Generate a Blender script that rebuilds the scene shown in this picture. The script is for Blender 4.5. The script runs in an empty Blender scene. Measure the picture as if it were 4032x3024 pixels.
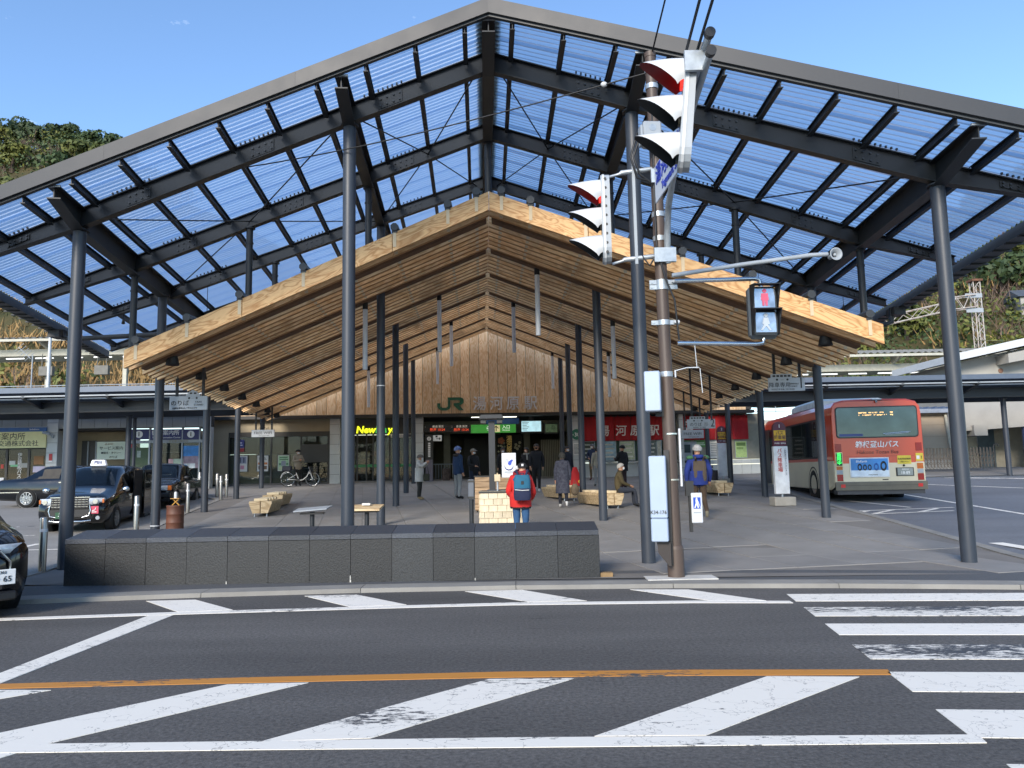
# Station forecourt with a steel-and-polycarbonate roof over a timber canopy.
# World: X right, Y away from the viewer, Z up, metres. Road surface is z = 0.
import bpy, math, random
from mathutils import Vector, Matrix, noise

random.seed(7)
S = bpy.context.scene
COL = S.collection
R = math.radians

# ------------------------------------------------------------------ camera, sky, sun, exposure
cam_d = bpy.data.cameras.new('camera')
cam = bpy.data.objects.new('camera', cam_d)
COL.objects.link(cam)
cam_d.sensor_width = 36
cam_d.lens = 27.03
cam_d.clip_start = 0.05
cam_d.clip_end = 3000
cam.matrix_world = Matrix.Translation((0, 0, 1.5)) @ Matrix.Rotation(R(90 + 6.56), 4, 'X') @ Matrix.Rotation(R(-1.11), 4, 'Z')
S.camera = cam

SUN_AZ, SUN_EL = 200, 25          # degrees clockwise from +Y seen from above: behind the viewer, to the left
W = bpy.data.worlds.new('World')
S.world = W
W.use_nodes = True
wn = W.node_tree
sky = wn.nodes.new('ShaderNodeTexSky')
sky.sky_type = 'NISHITA'
sky.sun_disc = False
sky.sun_elevation = R(SUN_EL)
sky.sun_rotation = R(SUN_AZ)
sky.air_density = 1.0
sky.dust_density = 0.15
sky.ozone_density = 4.0
bg = wn.nodes['Background']
bg.inputs[1].default_value = 0.118
# a few thin wisps of cloud all round the sky
wtc = wn.nodes.new('ShaderNodeTexCoord')
wmp = wn.nodes.new('ShaderNodeMapping'); wmp.inputs['Scale'].default_value = (5, 5, 11)
wnz = wn.nodes.new('ShaderNodeTexNoise'); wnz.inputs['Scale'].default_value = 1.6; wnz.inputs['Detail'].default_value = 7; wnz.inputs['Roughness'].default_value = .62
wrp = wn.nodes.new('ShaderNodeValToRGB'); wrp.color_ramp.elements[0].position = .66; wrp.color_ramp.elements[1].position = .86
wmx = wn.nodes.new('ShaderNodeMix'); wmx.data_type = 'RGBA'
wmx.inputs['B'].default_value = (6.5, 6.8, 7.2, 1)
wn.links.new(wtc.outputs['Generated'], wmp.inputs[0]); wn.links.new(wmp.outputs[0], wnz.inputs['Vector'])
wn.links.new(wnz.outputs[0], wrp.inputs[0]); wn.links.new(wrp.outputs[0], wmx.inputs['Factor'])
wn.links.new(sky.outputs[0], wmx.inputs['A']); wn.links.new(wmx.outputs['Result'], bg.inputs[0])

sun_d = bpy.data.lights.new('sun', 'SUN')
sun = bpy.data.objects.new('sun', sun_d)
COL.objects.link(sun)
sun_d.energy = 2.0
sun_d.angle = R(18)
sun_d.color = (1, .9, .77)
sun.rotation_euler = (R(90 - SUN_EL), 0, R(180 - SUN_AZ) + math.pi)
sun.rotation_euler = (Vector((math.sin(R(SUN_AZ)) * math.cos(R(SUN_EL)), math.cos(R(SUN_AZ)) * math.cos(R(SUN_EL)), math.sin(R(SUN_EL))))).to_track_quat('Z', 'Y').to_euler()

S.view_settings.view_transform = 'Standard'
S.view_settings.look = 'None'
S.view_settings.gamma = 1
S.view_settings.exposure = 1.32
S.view_settings.use_curve_mapping = False
S.render.engine = 'CYCLES'
S.cycles.use_denoising = True
S.cycles.max_bounces = 8
S.cycles.transparent_max_bounces = 24
S.cycles.caustics_reflective = False
S.cycles.caustics_refractive = False


# ------------------------------------------------------------------ helpers
def lin(c):
    if isinstance(c, str):
        c = c.lstrip('#')
        c = [int(c[i:i + 2], 16) / 255 for i in (0, 2, 4)]
        c = [x / 12.92 if x <= .04045 else ((x + .055) / 1.055) ** 2.4 for x in c]
    return (c[0], c[1], c[2], 1)


MATS = {}


def mk(name, col, rough=.5, metal=0., var=.12, scale=4., bump=0., bscale=None, coat=0., emit=0., spec=None, rnd=0., stretch=(1, 1, 1), col2=None):
    """Principled material with procedural colour variation, roughness variation and optional fine relief."""
    if name in MATS:
        return MATS[name]
    m = bpy.data.materials.new(name)
    MATS[name] = m
    m.use_nodes = True
    nt = m.node_tree
    N, L = nt.nodes, nt.links
    b = N['Principled BSDF']
    c = lin(col)
    b.inputs['Roughness'].default_value = rough
    b.inputs['Metallic'].default_value = metal
    if coat:
        b.inputs['Coat Weight'].default_value = coat
        b.inputs['Coat Roughness'].default_value = .05
    if spec is not None:
        b.inputs['Specular IOR Level'].default_value = spec
    tc = N.new('ShaderNodeTexCoord')
    mp = N.new('ShaderNodeMapping')
    mp.inputs['Scale'].default_value = stretch
    oi = N.new('ShaderNodeObjectInfo')
    add = N.new('ShaderNodeVectorMath'); add.operation = 'MULTIPLY_ADD'
    cmb = N.new('ShaderNodeCombineXYZ')
    for i in range(3):
        L.new(oi.outputs['Random'], cmb.inputs[i])
    L.new(cmb.outputs[0], add.inputs[0]); add.inputs[1].default_value = (37, 53, 29)
    L.new(tc.outputs['Object'], add.inputs[2])
    L.new(add.outputs[0], mp.inputs[0])
    nz = N.new('ShaderNodeTexNoise')
    nz.inputs['Scale'].default_value = scale
    nz.inputs['Detail'].default_value = 6
    nz.inputs['Roughness'].default_value = .6
    L.new(mp.outputs[0], nz.inputs['Vector'])
    mx = N.new('ShaderNodeMix'); mx.data_type = 'RGBA'
    c2 = lin(col2) if col2 else tuple(min(1, x * (1 + 1.4 * var) + .01 * var) for x in c[:3]) + (1,)
    c1 = c if col2 else tuple(x * max(0, 1 - 1.4 * var) for x in c[:3]) + (1,)
    mx.inputs['A'].default_value = c1
    mx.inputs['B'].default_value = c2
    rp = N.new('ShaderNodeMapRange'); rp.inputs[1].default_value = .3; rp.inputs[2].default_value = .7
    L.new(nz.outputs[0], rp.inputs[0]); L.new(rp.outputs[0], mx.inputs['Factor'])
    out = mx.outputs['Result']
    if rnd:
        hs = N.new('ShaderNodeHueSaturation')
        mr = N.new('ShaderNodeMapRange'); mr.inputs[3].default_value = 1 - rnd; mr.inputs[4].default_value = 1 + rnd
        L.new(oi.outputs['Random'], mr.inputs[0]); L.new(mr.outputs[0], hs.inputs['Value']); L.new(out, hs.inputs['Color'])
        out = hs.outputs[0]
    L.new(out, b.inputs['Base Color'])
    if emit:
        L.new(out, b.inputs['Emission Color']); b.inputs['Emission Strength'].default_value = emit
    rr = N.new('ShaderNodeMapRange'); rr.inputs[3].default_value = max(0, rough - .08); rr.inputs[4].default_value = min(1, rough + .1)
    L.new(nz.outputs[0], rr.inputs[0]); L.new(rr.outputs[0], b.inputs['Roughness'])
    if bump:
        n2 = N.new('ShaderNodeTexNoise'); n2.inputs['Scale'].default_value = bscale or scale * 6; n2.inputs['Detail'].default_value = 5
        L.new(mp.outputs[0], n2.inputs['Vector'])
        bp = N.new('ShaderNodeBump'); bp.inputs['Strength'].default_value = bump; bp.inputs['Distance'].default_value = .02
        L.new(n2.outputs[0], bp.inputs['Height']); L.new(bp.outputs[0], b.inputs['Normal'])
    return m


class MB:
    """Collects faces; build() links them as ONE mesh object."""

    def __init__(s):
        s.v, s.f, s.m, s.s = [], [], [], []
        s.M = None
        s.mi = 0
        s.smooth = False

    def add(s, vs, fs, smooth=None):
        o = len(s.v)
        if s.M is not None:
            vs = [s.M @ Vector(p) for p in vs]
        s.v += [tuple(p) for p in vs]
        s.f += [tuple(i + o for i in q) for q in fs]
        s.m += [s.mi] * len(fs)
        s.s += [s.smooth if smooth is None else smooth] * len(fs)
        return s

    def hexa(s, p):
        return s.add(p, [(0, 3, 2, 1), (4, 5, 6, 7), (0, 1, 5, 4), (1, 2, 6, 5), (2, 3, 7, 6), (3, 0, 4, 7)])

    def box(s, x0, x1, y0, y1, z0, z1):
        return s.hexa([(x0, y0, z0), (x1, y0, z0), (x1, y1, z0), (x0, y1, z0), (x0, y0, z1), (x1, y0, z1), (x1, y1, z1), (x0, y1, z1)])

    def rbox(s, x0, x1, y0, y1, z0, z1, r=.01):
        """box with chamfered edges"""
        vs, idx = [], {}
        X, Y_, Z = (x0, x1), (y0, y1), (z0, z1)
        for i in (0, 1):
            for j in (0, 1):
                for k in (0, 1):
                    sx, sy, sz = 1 - 2 * i, 1 - 2 * j, 1 - 2 * k
                    for a in range(3):
                        p = [X[i], Y_[j], Z[k]]
                        for b, sg in enumerate((sx, sy, sz)):
                            if b != a:
                                p[b] += sg * r
                        idx[(i, j, k, a)] = len(vs)
                        vs.append(p)
        # a = axis whose coordinate stays on the face plane
        fs = []
        for a in range(3):
            b, c = [(1, 2), (2, 0), (0, 1)][a]
            for e in (0, 1):
                q = []
                for (u, w) in ((0, 0), (1, 0), (1, 1), (0, 1)):
                    t = [0, 0, 0]; t[a] = e; t[b] = u; t[c] = w
                    q.append(idx[(t[0], t[1], t[2], a)])
                fs.append(q if e else q[::-1])
        for a in range(3):        # edges parallel to axis a
            b, c = [(1, 2), (2, 0), (0, 1)][a]
            for u in (0, 1):
                for w in (0, 1):
                    t0 = [0, 0, 0]; t0[b] = u; t0[c] = w
                    t1 = t0[:]; t1[a] = 1
                    q = [idx[(*t0, b)], idx[(*t1, b)], idx[(*t1, c)], idx[(*t0, c)]]
                    fs.append(q if (u ^ w) else q[::-1])
        for i in (0, 1):
            for j in (0, 1):
                for k in (0, 1):
                    q = [idx[(i, j, k, 0)], idx[(i, j, k, 1)], idx[(i, j, k, 2)]]
                    fs.append(q if (i + j + k) % 2 else q[::-1])
        return s.add(vs, fs)

    def prism(s, poly, axis, a, b):
        """closed 2D polygon extruded along axis from a to b; poly coords are the other two axes in order"""
        def p3(p, t):
            return {0: (t, p[0], p[1]), 1: (p[0], t, p[1]), 2: (p[0], p[1], t)}[axis]
        n = len(poly)
        vs = [p3(p, a) for p in poly] + [p3(p, b) for p in poly]
        fs = [tuple(range(n))[::-1], tuple(range(n, 2 * n))] + [(i, (i + 1) % n, n + (i + 1) % n, n + i) for i in range(n)]
        return s.add(vs, fs)

    def sweep(s, prof, p0, p1, up=(0, 0, 1), vert_ends=False):
        """2D profile (side, up) swept from p0 to p1"""
        p0, p1 = Vector(p0), Vector(p1)
        d = (p1 - p0).normalized()
        side = d.cross(Vector(up)).normalized()
        u = Vector(up) if vert_ends else side.cross(d)
        n = len(prof)
        vs = [p0 + side * a + u * b for a, b in prof] + [p1 + side * a + u * b for a, b in prof]
        fs = [tuple(range(n)), tuple(range(n, 2 * n))[::-1]] + [(n + i, n + (i + 1) % n, (i + 1) % n, i) for i in range(n)]
        return s.add(vs, fs)

    def cyl(s, p0, p1, r0, r1=None, n=16, caps=True, smooth=True):
        r1 = r0 if r1 is None else r1
        p0, p1 = Vector(p0), Vector(p1)
        d = (p1 - p0).normalized()
        a = d.orthogonal().normalized()
        b = d.cross(a)
        vs = []
        for p, r in ((p0, r0), (p1, r1)):
            for i in range(n):
                t = 2 * math.pi * i / n
                vs.append(p + (a * math.cos(t) + b * math.sin(t)) * r)
        s.add(vs, [(i, (i + 1) % n, n + (i + 1) % n, n + i) for i in range(n)], smooth)
        if caps:
            s.add(vs, [tuple(range(n))[::-1], tuple(range(n, 2 * n))], False)
        return s

    def tube(s, pts, r, n=8, caps=True):
        pts = [Vector(p) for p in pts]
        rs = r if isinstance(r, (list, tuple)) else [r] * len(pts)
        vs = []
        a = None
        for i, p in enumerate(pts):
            d = (pts[min(i + 1, len(pts) - 1)] - pts[max(i - 1, 0)]).normalized()
            a = d.orthogonal().normalized() if a is None else (a - d * a.dot(d)).normalized()
            b = d.cross(a)
            for k in range(n):
                t = 2 * math.pi * k / n
                vs.append(p + (a * math.cos(t) + b * math.sin(t)) * rs[i])
        fs = [(i * n + k, i * n + (k + 1) % n, (i + 1) * n + (k + 1) % n, (i + 1) * n + k) for i in range(len(pts) - 1) for k in range(n)]
        s.add(vs, fs, True)
        if caps:
            s.add(vs, [tuple(range(n))[::-1], tuple(range(len(vs) - n, len(vs)))], False)
        return s

    def loft(s, rings, cap=True, smooth=True, closed=True):
        n = len(rings[0])
        vs = [p for r in rings for p in r]
        m = n if closed else n - 1
        fs = [(i * n + k, i * n + (k + 1) % n, (i + 1) * n + (k + 1) % n, (i + 1) * n + k) for i in range(len(rings) - 1) for k in range(m)]
        s.add(vs, fs, smooth)
        if cap:
            s.add(vs, [tuple(range(n))[::-1], tuple(range(len(vs) - n, len(vs)))], False)
        return s

    def lathe(s, prof, n=20, c=(0, 0, 0), smooth=True, cap=False):
        """(radius, height) profile about a vertical axis"""
        rings = [[(c[0] + r * math.cos(2 * math.pi * k / n), c[1] + r * math.sin(2 * math.pi * k / n), c[2] + z) for k in range(n)] for r, z in prof]
        return s.loft(rings, cap, smooth)

    def sph(s, c, rx, ry=None, rz=None, nu=14, nv=9):
        ry = rx if ry is None else ry
        rz = rx if rz is None else rz
        rings = []
        for j in range(nv + 1):
            t = math.pi * (j / nv) - math.pi / 2
            q = max(1e-4, math.cos(t))
            rings.append([(c[0] + rx * q * math.cos(2 * math.pi * k / nu), c[1] + ry * q * math.sin(2 * math.pi * k / nu), c[2] + rz * math.sin(t)) for k in range(nu)])
        return s.loft(rings, False, True)

    def build(s, name, mats, parent=None, loc=None, rot=None):
        me = bpy.data.meshes.new(name)
        me.from_pydata(s.v, [], s.f)
        for m in (mats if isinstance(mats, (list, tuple)) else [mats]):
            me.materials.append(m)
        me.polygons.foreach_set('material_index', s.m)
        me.polygons.foreach_set('use_smooth', s.s)
        me.update()
        return link(name, me, parent, loc, rot)


def link(name, me, parent=None, loc=None, rot=None):
    o = bpy.data.objects.new(name, me)
    COL.objects.link(o)
    o.parent = parent
    if loc:
        o.location = loc
    if rot:
        o.rotation_euler = rot
    return o


def tag(o, label, cat, group=None):
    o['label'] = label
    o['category'] = cat
    if group:
        o['group'] = group
    return o


def struct(o, label=None):
    o['kind'] = 'structure'
    if label:
        o['label'] = label
    return o


def stuff(o, label=None):
    o['kind'] = 'stuff'
    if label:
        o['label'] = label
    return o


def thing(name, label, cat, loc=(0, 0, 0), rz=0., group=None):
    o = bpy.data.objects.new(name, None)
    COL.objects.link(o)
    o.location = loc
    o.rotation_euler = (0, 0, rz)
    o.empty_display_size = .1
    return tag(o, label, cat, group)


def copy_tree(o, parent=None):
    c = o.copy()
    COL.objects.link(c)
    c.parent = parent
    for ch in list(o.children):
        copy_tree(ch, c)
    return c


BOX = {}


def pbox(name, mat, parent, x0, x1, y0, y1, z0, z1, r=0.):
    """a one-box part"""
    m = MB()
    (m.rbox(x0, x1, y0, y1, z0, z1, r) if r else m.box(x0, x1, y0, y1, z0, z1))
    return m.build(name, mat, parent)


_txt = {}
_tmp = bpy.data.scenes.new('workbench')


def baked(ob):
    """evaluated mesh of a temporary object"""
    _tmp.collection.objects.link(ob)
    vl = _tmp.view_layers[0]
    vl.update()
    me = bpy.data.meshes.new_from_object(ob.evaluated_get(vl.depsgraph))
    bpy.data.objects.remove(ob)
    return me


def text(name, body, size, mat, parent, loc, rot=(math.pi / 2, 0, 0), ext=.004, align='CENTER', sx=1., vertical=False, bold=0., shear=0.):
    """flat lettering as a thin mesh; default orientation faces -Y"""
    key = (body, vertical, bold, shear, align, ext / size)
    if key not in _txt:
        cu = bpy.data.curves.new('lettering', 'FONT')
        cu.body = '\n'.join(body) if vertical else body
        cu.align_x = align
        cu.align_y = 'TOP' if vertical else 'CENTER'
        cu.resolution_u = 2
        cu.extrude = ext / size
        cu.offset = bold
        cu.shear = shear
        cu.space_line = .92
        ob = bpy.data.objects.new('lettering', cu)
        me = baked(ob)
        bpy.data.curves.remove(cu)
        _txt[key] = me
    me = _txt[key].copy()
    me.materials.clear()
    me.materials.append(mat)
    o = link(name, me, parent, loc, rot)
    o.scale = (size * sx, size, size)
    return o


def gz(y):
    """height of the forecourt paving, which climbs gently to the station"""
    return .08 + .045 * max(0, y - 13)


H_ = math.pi / 2

# ------------------------------------------------------------------ materials
def wood(name, c_light, c_dark, scale=1., stretch=(.35, 3, 3), rings=7., dapple_shade=.0, rough=.6, rnd=.12):
    """plywood / larch grain: warped bands, cathedral figure, per-board tone"""
    m = bpy.data.materials.new(name)
    MATS[name] = m
    m.use_nodes = True
    N, L = m.node_tree.nodes, m.node_tree.links
    b = N['Principled BSDF']
    tc = N.new('ShaderNodeTexCoord'); oi = N.new('ShaderNodeObjectInfo')
    cmb = N.new('ShaderNodeCombineXYZ')
    for i in range(3):
        L.new(oi.outputs['Random'], cmb.inputs[i])
    ma = N.new('ShaderNodeVectorMath'); ma.operation = 'MULTIPLY_ADD'
    ma.inputs[1].default_value = (71, 43, 57)
    L.new(cmb.outputs[0], ma.inputs[0]); L.new(tc.outputs['Object'], ma.inputs[2])
    mp = N.new('ShaderNodeMapping'); mp.inputs['Scale'].default_value = stretch
    L.new(ma.outputs[0], mp.inputs[0])
    nz = N.new('ShaderNodeTexNoise'); nz.inputs['Scale'].default_value = 1.5 * scale; nz.inputs['Detail'].default_value = 2.5; nz.inputs['Distortion'].default_value = .6
    L.new(mp.outputs[0], nz.inputs['Vector'])
    mu = N.new('ShaderNodeMath'); mu.operation = 'MULTIPLY'; mu.inputs[1].default_value = rings
    fr = N.new('ShaderNodeMath'); fr.operation = 'PINGPONG'; fr.inputs[1].default_value = .5
    L.new(nz.outputs[0], mu.inputs[0]); L.new(mu.outputs[0], fr.inputs[0])
    rp = N.new('ShaderNodeValToRGB')
    rp.color_ramp.elements[0].position = 0; rp.color_ramp.elements[0].color = lin(c_dark)
    rp.color_ramp.elements[1].position = .38; rp.color_ramp.elements[1].color = lin(c_light)
    L.new(fr.outputs[0], rp.inputs[0])
    n2 = N.new('ShaderNodeTexNoise'); n2.inputs['Scale'].default_value = 22 * scale; n2.inputs['Detail'].default_value = 3
    L.new(mp.outputs[0], n2.inputs['Vector'])
    mx = N.new('ShaderNodeMix'); mx.data_type = 'RGBA'; mx.blend_type = 'MULTIPLY'; mx.inputs['Factor'].default_value = .22
    L.new(rp.outputs[0], mx.inputs['A']); L.new(n2.outputs[0], mx.inputs['B'])
    hs = N.new('ShaderNodeHueSaturation')
    mr = N.new('ShaderNodeMapRange'); mr.inputs[3].default_value = 1.12 - rnd; mr.inputs[4].default_value = 1.12 + rnd
    L.new(oi.outputs['Random'], mr.inputs[0]); L.new(mr.outputs[0], hs.inputs['Value']); L.new(mx.outputs['Result'], hs.inputs['Color'])
    out = hs.outputs[0]
    if dapple_shade:  # dark streaks in the colour stand for rafter shadows on the slats
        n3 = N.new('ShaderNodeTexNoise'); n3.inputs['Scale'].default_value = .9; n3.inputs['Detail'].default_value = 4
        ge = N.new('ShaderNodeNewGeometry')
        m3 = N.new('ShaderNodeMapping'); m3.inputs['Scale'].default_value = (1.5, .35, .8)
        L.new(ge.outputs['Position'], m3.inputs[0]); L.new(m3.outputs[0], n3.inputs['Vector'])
        r3 = N.new('ShaderNodeMapRange'); r3.inputs[1].default_value = .56; r3.inputs[2].default_value = .72; r3.inputs[4].default_value = dapple_shade
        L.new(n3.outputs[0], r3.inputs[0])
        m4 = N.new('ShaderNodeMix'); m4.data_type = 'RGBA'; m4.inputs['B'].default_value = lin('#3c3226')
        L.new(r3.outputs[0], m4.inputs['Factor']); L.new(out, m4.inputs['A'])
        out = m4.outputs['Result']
    L.new(out, b.inputs['Base Color'])
    b.inputs['Roughness'].default_value = rough
    bp = N.new('ShaderNodeBump'); bp.inputs['Strength'].default_value = .12; bp.inputs['Distance'].default_value = .01
    L.new(n2.outputs[0], bp.inputs['Height']); L.new(bp.outputs[0], b.inputs['Normal'])
    return m


M_FASC = wood('larch_fascia', '#d6ae7a', '#b07e4a', 1.3, (.55, 2, 2.6), 9)
M_SLAT = wood('larch_slat', '#efcb9a', '#d4a672', 1.3, (.4, 2, 2.4), 6, dapple_shade=.5)
M_FRIEZE = wood('larch_board', '#f4d6ae', '#dcae7a', 1.4, (3.2, 2, .5), 7, dapple_shade=.0, rnd=.17)
M_DECK = mk('roof_deck', '#6b5238', .8, var=.2)
M_GAP = mk('gap_beam', '#5f432b', .75, var=.2, scale=3)
M_PLYSHADE = mk('shaded_ply_edge', '#a87a4a', .75, var=.25, scale=30, stretch=(.1, 6, 1))  # ply edge, darkened to stand for shade on the slat undersides
M_LOG = wood('pale_log', '#c8b18c', '#a08560', 1.6, (.5, 2.4, 2.4), 6)
M_SHINGLE = mk('cedar_shingle', '#c9bb9f', .7, var=.1, scale=3, rnd=.14, stretch=(6, 6, 1))
M_TAB = mk('pale_bracket', '#c9b798', .6, var=.05)
M_STEEL = mk('slate_paint', '#202428', .5, var=.05, scale=2, bump=.02, bscale=40)
M_COLUMN = mk('column_paint', '#30363f', .47, var=.07, scale=1.5, bump=.03, bscale=30)
M_DARK = mk('dark_steel', '#32373c', .5, var=.1, scale=3)
M_FASCIA_METAL = mk('fascia_metal', '#303235', .5, var=.07, scale=1.5)
M_BLACK = mk('black_plastic', '#17181a', .5, var=.15)
M_RUBBER = mk('rubber', '#141414', .85, var=.2, bump=.1)
M_WHITE = mk('white_paint', '#c4c7c9', .45, var=.04)
M_GREYPAINT = mk('grey_paint', '#979ea4', .45, var=.05)
M_GALV = mk('galvanised', '#a6adb2', .42, metal=.55, var=.12, scale=9)
M_CHROME = mk('polished_steel', '#c5c8ca', .16, metal=1., var=.04)
M_BROWNPOLE = mk('brown_pole', '#4d4038', .5, var=.12, scale=3, bump=.06, bscale=20, stretch=(1, 1, .35))
M_CONC = mk('concrete', '#9b968d', .85, var=.14, scale=2.5, bump=.25, bscale=60)
M_CONC_L = mk('pale_concrete', '#aaa69d', .85, var=.1, scale=1.2, bump=.15, bscale=60)
M_TILE = mk('wall_tile', '#b9bcba', .4, var=.04, scale=2, rnd=.04)
M_BEIGE = mk('beige_render', '#a3977f', .8, var=.06, scale=1)
M_RED = mk('red_cloth', '#9c1a20', .85, var=.1, scale=2, bump=.05)


def glass(name, tint, alpha, rough=.03):
    """window glass: part see-through, with its own reflection"""
    m = bpy.data.materials.new(name)
    MATS[name] = m
    m.use_nodes = True
    N, L = m.node_tree.nodes, m.node_tree.links
    b = N['Principled BSDF']
    b.inputs['Base Color'].default_value = lin(tint)
    b.inputs['Roughness'].default_value = rough
    tr = N.new('ShaderNodeBsdfTransparent'); tr.inputs[0].default_value = (.86, .92, .92, 1)
    mx = N.new('ShaderNodeMixShader'); mx.inputs[0].default_value = alpha
    nz = N.new('ShaderNodeTexNoise'); nz.inputs['Scale'].default_value = .8
    bp = N.new('ShaderNodeBump'); bp.inputs['Strength'].default_value = .02
    L.new(nz.outputs[0], bp.inputs['Height']); L.new(bp.outputs[0], b.inputs['Normal'])
    L.new(tr.outputs[0], mx.inputs[1]); L.new(b.outputs[0], mx.inputs[2])
    L.new(mx.outputs[0], N['Material Output'].inputs[0])
    return m


M_GLASS = glass('shop_glass', '#20262a', .35)
M_CARGLASS = glass('car_glass', '#0a1016', .62)
M_BUSGLASS = glass('bus_glass', '#10181b', .6)


def polycarb():
    """corrugated translucent sheet"""
    m = bpy.data.materials.new('polycarbonate')
    m.use_nodes = True
    N, L = m.node_tree.nodes, m.node_tree.links
    for n in list(N):
        if n.type == 'BSDF_PRINCIPLED':
            N.remove(n)
    tr = N.new('ShaderNodeBsdfTransparent')
    tr.inputs[0].default_value = (.80, .87, .95, 1)
    tl = N.new('ShaderNodeBsdfTranslucent'); tl.inputs[0].default_value = (.78, .88, .99, 1)
    gl = N.new('ShaderNodeBsdfGlossy'); gl.inputs['Roughness'].default_value = .18
    nz = N.new('ShaderNodeTexNoise'); nz.inputs['Scale'].default_value = 1.5; nz.inputs['Detail'].default_value = 5
    mr = N.new('ShaderNodeMapRange'); mr.inputs[3].default_value = .78; mr.inputs[4].default_value = .92
    L.new(nz.outputs[0], mr.inputs[0])
    m1 = N.new('ShaderNodeMixShader')
    L.new(mr.outputs[0], m1.inputs[0]); L.new(tr.outputs[0], m1.inputs[1]); L.new(tl.outputs[0], m1.inputs[2])
    fr = N.new('ShaderNodeFresnel'); fr.inputs[0].default_value = 1.45
    m2 = N.new('ShaderNodeMixShader')
    fm = N.new('ShaderNodeMath'); fm.operation = 'MULTIPLY'; fm.inputs[1].default_value = .45
    L.new(fr.outputs[0], fm.inputs[0]); L.new(fm.outputs[0], m2.inputs[0]); L.new(m1.outputs[0], m2.inputs[1]); L.new(gl.outputs[0], m2.inputs[2])
    L.new(m2.outputs[0], N['Material Output'].inputs[0])
    return m


M_POLY = polycarb()
M_SKYLIGHT = mk('skylight_sheet', '#e6eaee', .3)
_n = M_SKYLIGHT.node_tree
_t = _n.nodes.new('ShaderNodeBsdfTranslucent'); _t.inputs[0].default_value = (.97, .97, .96, 1)
_n.links.new(_t.outputs[0], _n.nodes['Material Output'].inputs[0])

# ------------------------------------------------------------------ ground, road, pavement
def asphalt(name, c0, c1, patch=.33, rough=.8):
    m = bpy.data.materials.new(name)
    MATS[name] = m
    m.use_nodes = True
    N, L = m.node_tree.nodes, m.node_tree.links
    b = N['Principled BSDF']
    ge = N.new('ShaderNodeNewGeometry')
    big = N.new('ShaderNodeTexNoise'); big.inputs['Scale'].default_value = .55; big.inputs['Detail'].default_value = 5
    mp = N.new('ShaderNodeMapping'); mp.inputs['Scale'].default_value = (.35, 1.6, 1)
    L.new(ge.outputs['Position'], mp.inputs[0]); L.new(mp.outputs[0], big.inputs['Vector'])
    fine = N.new('ShaderNodeTexVoronoi'); fine.inputs['Scale'].default_value = 45
    f2 = N.new('ShaderNodeTexNoise'); f2.inputs['Scale'].default_value = 34; f2.inputs['Detail'].default_value = 4; f2.inputs['Roughness'].default_value = .75
    for n in (fine, f2):
        L.new(ge.outputs['Position'], n.inputs['Vector'])
    mx = N.new('ShaderNodeMix'); mx.data_type = 'RGBA'
    mx.inputs['A'].default_value = lin(c0); mx.inputs['B'].default_value = lin(c1)
    r1 = N.new('ShaderNodeMapRange'); r1.inputs[1].default_value = .3; r1.inputs[2].default_value = .75
    L.new(f2.outputs[0], r1.inputs[0]); L.new(r1.outputs[0], mx.inputs['Factor'])
    # pale chips of stone here and there
    chip = N.new('ShaderNodeValToRGB'); chip.color_ramp.elements[0].position = .05; chip.color_ramp.elements[0].color = (1, 1, 1, 1)
    chip.color_ramp.elements[1].position = .13; chip.color_ramp.elements[1].color = (0, 0, 0, 1)
    L.new(fine.outputs['Distance'], chip.inputs[0])
    m2 = N.new('ShaderNodeMix'); m2.data_type = 'RGBA'; m2.inputs['B'].default_value = lin('#8b8880')
    sc = N.new('ShaderNodeMath'); sc.operation = 'MULTIPLY'; sc.inputs[1].default_value = .5
    L.new(chip.outputs[0], sc.inputs[0]); L.new(sc.outputs[0], m2.inputs['Factor']); L.new(mx.outputs['Result'], m2.inputs['A'])
    hs = N.new('ShaderNodeHueSaturation')
    mr = N.new('ShaderNodeMapRange'); mr.inputs[1].default_value = .25; mr.inputs[2].default_value = .75; mr.inputs[3].default_value = 1 - patch; mr.inputs[4].default_value = 1 + patch
    L.new(big.outputs[0], mr.inputs[0]); L.new(mr.outputs[0], hs.inputs['Value']); L.new(m2.outputs['Result'], hs.inputs['Color'])
    # dark drips in the wheel tracks
    dr = N.new('ShaderNodeTexNoise'); dr.inputs['Scale'].default_value = 3.2; dr.inputs['Detail'].default_value = 3
    md = N.new('ShaderNodeMapping'); md.inputs['Scale'].default_value = (.8, 5, 1)
    L.new(ge.outputs['Position'], md.inputs[0]); L.new(md.outputs[0], dr.inputs['Vector'])
    rd = N.new('ShaderNodeMapRange'); rd.inputs[1].default_value = .68; rd.inputs[2].default_value = .74; rd.inputs[4].default_value = .55
    L.new(dr.outputs[0], rd.inputs[0])
    m3 = N.new('ShaderNodeMix'); m3.data_type = 'RGBA'; m3.inputs['B'].default_value = lin('#1c1c1d')
    L.new(rd.outputs[0], m3.inputs['Factor']); L.new(hs.outputs[0], m3.inputs['A'])
    L.new(m3.outputs['Result'], b.inputs['Base Color'])
    b.inputs['Roughness'].default_value = rough
    bp = N.new('ShaderNodeBump'); bp.inputs['Strength'].default_value = .55; bp.inputs['Distance'].default_value = .012
    L.new(f2.outputs[0], bp.inputs['Height']); L.new(bp.outputs[0], b.inputs['Normal'])
    return m


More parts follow.
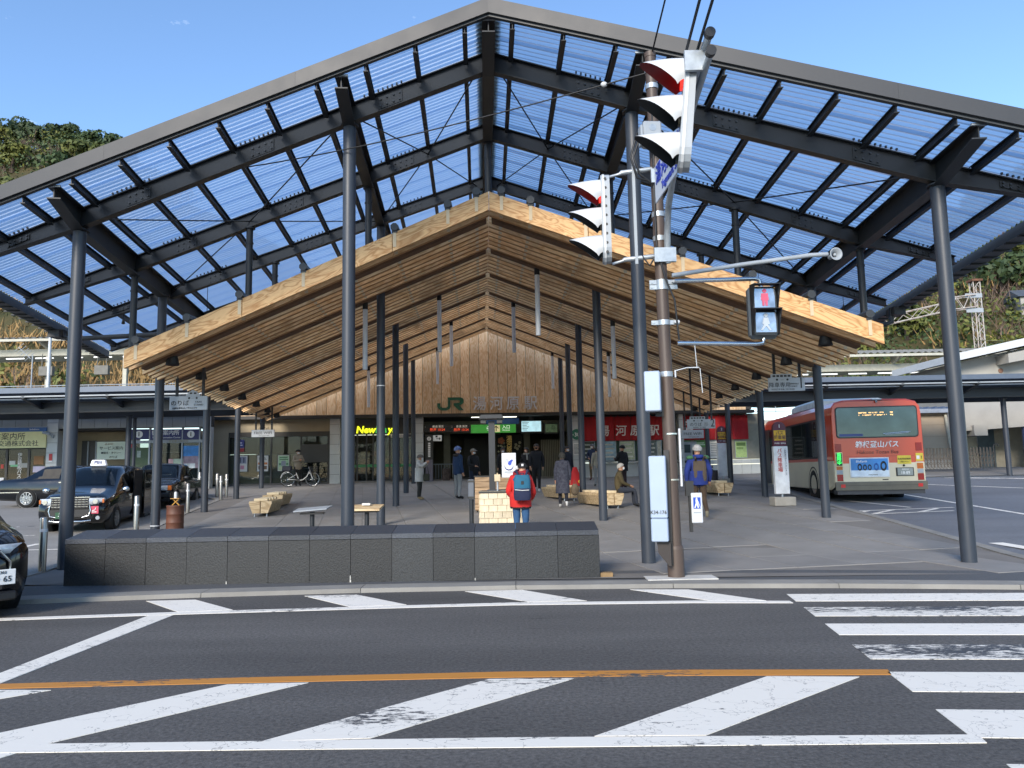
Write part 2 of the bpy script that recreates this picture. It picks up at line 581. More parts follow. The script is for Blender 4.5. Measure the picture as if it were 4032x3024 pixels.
def roadpaint(name, col, wear, cracks=.5):
    """thermoplastic paint; worn spots show the asphalt below"""
    m = bpy.data.materials.new(name)
    MATS[name] = m
    m.use_nodes = True
    N, L = m.node_tree.nodes, m.node_tree.links
    b = N['Principled BSDF']
    ge = N.new('ShaderNodeNewGeometry')
    mp = N.new('ShaderNodeMapping'); mp.inputs['Scale'].default_value = (.55, 1.5, 1)
    L.new(ge.outputs['Position'], mp.inputs[0])
    n1 = N.new('ShaderNodeTexNoise'); n1.inputs['Scale'].default_value = 14; n1.inputs['Detail'].default_value = 8; n1.inputs['Roughness'].default_value = .75
    n2 = N.new('ShaderNodeTexNoise'); n2.inputs['Scale'].default_value = .9; n2.inputs['Detail'].default_value = 2
    L.new(mp.outputs[0], n1.inputs['Vector']); L.new(mp.outputs[0], n2.inputs['Vector'])
    ad = N.new('ShaderNodeMath'); ad.operation = 'MULTIPLY_ADD'; ad.inputs[1].default_value = .75
    L.new(n2.outputs[0], ad.inputs[0]); L.new(n1.outputs[0], ad.inputs[2])
    t = N.new('ShaderNodeMapRange'); t.inputs[1].default_value = 1.06 - wear; t.inputs[2].default_value = 1.12 - wear
    L.new(ad.outputs[0], t.inputs[0])
    # hairline cracks
    vo = N.new('ShaderNodeTexVoronoi'); vo.feature = 'DISTANCE_TO_EDGE'; vo.inputs['Scale'].default_value = 1.9
    wv = N.new('ShaderNodeVectorMath'); wv.operation = 'ADD'
    n3 = N.new('ShaderNodeTexNoise'); n3.inputs['Scale'].default_value = 5; n3.inputs['Detail'].default_value = 4
    L.new(ge.outputs['Position'], n3.inputs['Vector']); L.new(n3.outputs['Color'], wv.inputs[0]); L.new(ge.outputs['Position'], wv.inputs[1]); L.new(wv.outputs[0], vo.inputs['Vector'])
    cr = N.new('ShaderNodeMapRange'); cr.inputs[1].default_value = .004; cr.inputs[2].default_value = .013; cr.inputs[3].default_value = cracks; cr.inputs[4].default_value = 0
    L.new(vo.outputs['Distance'], cr.inputs[0])
    mk_ = N.new('ShaderNodeMath'); mk_.operation = 'MAXIMUM'
    L.new(t.outputs[0], mk_.inputs[0]); L.new(cr.outputs[0], mk_.inputs[1])
    mx = N.new('ShaderNodeMix'); mx.data_type = 'RGBA'; mx.inputs['A'].default_value = lin(col); mx.inputs['B'].default_value = lin('#47484a')
    L.new(mk_.outputs[0], mx.inputs['Factor']); L.new(mx.outputs['Result'], b.inputs['Base Color'])
    b.inputs['Roughness'].default_value = .6
    bp = N.new('ShaderNodeBump'); bp.inputs['Strength'].default_value = .2; bp.inputs['Distance'].default_value = .006
    L.new(n1.outputs[0], bp.inputs['Height']); L.new(bp.outputs[0], b.inputs['Normal'])
    return m


M_ROAD = asphalt('asphalt', '#393735', '#6e6b67')
M_SIDE = asphalt('grey_asphalt', '#5b5d61', '#777a80', .2)
M_STRIP = asphalt('dark_strip', '#48494b', '#5c5d5e', .12)
M_PAINT = roadpaint('road_paint', '#ebe5d8', .065)
M_PAINT2 = roadpaint('road_paint_worn', '#e6e0d4', .185)
M_PAINT3 = roadpaint('road_paint_clean', '#eee8dc', .05, .3)
M_YELLOW = roadpaint('road_paint_yellow', '#c08238', .07, .15)
M_SLAB = mk('paving_slab', '#827f7b', .82, var=.1, scale=1.1, bump=.3, bscale=90, rnd=.05)
M_GROUT = mk('paving_joint', '#736f6a', .9, var=.12, scale=1.1)
M_GRANITE = None
M_KERB = mk('kerb_concrete', '#85827c', .85, var=.12, scale=1.5, bump=.2, bscale=50)


def granite(name, c0, c1, scale=55):
    m = mk(name, c0, .55, var=.3, scale=scale, bump=.5, bscale=scale * .8, col2=c1, rnd=.3)
    for n_ in m.node_tree.nodes:
        if n_.type == 'BUMP': n_.inputs['Strength'].default_value = .22
    return m


M_GRANITE = granite('black_granite', '#141617', '#303335')
M_COPING = granite('granite_coping', '#2b2f35', '#454a52')

g = MB()
g.add([(-900, -700, -.09), (900, -700, -.09), (900, 1400, -.09), (-900, 1400, -.09)], [(0, 1, 2, 3)])
struct(g.build('ground', M_CONC))


def kerb_y(x):
    """road-side face of the kerb, which bends slightly"""
    if x < -8:
        return kerb_y(-8) + (x + 8) * .1
    if x > 8:
        return kerb_y(8) - (x - 8) * .22
    return 10.12 - .016 * x * x - .03 * x


def strip(name, mat, y0, y1, z0, z1, parent=None, xs=None):
    """ribbon that follows the kerb between two offsets"""
    xs = xs or [-60, -40, -25, -16, -12] + [-8 + i for i in range(17)] + [12, 16, 25, 40, 60]
    m = MB()
    m.add([p for x in xs for p in ((x, y0 if callable(y0) is False and y0 < -5 else kerb_y(x) + y0, z0), (x, kerb_y(x) + y1, z1))],
          [(2 * i, 2 * i + 2, 2 * i + 3, 2 * i + 1) for i in range(len(xs) - 1)])
    return m.build(name, mat, parent)


road = struct(strip('road', M_ROAD, -19, 0, 0, 0))
far_walk = MB()
far_walk.box(-60, 60, -16, -8.6, -.08, .11)
struct(far_walk.build('pavement', M_CONC_L))


def paint(name, mat, pts, z=.004):
    m = MB()
    n = len(pts)
    m.add([(x, y, z) for x, y in pts] + [(x, y, z - .0035) for x, y in pts],
          [tuple(range(n))] + [(i, n + i, n + (i + 1) % n, (i + 1) % n) for i in range(n)])
    return m.build(name, mat, road)


# hatching between the edge line and the kerb
paint('hatch_stripe', M_PAINT3, [(-4.59,9.77),(-3.99,9.80),(-3.24,9.01),(-3.83,8.93)], .005)
paint('hatch_stripe', M_PAINT3, [(-2.67,9.93),(-2.02,9.96),(-1.27,9.13),(-1.90,9.04)], .005)
paint('hatch_stripe', M_PAINT3, [(-0.65,10.05),(0.08,10.08),(0.82,9.15),(0.14,9.15)], .005)
paint('hatch_stripe', M_PAINT3, [(1.44,9.94),(2.15,9.85),(2.83,8.94),(2.22,8.99)], .005)
paint('edge_line', M_PAINT3, [(-9.22,8.66),(-7.19,8.67),(-5.63,8.62),(-3.76,8.78),(-1.21,8.93),(-0.05,8.97),(2.00,8.88),(3.07,8.75),(3.08,8.89),(2.04,9.03),(-0.05,9.14),(-1.23,9.09),(-3.83,8.94),(-5.73,8.76),(-7.32,8.81),(-9.38,8.81)])
paint('diagonal_stripe', M_PAINT, [(-4.08,8.75),(-3.80,8.75),(-3.88,5.98),(-3.91,4.91),(-4.12,4.92),(-4.09,6.29)])
paint('centre_line', M_YELLOW, [(-6.69,5.71),(-5.14,5.83),(-3.78,5.83),(-1.92,5.86),(-0.04,5.87),(1.29,5.82),(2.69,5.74),(2.73,5.88),(1.33,5.98),(-0.04,6.03),(-1.97,6.01),(-3.87,5.96),(-5.26,5.96),(-6.84,5.84)])
paint('hatch_stripe', M_PAINT, [(-4.69,5.86),(-3.37,5.76),(-3.61,5.56),(-4.06,5.09)])
paint('hatch_stripe', M_PAINT, [(-3.59,4.12),(-3.12,4.83),(-2.12,5.82),(-1.53,5.83),(-2.72,4.61),(-2.95,4.21)])
paint('hatch_stripe', M_PAINT, [(-1.47,4.59),(-0.21,5.83),(0.42,5.81),(-0.85,4.61)])
paint('hatch_stripe', M_PAINT, [(0.43,4.57),(1.80,5.76),(2.44,5.70),(1.06,4.55)])
paint('island_line', M_PAINT, [(-5.02,4.32),(-3.91,4.46),(-2.89,4.48),(-1.42,4.45),(-0.04,4.41),(1.45,4.37),(2.52,4.34),(2.55,4.47),(1.50,4.51),(-0.04,4.57),(-1.47,4.59),(-2.98,4.62),(-4.03,4.60),(-5.17,4.45)], .0055)
# zebra crossing
zx0 = lambda y: 2.5 + (y - 4.48) * .146
for i in range(11):
    yb = 8.86 - .886 * i
    yt = yb + .5
    worn = M_PAINT2 if i in (1, 3) else (M_PAINT3 if i in (0, 2) else M_PAINT)
    xa, xb = zx0(yb), zx0(yt)
    paint('zebra_stripe', worn, [(xa, yb), (xa + 4.6, yb - .42), (xb + 4.6, yt - .42), (xb, yt)])

# kerb stones, one every two metres
kerb = struct(strip('kerb', M_CONC_L, .012, .318, .03, .03))
xk = -24.
while xk < 24:
    x0, x1 = xk + .004, xk + 1.996
    m = MB()
    m.hexa([(x0, kerb_y(x0), -.02), (x1, kerb_y(x1), -.02), (x1, kerb_y(x1) + .33, -.02), (x0, kerb_y(x0) + .33, -.02),
            (x0, kerb_y(x0) + .012, .055), (x1, kerb_y(x1) + .012, .055), (x1, kerb_y(x1) + .33, .062), (x0, kerb_y(x0) + .33, .062)])
    m.build('kerb_stone', M_KERB, kerb)
    xk += 2
struct(strip('footway', M_STRIP, .33, 1.2, .052, .075))

# forecourt: a plane that climbs to the station, with slabs laid on it
PL = [(-7.25, 11.0), (-7.45, 12.3), (-8.35, 17.4), (-9.45, 22.5), (-10.5, 28.0), (-13.2, 31.5), (-30, 32.5), (-30, 40), (26, 40), (26, 33.2), (10.4, 33.2), (8.75, 24), (8.28, 17.3), (7.9, 13.4), (7.55, 11.66), (7.2, 10.2)]


def inside(x, y, poly=PL):
    r = False
    for (x0, y0), (x1, y1) in zip(poly, poly[1:] + poly[:1]):
        if (y0 > y) != (y1 > y) and x < (x1 - x0) * (y - y0) / (y1 - y0) + x0:
            r = not r
    return r


m = MB()
ys = [10.2, 11.0, 11.66, 12.3, 13, 13.4, 17.35, 22.5, 24, 28, 31.5, 32.5, 33.2, 40]


def xspan(y, poly=PL):
    xs = []
    for (x0, y0), (x1, y1) in zip(poly, poly[1:] + poly[:1]):
        if min(y0, y1) <= y <= max(y0, y1) and y0 != y1:
            xs.append(x0 + (x1 - x0) * (y - y0) / (y1 - y0))
    return min(xs), max(xs)


for a, b in zip(ys, ys[1:]):
    (l0, r0), (l1, r1) = xspan(a + 1e-4), xspan(b - 1e-4)
    m.add([(l0, a, gz(a) - .012), (r0, a, gz(a) - .012), (r1, b, gz(b) - .012), (l1, b, gz(b) - .012)], [(0, 1, 2, 3)])
plaza = struct(m.build('forecourt', M_GROUT))
slab_me = None
ca, sa = math.cos(R(11)), math.sin(R(11))
cnt = 0
SX, SY = 1.02, 1.36
spots = []
for i in range(-22, 22):
    for j in range(-4, 24):
        u, v = i * SX + (j % 2) * .0, j * SY
        x, y = .4 + u * ca + v * sa * -1, 11.2 + u * sa + v * ca
        if 11.0 < y < 39 and all(inside(x + dx, y + dy) for dx in (-.55, .55) for dy in (-.6, .6)) and not (-6.6 < x < 1.5 and y < 11.9):
            spots.append((y, x))
spots.sort()
for k, (y, x) in enumerate(spots):
    if k >= 296:
        break
    if slab_me is None:
        t = MB(); t.rbox(-SX / 2 + .005, SX / 2 - .005, -SY / 2 + .005, SY / 2 - .005, -.03, 0, .004)
        o = t.build('paving_slab', M_SLAB, plaza); slab_me = o.data
    else:
        o = link('paving_slab', slab_me, plaza)
    o.location = (x, y, gz(y))
    o.rotation_euler = (math.atan(.045) if y > 13.4 else (.02 if y > 12.4 else 0), 0, R(11))
rest = MB()
for y, x in spots[296:]:
    rest.M = Matrix.Translation((x, y, gz(y))) @ Matrix.Rotation(math.atan(.045), 4, 'X') @ Matrix.Rotation(R(11), 4, 'Z')
    rest.box(-SX / 2 + .005, SX / 2 - .005, -SY / 2 + .005, SY / 2 - .005, -.03, 0)
if rest.v:
    stuff(rest.build('far_paving', M_SLAB, plaza))
# plain apron round the edges of the slabs
for nm, pts in () and (('apron', [(-7.25, 11.0), (-6.2, 11.0), (-7.9, 18), (-8.35, 17.4), (-7.45, 12.3)]),
                ('apron', [(6.55, 10.6), (7.3, 10.5), (7.55, 11.66), (7.9, 13.4), (8.28, 17.3), (8.75, 24), (7.9, 22), (7.2, 14)])):
    q = MB()
    q.add([(x, y, gz(y) - .006) for x, y in pts], [tuple(range(len(pts)))])
    q.build(nm, M_SLAB, plaza)

def tz(y):
    """taxi lane, a shallow dip beside the forecourt"""
    return gz(y) - .042 - .2 * math.exp(-((y - 20) / 5) ** 2)


# turning areas either side of the forecourt
for nm, pts in (('taxi_road', [(-7.25, 11.0), (-7.45, 12.3), (-8.35, 17.4), (-9.45, 22.5), (-10.5, 28), (-13.2, 31.5), (-60, 31.5), (-60, 11.0)]),
                ('bus_road', [(7.2, 10.2), (7.55, 11.66), (7.9, 13.4), (8.28, 17.3), (8.75, 24), (10.4, 33.2), (60, 33.2), (60, 8.0), (16, 8.9)])):
    q = MB()
    vs = []
    ordered = sorted(set([p[1] for p in pts] + [13.0] + ([14.5, 16, 19, 20.5, 24, 26] if nm == 'taxi_road' else [])))
    for a, b in zip(ordered, ordered[1:]):
        (l0, r0), (l1, r1) = xspan(a + 1e-4, pts), xspan(b - 1e-4, pts)
        za, zb = (gz(a) - .04, gz(b) - .04) if nm == 'bus_road' else (tz(a), tz(b))
        q.add([(l0, a, za), (r0, a, za), (r1, b, zb), (l1, b, zb)], [(0, 1, 2, 3)])
    struct(q.build(nm, M_SIDE if nm == 'bus_road' else asphalt('taxi_lane', '#7b7873', '#989590', .15)))
bus_road = bpy.data.objects['bus_road']
taxi_road = bpy.data.objects['taxi_road']


def edge_kerb(pts, w, parent, nm='edge_stone'):
    for (x0, y0), (x1, y1) in zip(pts, pts[1:]):
        d = math.hypot(x1 - x0, y1 - y0)
        n = max(1, round(d / 1.0))
        px, py = -(y1 - y0) / d * w, (x1 - x0) / d * w
        for i in range(n):
            a, b = (i + .004) / n, (i + .996) / n
            q = [(x0 + (x1 - x0) * t, y0 + (y1 - y0) * t) for t in (a, b)]
            c4 = [q[0], q[1], (q[1][0] + px, q[1][1] + py), (q[0][0] + px, q[0][1] + py)]
            k = MB()
            k.hexa([(x, y, gz(y) - .32) for x, y in c4] + [(x, y, gz(y) + .006) for x, y in c4])
            k.build(nm, M_KERB, parent)


edge_kerb([(7.2, 10.2), (7.55, 11.66), (7.9, 13.4), (8.28, 17.3), (8.75, 24), (10.4, 33.2)], -.2, plaza)
edge_kerb([(-7.3, 11.2), (-7.45, 12.3), (-8.35, 17.4), (-9.45, 22.5), (-10.5, 28), (-13.2, 31.5)], .2, plaza)


def side_paint(parent, nm, pts, mat=None):
    q = MB()
    q.add([(x, y, (gz(y) - .034) if parent is bus_road else tz(y) + .006) for x, y in pts], [tuple(range(len(pts)))])
    q.build(nm, mat or M_PAINT3, parent)


def pline(parent, a, b, w, nm='lane_line', mat=None):
    d = Vector((b[0] - a[0], b[1] - a[1])).normalized() * w / 2
    n = (-d.y, d.x)
    k = max(1, int(abs(b[1] - a[1]) / 3))
    for i in range(1):
        side_paint(parent, nm, [(a[0] + n[0], a[1] + n[1]), (a[0] - n[0], a[1] - n[1]), (b[0] - n[0], b[1] - n[1]), (b[0] + n[0], b[1] + n[1])], mat)


def P2(x, y, z):
    return (x, y)


pline(bus_road, P2(12.39,25.39,0.64), P2(11.96,16.56,0.24), .14)
pline(bus_road, P2(8.30,19.81,0.39), P2(11.46,20.32,0.41), .1)
pline(bus_road, P2(8.20,19.00,0.35), P2(10.99,19.50,0.37), .1)
for a, b in (((1816, 1102), (1838, 1109)),):
    pass
pline(bus_road, P2(8.26,19.10,0.35), P2(9.04,19.91,0.39), .12)
pline(bus_road, P2(8.88,19.21,0.36), P2(9.74,20.02,0.40), .12)
pline(bus_road, P2(10.03,19.33,0.37), P2(10.95,20.16,0.40), .12)
pline(bus_road, P2(9.71,23.01,0.53), P2(10.44,20.54,0.42), .12)
pline(bus_road, P2(8.57,13.97,0.12), P2(8.72,12.45,0.08), .28)
pline(bus_road, P2(15.24,29.04,0.80), P2(17.25,26.28,0.68), .2, mat=M_PAINT2)
pline(bus_road, P2(18.15,32.69,0.97), P2(21.15,30.83,0.88), .5, mat=M_PAINT2)
pline(taxi_road, P2(-10.46,15.06,0.17), P2(-10.85,17.81,0.30), .16)
pline(taxi_road, P2(-10.82,16.41,0.23), P2(-9.58,16.45,0.24), .14)
pline(taxi_road, P2(-14.77,21.56,0.47), P2(-13.43,21.80,0.48), .12, mat=M_PAINT2)
pline(taxi_road, P2(-13.40,19.58,0.38), P2(-12.17,19.78,0.39), .1, mat=M_PAINT2)

# low granite wall at the back of the footway
wall = thing('granite_wall', 'long low black granite wall with sloping coping beside the road', 'wall', (0, 0, 0))
wy = lambda x: 10.69 - .02 * (x + 2.5)
core = MB()
core.hexa([(-6.17, wy(-6.2) + .03, .03), (1.11, wy(1.1) + .03, .03), (1.11, wy(1.1) + .5, .03), (-6.17, wy(-6.2) + .5, .03),
           (-6.17, wy(-6.2) + .03, .62), (1.11, wy(1.1) + .03, .62), (1.11, wy(1.1) + .5, .7), (-6.17, wy(-6.2) + .5, .7)])
core.build('core', M_BLACK, wall)
jx = [-6.2 + i * 7.34 / 13 for i in range(14)]
for i in range(13):
    a, b = jx[i] + .003, jx[i + 1] - .003
    q = MB()
    dz = random.uniform(-.002, .002)
    q.hexa([(a, wy(a) + dz, .05), (b, wy(b) + dz, .05), (b, wy(b) + .035, .05), (a, wy(a) + .035, .05),
            (a, wy(a) + dz, .63), (b, wy(b) + dz, .63), (b, wy(b) + .035, .63), (a, wy(a) + .035, .63)])
    q.build('panel', M_GRANITE, wall)
    q = MB()
    q.hexa([(a, wy(a) - .006, .637), (b, wy(b) - .006, .637), (b, wy(b) + .53, .637), (a, wy(a) + .53, .637),
            (a, wy(a) - .006, .70), (b, wy(b) - .006, .70), (b, wy(b) + .53, .785), (a, wy(a) + .53, .785)])
    q.build('coping', M_COPING, wall)
for x0, x1 in ((-6.205, -6.17), (1.11, 1.145)):
    q = MB()
    q.box(x0, x1, wy(x0) + .037, wy(x0) + .5, .05, .634)
    q.build('end_panel', M_GRANITE, wall)
for xx, hh in ((-3.95, .05), (-2.25, .1), (-.55, .04)):
    q = MB(); q.hexa([(xx - .008, wy(xx) - .004, .05), (xx + .012, wy(xx) - .004, .05), (xx + .012, wy(xx) - .0005, .05), (xx - .008, wy(xx) - .0005, .05), (xx - .004, wy(xx) - .004, .05 + hh), (xx + .004, wy(xx) - .004, .05 + hh), (xx + .004, wy(xx) - .0005, .05 + hh), (xx - .004, wy(xx) - .0005, .05 + hh)])
    q.build('lime_stain', mk('lime', '#b9b7b0', .9, var=.2, scale=30), wall)
q = MB(); q.box(1.15, 1.32, 10.66, 10.8, .05, .12)
tag(q.build('stone_block', mk('ochre_stone', '#8f7552', .9, var=.25, bump=.3)), 'small ochre stone block at the end of the granite wall', 'stone')

# ------------------------------------------------------------------ steel canopy with corrugated translucent roof
def Xr(y): return -.3 - .037 * (y - 12.3)
def wd(y): return 2.35 + .0465 * (y - 12.3)
def XU(u, y): return Xr(y) + u * wd(y)
def zS(x, y): return 8.5 + .06 * (y - 11.1) - .345 * abs(x - Xr(y))
def zW(x, y): return 6.9 + .072 * (y - 18.3) - .40 * abs(x - Xr(y))


def lerp_tab(tab, u):
    for (a, ya), (b, yb) in zip(tab, tab[1:]):
        if u <= b or (b, yb) == tab[-1]:
            return ya + (yb - ya) * (u - a) / (b - a)


UL, UR, UO = -4.0, 3.8, 2.97
T_FRONT = [(-4, 11.75), (0, 11.07), (3.8, 9.64)]
T_B1 = [(-4, 13.1), (-UO, 12.8), (-1, 12.4), (0, 12.25), (1, 12.05), (UO, 11.4), (3.8, 11.1)]
T_B2 = [(-4, 15.95), (-UO, 15.8), (0, 15.3), (UO, 14.85), (3.8, 14.7)]
T_B3 = [(-4, 18.6), (3.8, 18.6)]
T_B4 = [(-4, 21.9), (3.8, 21.9)]
T_BACK = [(-4, 22.7), (3.8, 22.7)]


def P_s(tab, u, dz=0., dy=0.):
    y = lerp_tab(tab, u) + dy
    x = XU(u, y)
    return Vector((x, y, zS(x, y) + dz))


def ibeam(m, p0, p1, d0, d1, wid=.15, tf=.018, tw=.012):
    """I section hanging below the line p0-p1, depth d0 to d1, plumb web"""
    p0, p1 = Vector(p0), Vector(p1)
    d = (p1 - p0).normalized()
    sd = d.cross(Vector((0, 0, 1))).normalized()
    for a, b, off0, off1, hw in ((0, tf, 0, 0, wid / 2), (None, None, 0, 0, tw / 2), (-tf, 0, d0, d1, wid / 2)):
        if a is None:
            z = [(-tf, -(d0 - tf)), (-tf, -(d1 - tf))]
        elif off0 == 0:
            z = [(0, -tf), (0, -tf)]
        else:
            z = [(-d0 + tf, -d0), (-d1 + tf, -d1)]
        q = []
        for lv in (1, 0):
            for pt, zz in ((p0, z[0]), (p1, z[1])):
                for sg in (-1, 1):
                    q.append(pt + sd * sg * hw + Vector((0, 0, zz[lv])))
        m.hexa([q[0], q[1], q[3], q[2], q[4], q[5], q[7], q[6]])


steel = thing('steel_canopy', 'large gabled dark steel canopy with corrugated translucent roof over the forecourt', 'canopy', (0, 0, 0))
# cross beams
for tab, dep in ((T_B1, .34), (T_B2, .32), (T_B3, .3), (T_B4, .3)):
    for us in ((-3.9, -2.95, -1, 0), (0, 1, 2.95, 3.7)):
        m = MB()
        for a, b in zip(us, us[1:]):
            ibeam(m, P_s(tab, a, -.034), P_s(tab, b, -.034), dep if abs(a) < 3.2 else .16, dep if abs(b) < 3.2 else .16)
        m.build('cross_beam', M_STEEL, steel)
# girders that follow the column lines
for u in (-UO, -1, 0, 1, UO):
    m = MB()
    stops = [(T_FRONT, .2, .12), (T_B1, .42, 0), (T_B2, .42, 0), (T_B3, .42, 0), (T_B4, .4, 0)]
    for (ta, da, ya), (tb, db, yb) in zip(stops, stops[1:]):
        ibeam(m, P_s(ta, u, -.028, ya), P_s(tb, u, -.028, yb), da, db, .2, .02, .016)
    m.build('girder', M_STEEL, steel)
    e = P_s(T_FRONT, u, -.03, .1)
    q = MB(); q.box(e.x - .11, e.x + .11, e.y - .02, e.y + .016, e.z - .02, e.z + .01)
    q.build('end_plate', M_GALV, steel)
# rafters
raf_u = []
for k in range(12):
    uu = .16 + k * .335
    if uu < 3.9:
        raf_u += [uu, -uu]
for u in raf_u:
    if u > 3.7 or min(abs(abs(u) - 1), abs(abs(u) - UO)) < .06:
        continue
    m = MB()
    for ta, tb, da, db in ((T_FRONT, T_B1, .06, -.08), (T_B1, T_B2, .08, -.08), (T_B2, T_B3, .08, -.08), (T_B3, T_B4, .08, -.08)):
        ibeam(m, P_s(ta, u, -.012, da), P_s(tb, u, -.012, db), .125, .125, .075, .012, .012)
    m.build('rafter', M_STEEL, steel)
# roof sheets, five waves each, lapped
NW = 5
WL = .132
for sg, ue in ((-1, UL), (1, UR)):
    nsh = 17
    for i in range(nsh):
        m = MB()
        vs = []
        K = 8 * NW + 5
        for k in range(K):
            ph = k / 8.
            v = (i * NW + ph) / (nsh * NW)
            for u in (.012 * sg, ue * .5, ue * .995):
                y = lerp_tab(T_FRONT, u) + v * (lerp_tab(T_BACK, u) - lerp_tab(T_FRONT, u))
                x = XU(u, y)
                vs.append((x, y, zS(x, y) + .022 + .02 * math.cos(2 * math.pi * ph) + .007 * ph / NW))
        fs = [(3 * k + j, 3 * k + j + 1, 3 * k + j + 4, 3 * k + j + 3) for k in range(K - 1) for j in (0, 1)]
        m.add(vs, fs, True)
        m.build('roof_sheet', M_POLY, steel)
# ridge cap
m = MB()
a, b = P_s(T_FRONT, 0, .06), P_s(T_BACK, 0, .06)
m.loft([[a + Vector((-.2, 0, -.07)), a + Vector((0, 0, 0)), a + Vector((.2, 0, -.07)), a + Vector((0, 0, .015))], [b + Vector((-.2, 0, -.07)), b, b + Vector((.2, 0, -.07)), b + Vector((0, 0, .015))]], smooth=False)
m.build('ridge_cap', M_FASCIA_METAL, steel)
# front fascia and side gutters
for us in ((UL, -2.6, -1.3, 0), (0, 1.27, 2.5, UR)):
    for a, b in zip(us, us[1:]):
        pa, pb = P_s(T_FRONT, a, 0), P_s(T_FRONT, b, 0)
        if a != 0: pa = pa + (pb - pa) * .0006
        m = MB()
        o = Vector((0, -.05, 0))
        m.hexa([pa + o, pb + o, pb, pa] + [p + Vector((0, 0, .24)) for p in (pa + o, pb + o, pb, pa)])
        m.build('fascia', M_FASCIA_METAL, steel)
        m = MB()
        o2 = Vector((0, .07, 0))
        dn = Vector((0, 0, -.035))
        m.hexa([p + dn for p in (pa, pb, pb + o2, pa + o2)] + [p + Vector((0, 0, .012)) for p in (pa, pb, pb + o2, pa + o2)])
        m.build('soffit_lip', M_DARK, steel)
for u, s in ((UL, -1), (UR, 1)):
    m = MB()
    n = 14
    pts = []
    for i in range(n + 1):
        y0, y1 = lerp_tab(T_FRONT, u), lerp_tab(T_BACK, u)
        y = y0 + (y1 - y0) * i / n
        x = XU(u, y)
        pts.append(Vector((x, y, zS(x, y))))
    for a, b in zip(pts, pts[1:]):
        ex = Vector((s * .3, 0, 0))
        m.hexa([a + Vector((0, 0, -.13)), b + Vector((0, 0, -.13)), b + ex + Vector((0, 0, -.13)), a + ex + Vector((0, 0, -.13)),
                a + Vector((0, 0, .05)), b + Vector((0, 0, .05)), b + ex + Vector((0, 0, .05)), a + ex + Vector((0, 0, .05))])
    m.build('gutter', M_DARK, steel)
    m = MB()
    for i in range(30):
        t = i / 29.
        p = pts[0] + (pts[-1] - pts[0]) * t
        m.box(min(p.x, p.x + s * .34), max(p.x, p.x + s * .34), p.y - .02, p.y + .02, p.z - .16, p.z - .131)
    stuff(m.build('gutter_bracket', M_STEEL, steel))

# columns: five rows of four
ROWS = [((-UO, 12.8), (-1, 12.4), (1, 12.05), (UO, 11.4)),
        ((-UO, 17.9), (-1, 18.4), (1, 18.5), (UO, 18.2)),
        ((-UO, 22.9), (-1, 23.6), (1, 24.4), (UO, 24.5)),
        ((-UO, 28.0), (-1, 29.2), (1, 30.0), (UO, 30.4)),
        ((-UO, 34.0), (-1, 35.3), (1, 35.7), (UO, 36.0))]
for r, row in enumerate(ROWS):
    for u, y in row:
        x = XU(u, y)
        zb = gz(y) - .02
        zt = (zS(x, y) - .4) if r < 2 else (zW(x, y) + .3)
        m = MB()
        m.cyl((x, y, zb), (x, y, zt), .101 if r else .106, n=28)
        c = m.build('column', M_COLUMN, steel)
        if r < 2:
            m = MB()
            m.cyl((x, y, zt - .012), (x, y, zt + .012), .15, n=24)
            m.box(x - .012, x + .012, y - .13, y + .13, zt + .012, zt + .1)
            m.build('column_cap', M_STEEL, c)
        elif u in (-1, 1):
            pass
# white cable tie round two columns
for u, y, z in ((-UO, 17.9, gz(17.9) + .13), (-1, 18.4, 3.62)):
    m = MB(); x = XU(u, y); m.cyl((x, y, z), (x, y, z + .022), .106, n=24)
    m.build('cable_tie', M_WHITE, steel)
# short posts that stand on the timber canopy
for tab, us in ((T_B2, (-UO, -2, -1, 0, 1, 2, UO)), (T_B3, (-2, 0, 2))):
    for u in us:
        y = lerp_tab(tab, u)
        x = XU(u, y)
        zt = zS(x, y) - (.45 if u in (-UO, -1, 0, 1, UO) else .35)
        zb = zW(x, y) + .38
        m = MB()
        m.cyl((x, y, zb), (x, y, zt), .068, n=20)
        m.cyl((x, y, zt - .34), (x, y, zt - .31), .08, n=20)
        m.cyl((x, y, zt - .02), (x, y, zt + .01), .11, n=20)
        m.build('post', M_STEEL, steel)
# bolted splices on the beams
for tab in (T_B1, T_B2, T_B3):
    for u in (-2.45, -1.55, -.62, .62, 1.55, 2.45, -3.35, 3.35):
        p = P_s(tab, u, -.034)
        q = P_s(tab, u + .17 * (1 if u > 0 else -1), -.034)
        dpt = .34 if abs(u) < 3 else .22
        o = Vector((0, -.016, 0))
        m = MB()
        lo, hi = -dpt + .06, -.07
        if hi - lo < .08: lo = hi - .08
        m.hexa([p + o + Vector((0, -.008, lo)), q + o + Vector((0, -.008, lo)), q + o + Vector((0, 0, lo)), p + o + Vector((0, 0, lo)),
                p + o + Vector((0, -.008, hi)), q + o + Vector((0, -.008, hi)), q + o + Vector((0, 0, hi)), p + o + Vector((0, 0, hi))])
        pl = m.build('splice_plate', M_STEEL, steel)
        m = MB()
        for t in (.1, .36, .64, .9):
            for zz in (.22, .78):
                c = p + (q - p) * t + o + Vector((0, -.008, lo + (hi - lo) * zz))
                m.cyl(c, c + Vector((0, -.022, 0)), .017, n=6, smooth=False)
        stuff(m.build('bolt_set', M_DARK, pl))
        # rack of sheet clips on top of the beam
        m = MB()
        top = P_s(tab, u, .0); tq = P_s(tab, u + .3 * (1 if u > 0 else -1), 0)
        for k in range(9):
            c = top + (tq - top) * (k / 9.)
            m.box(c.x - .013, c.x + .013, c.y - .1, c.y - .07, c.z - .03, c.z + .004)
        stuff(m.build('clip_row', M_STEEL, steel))
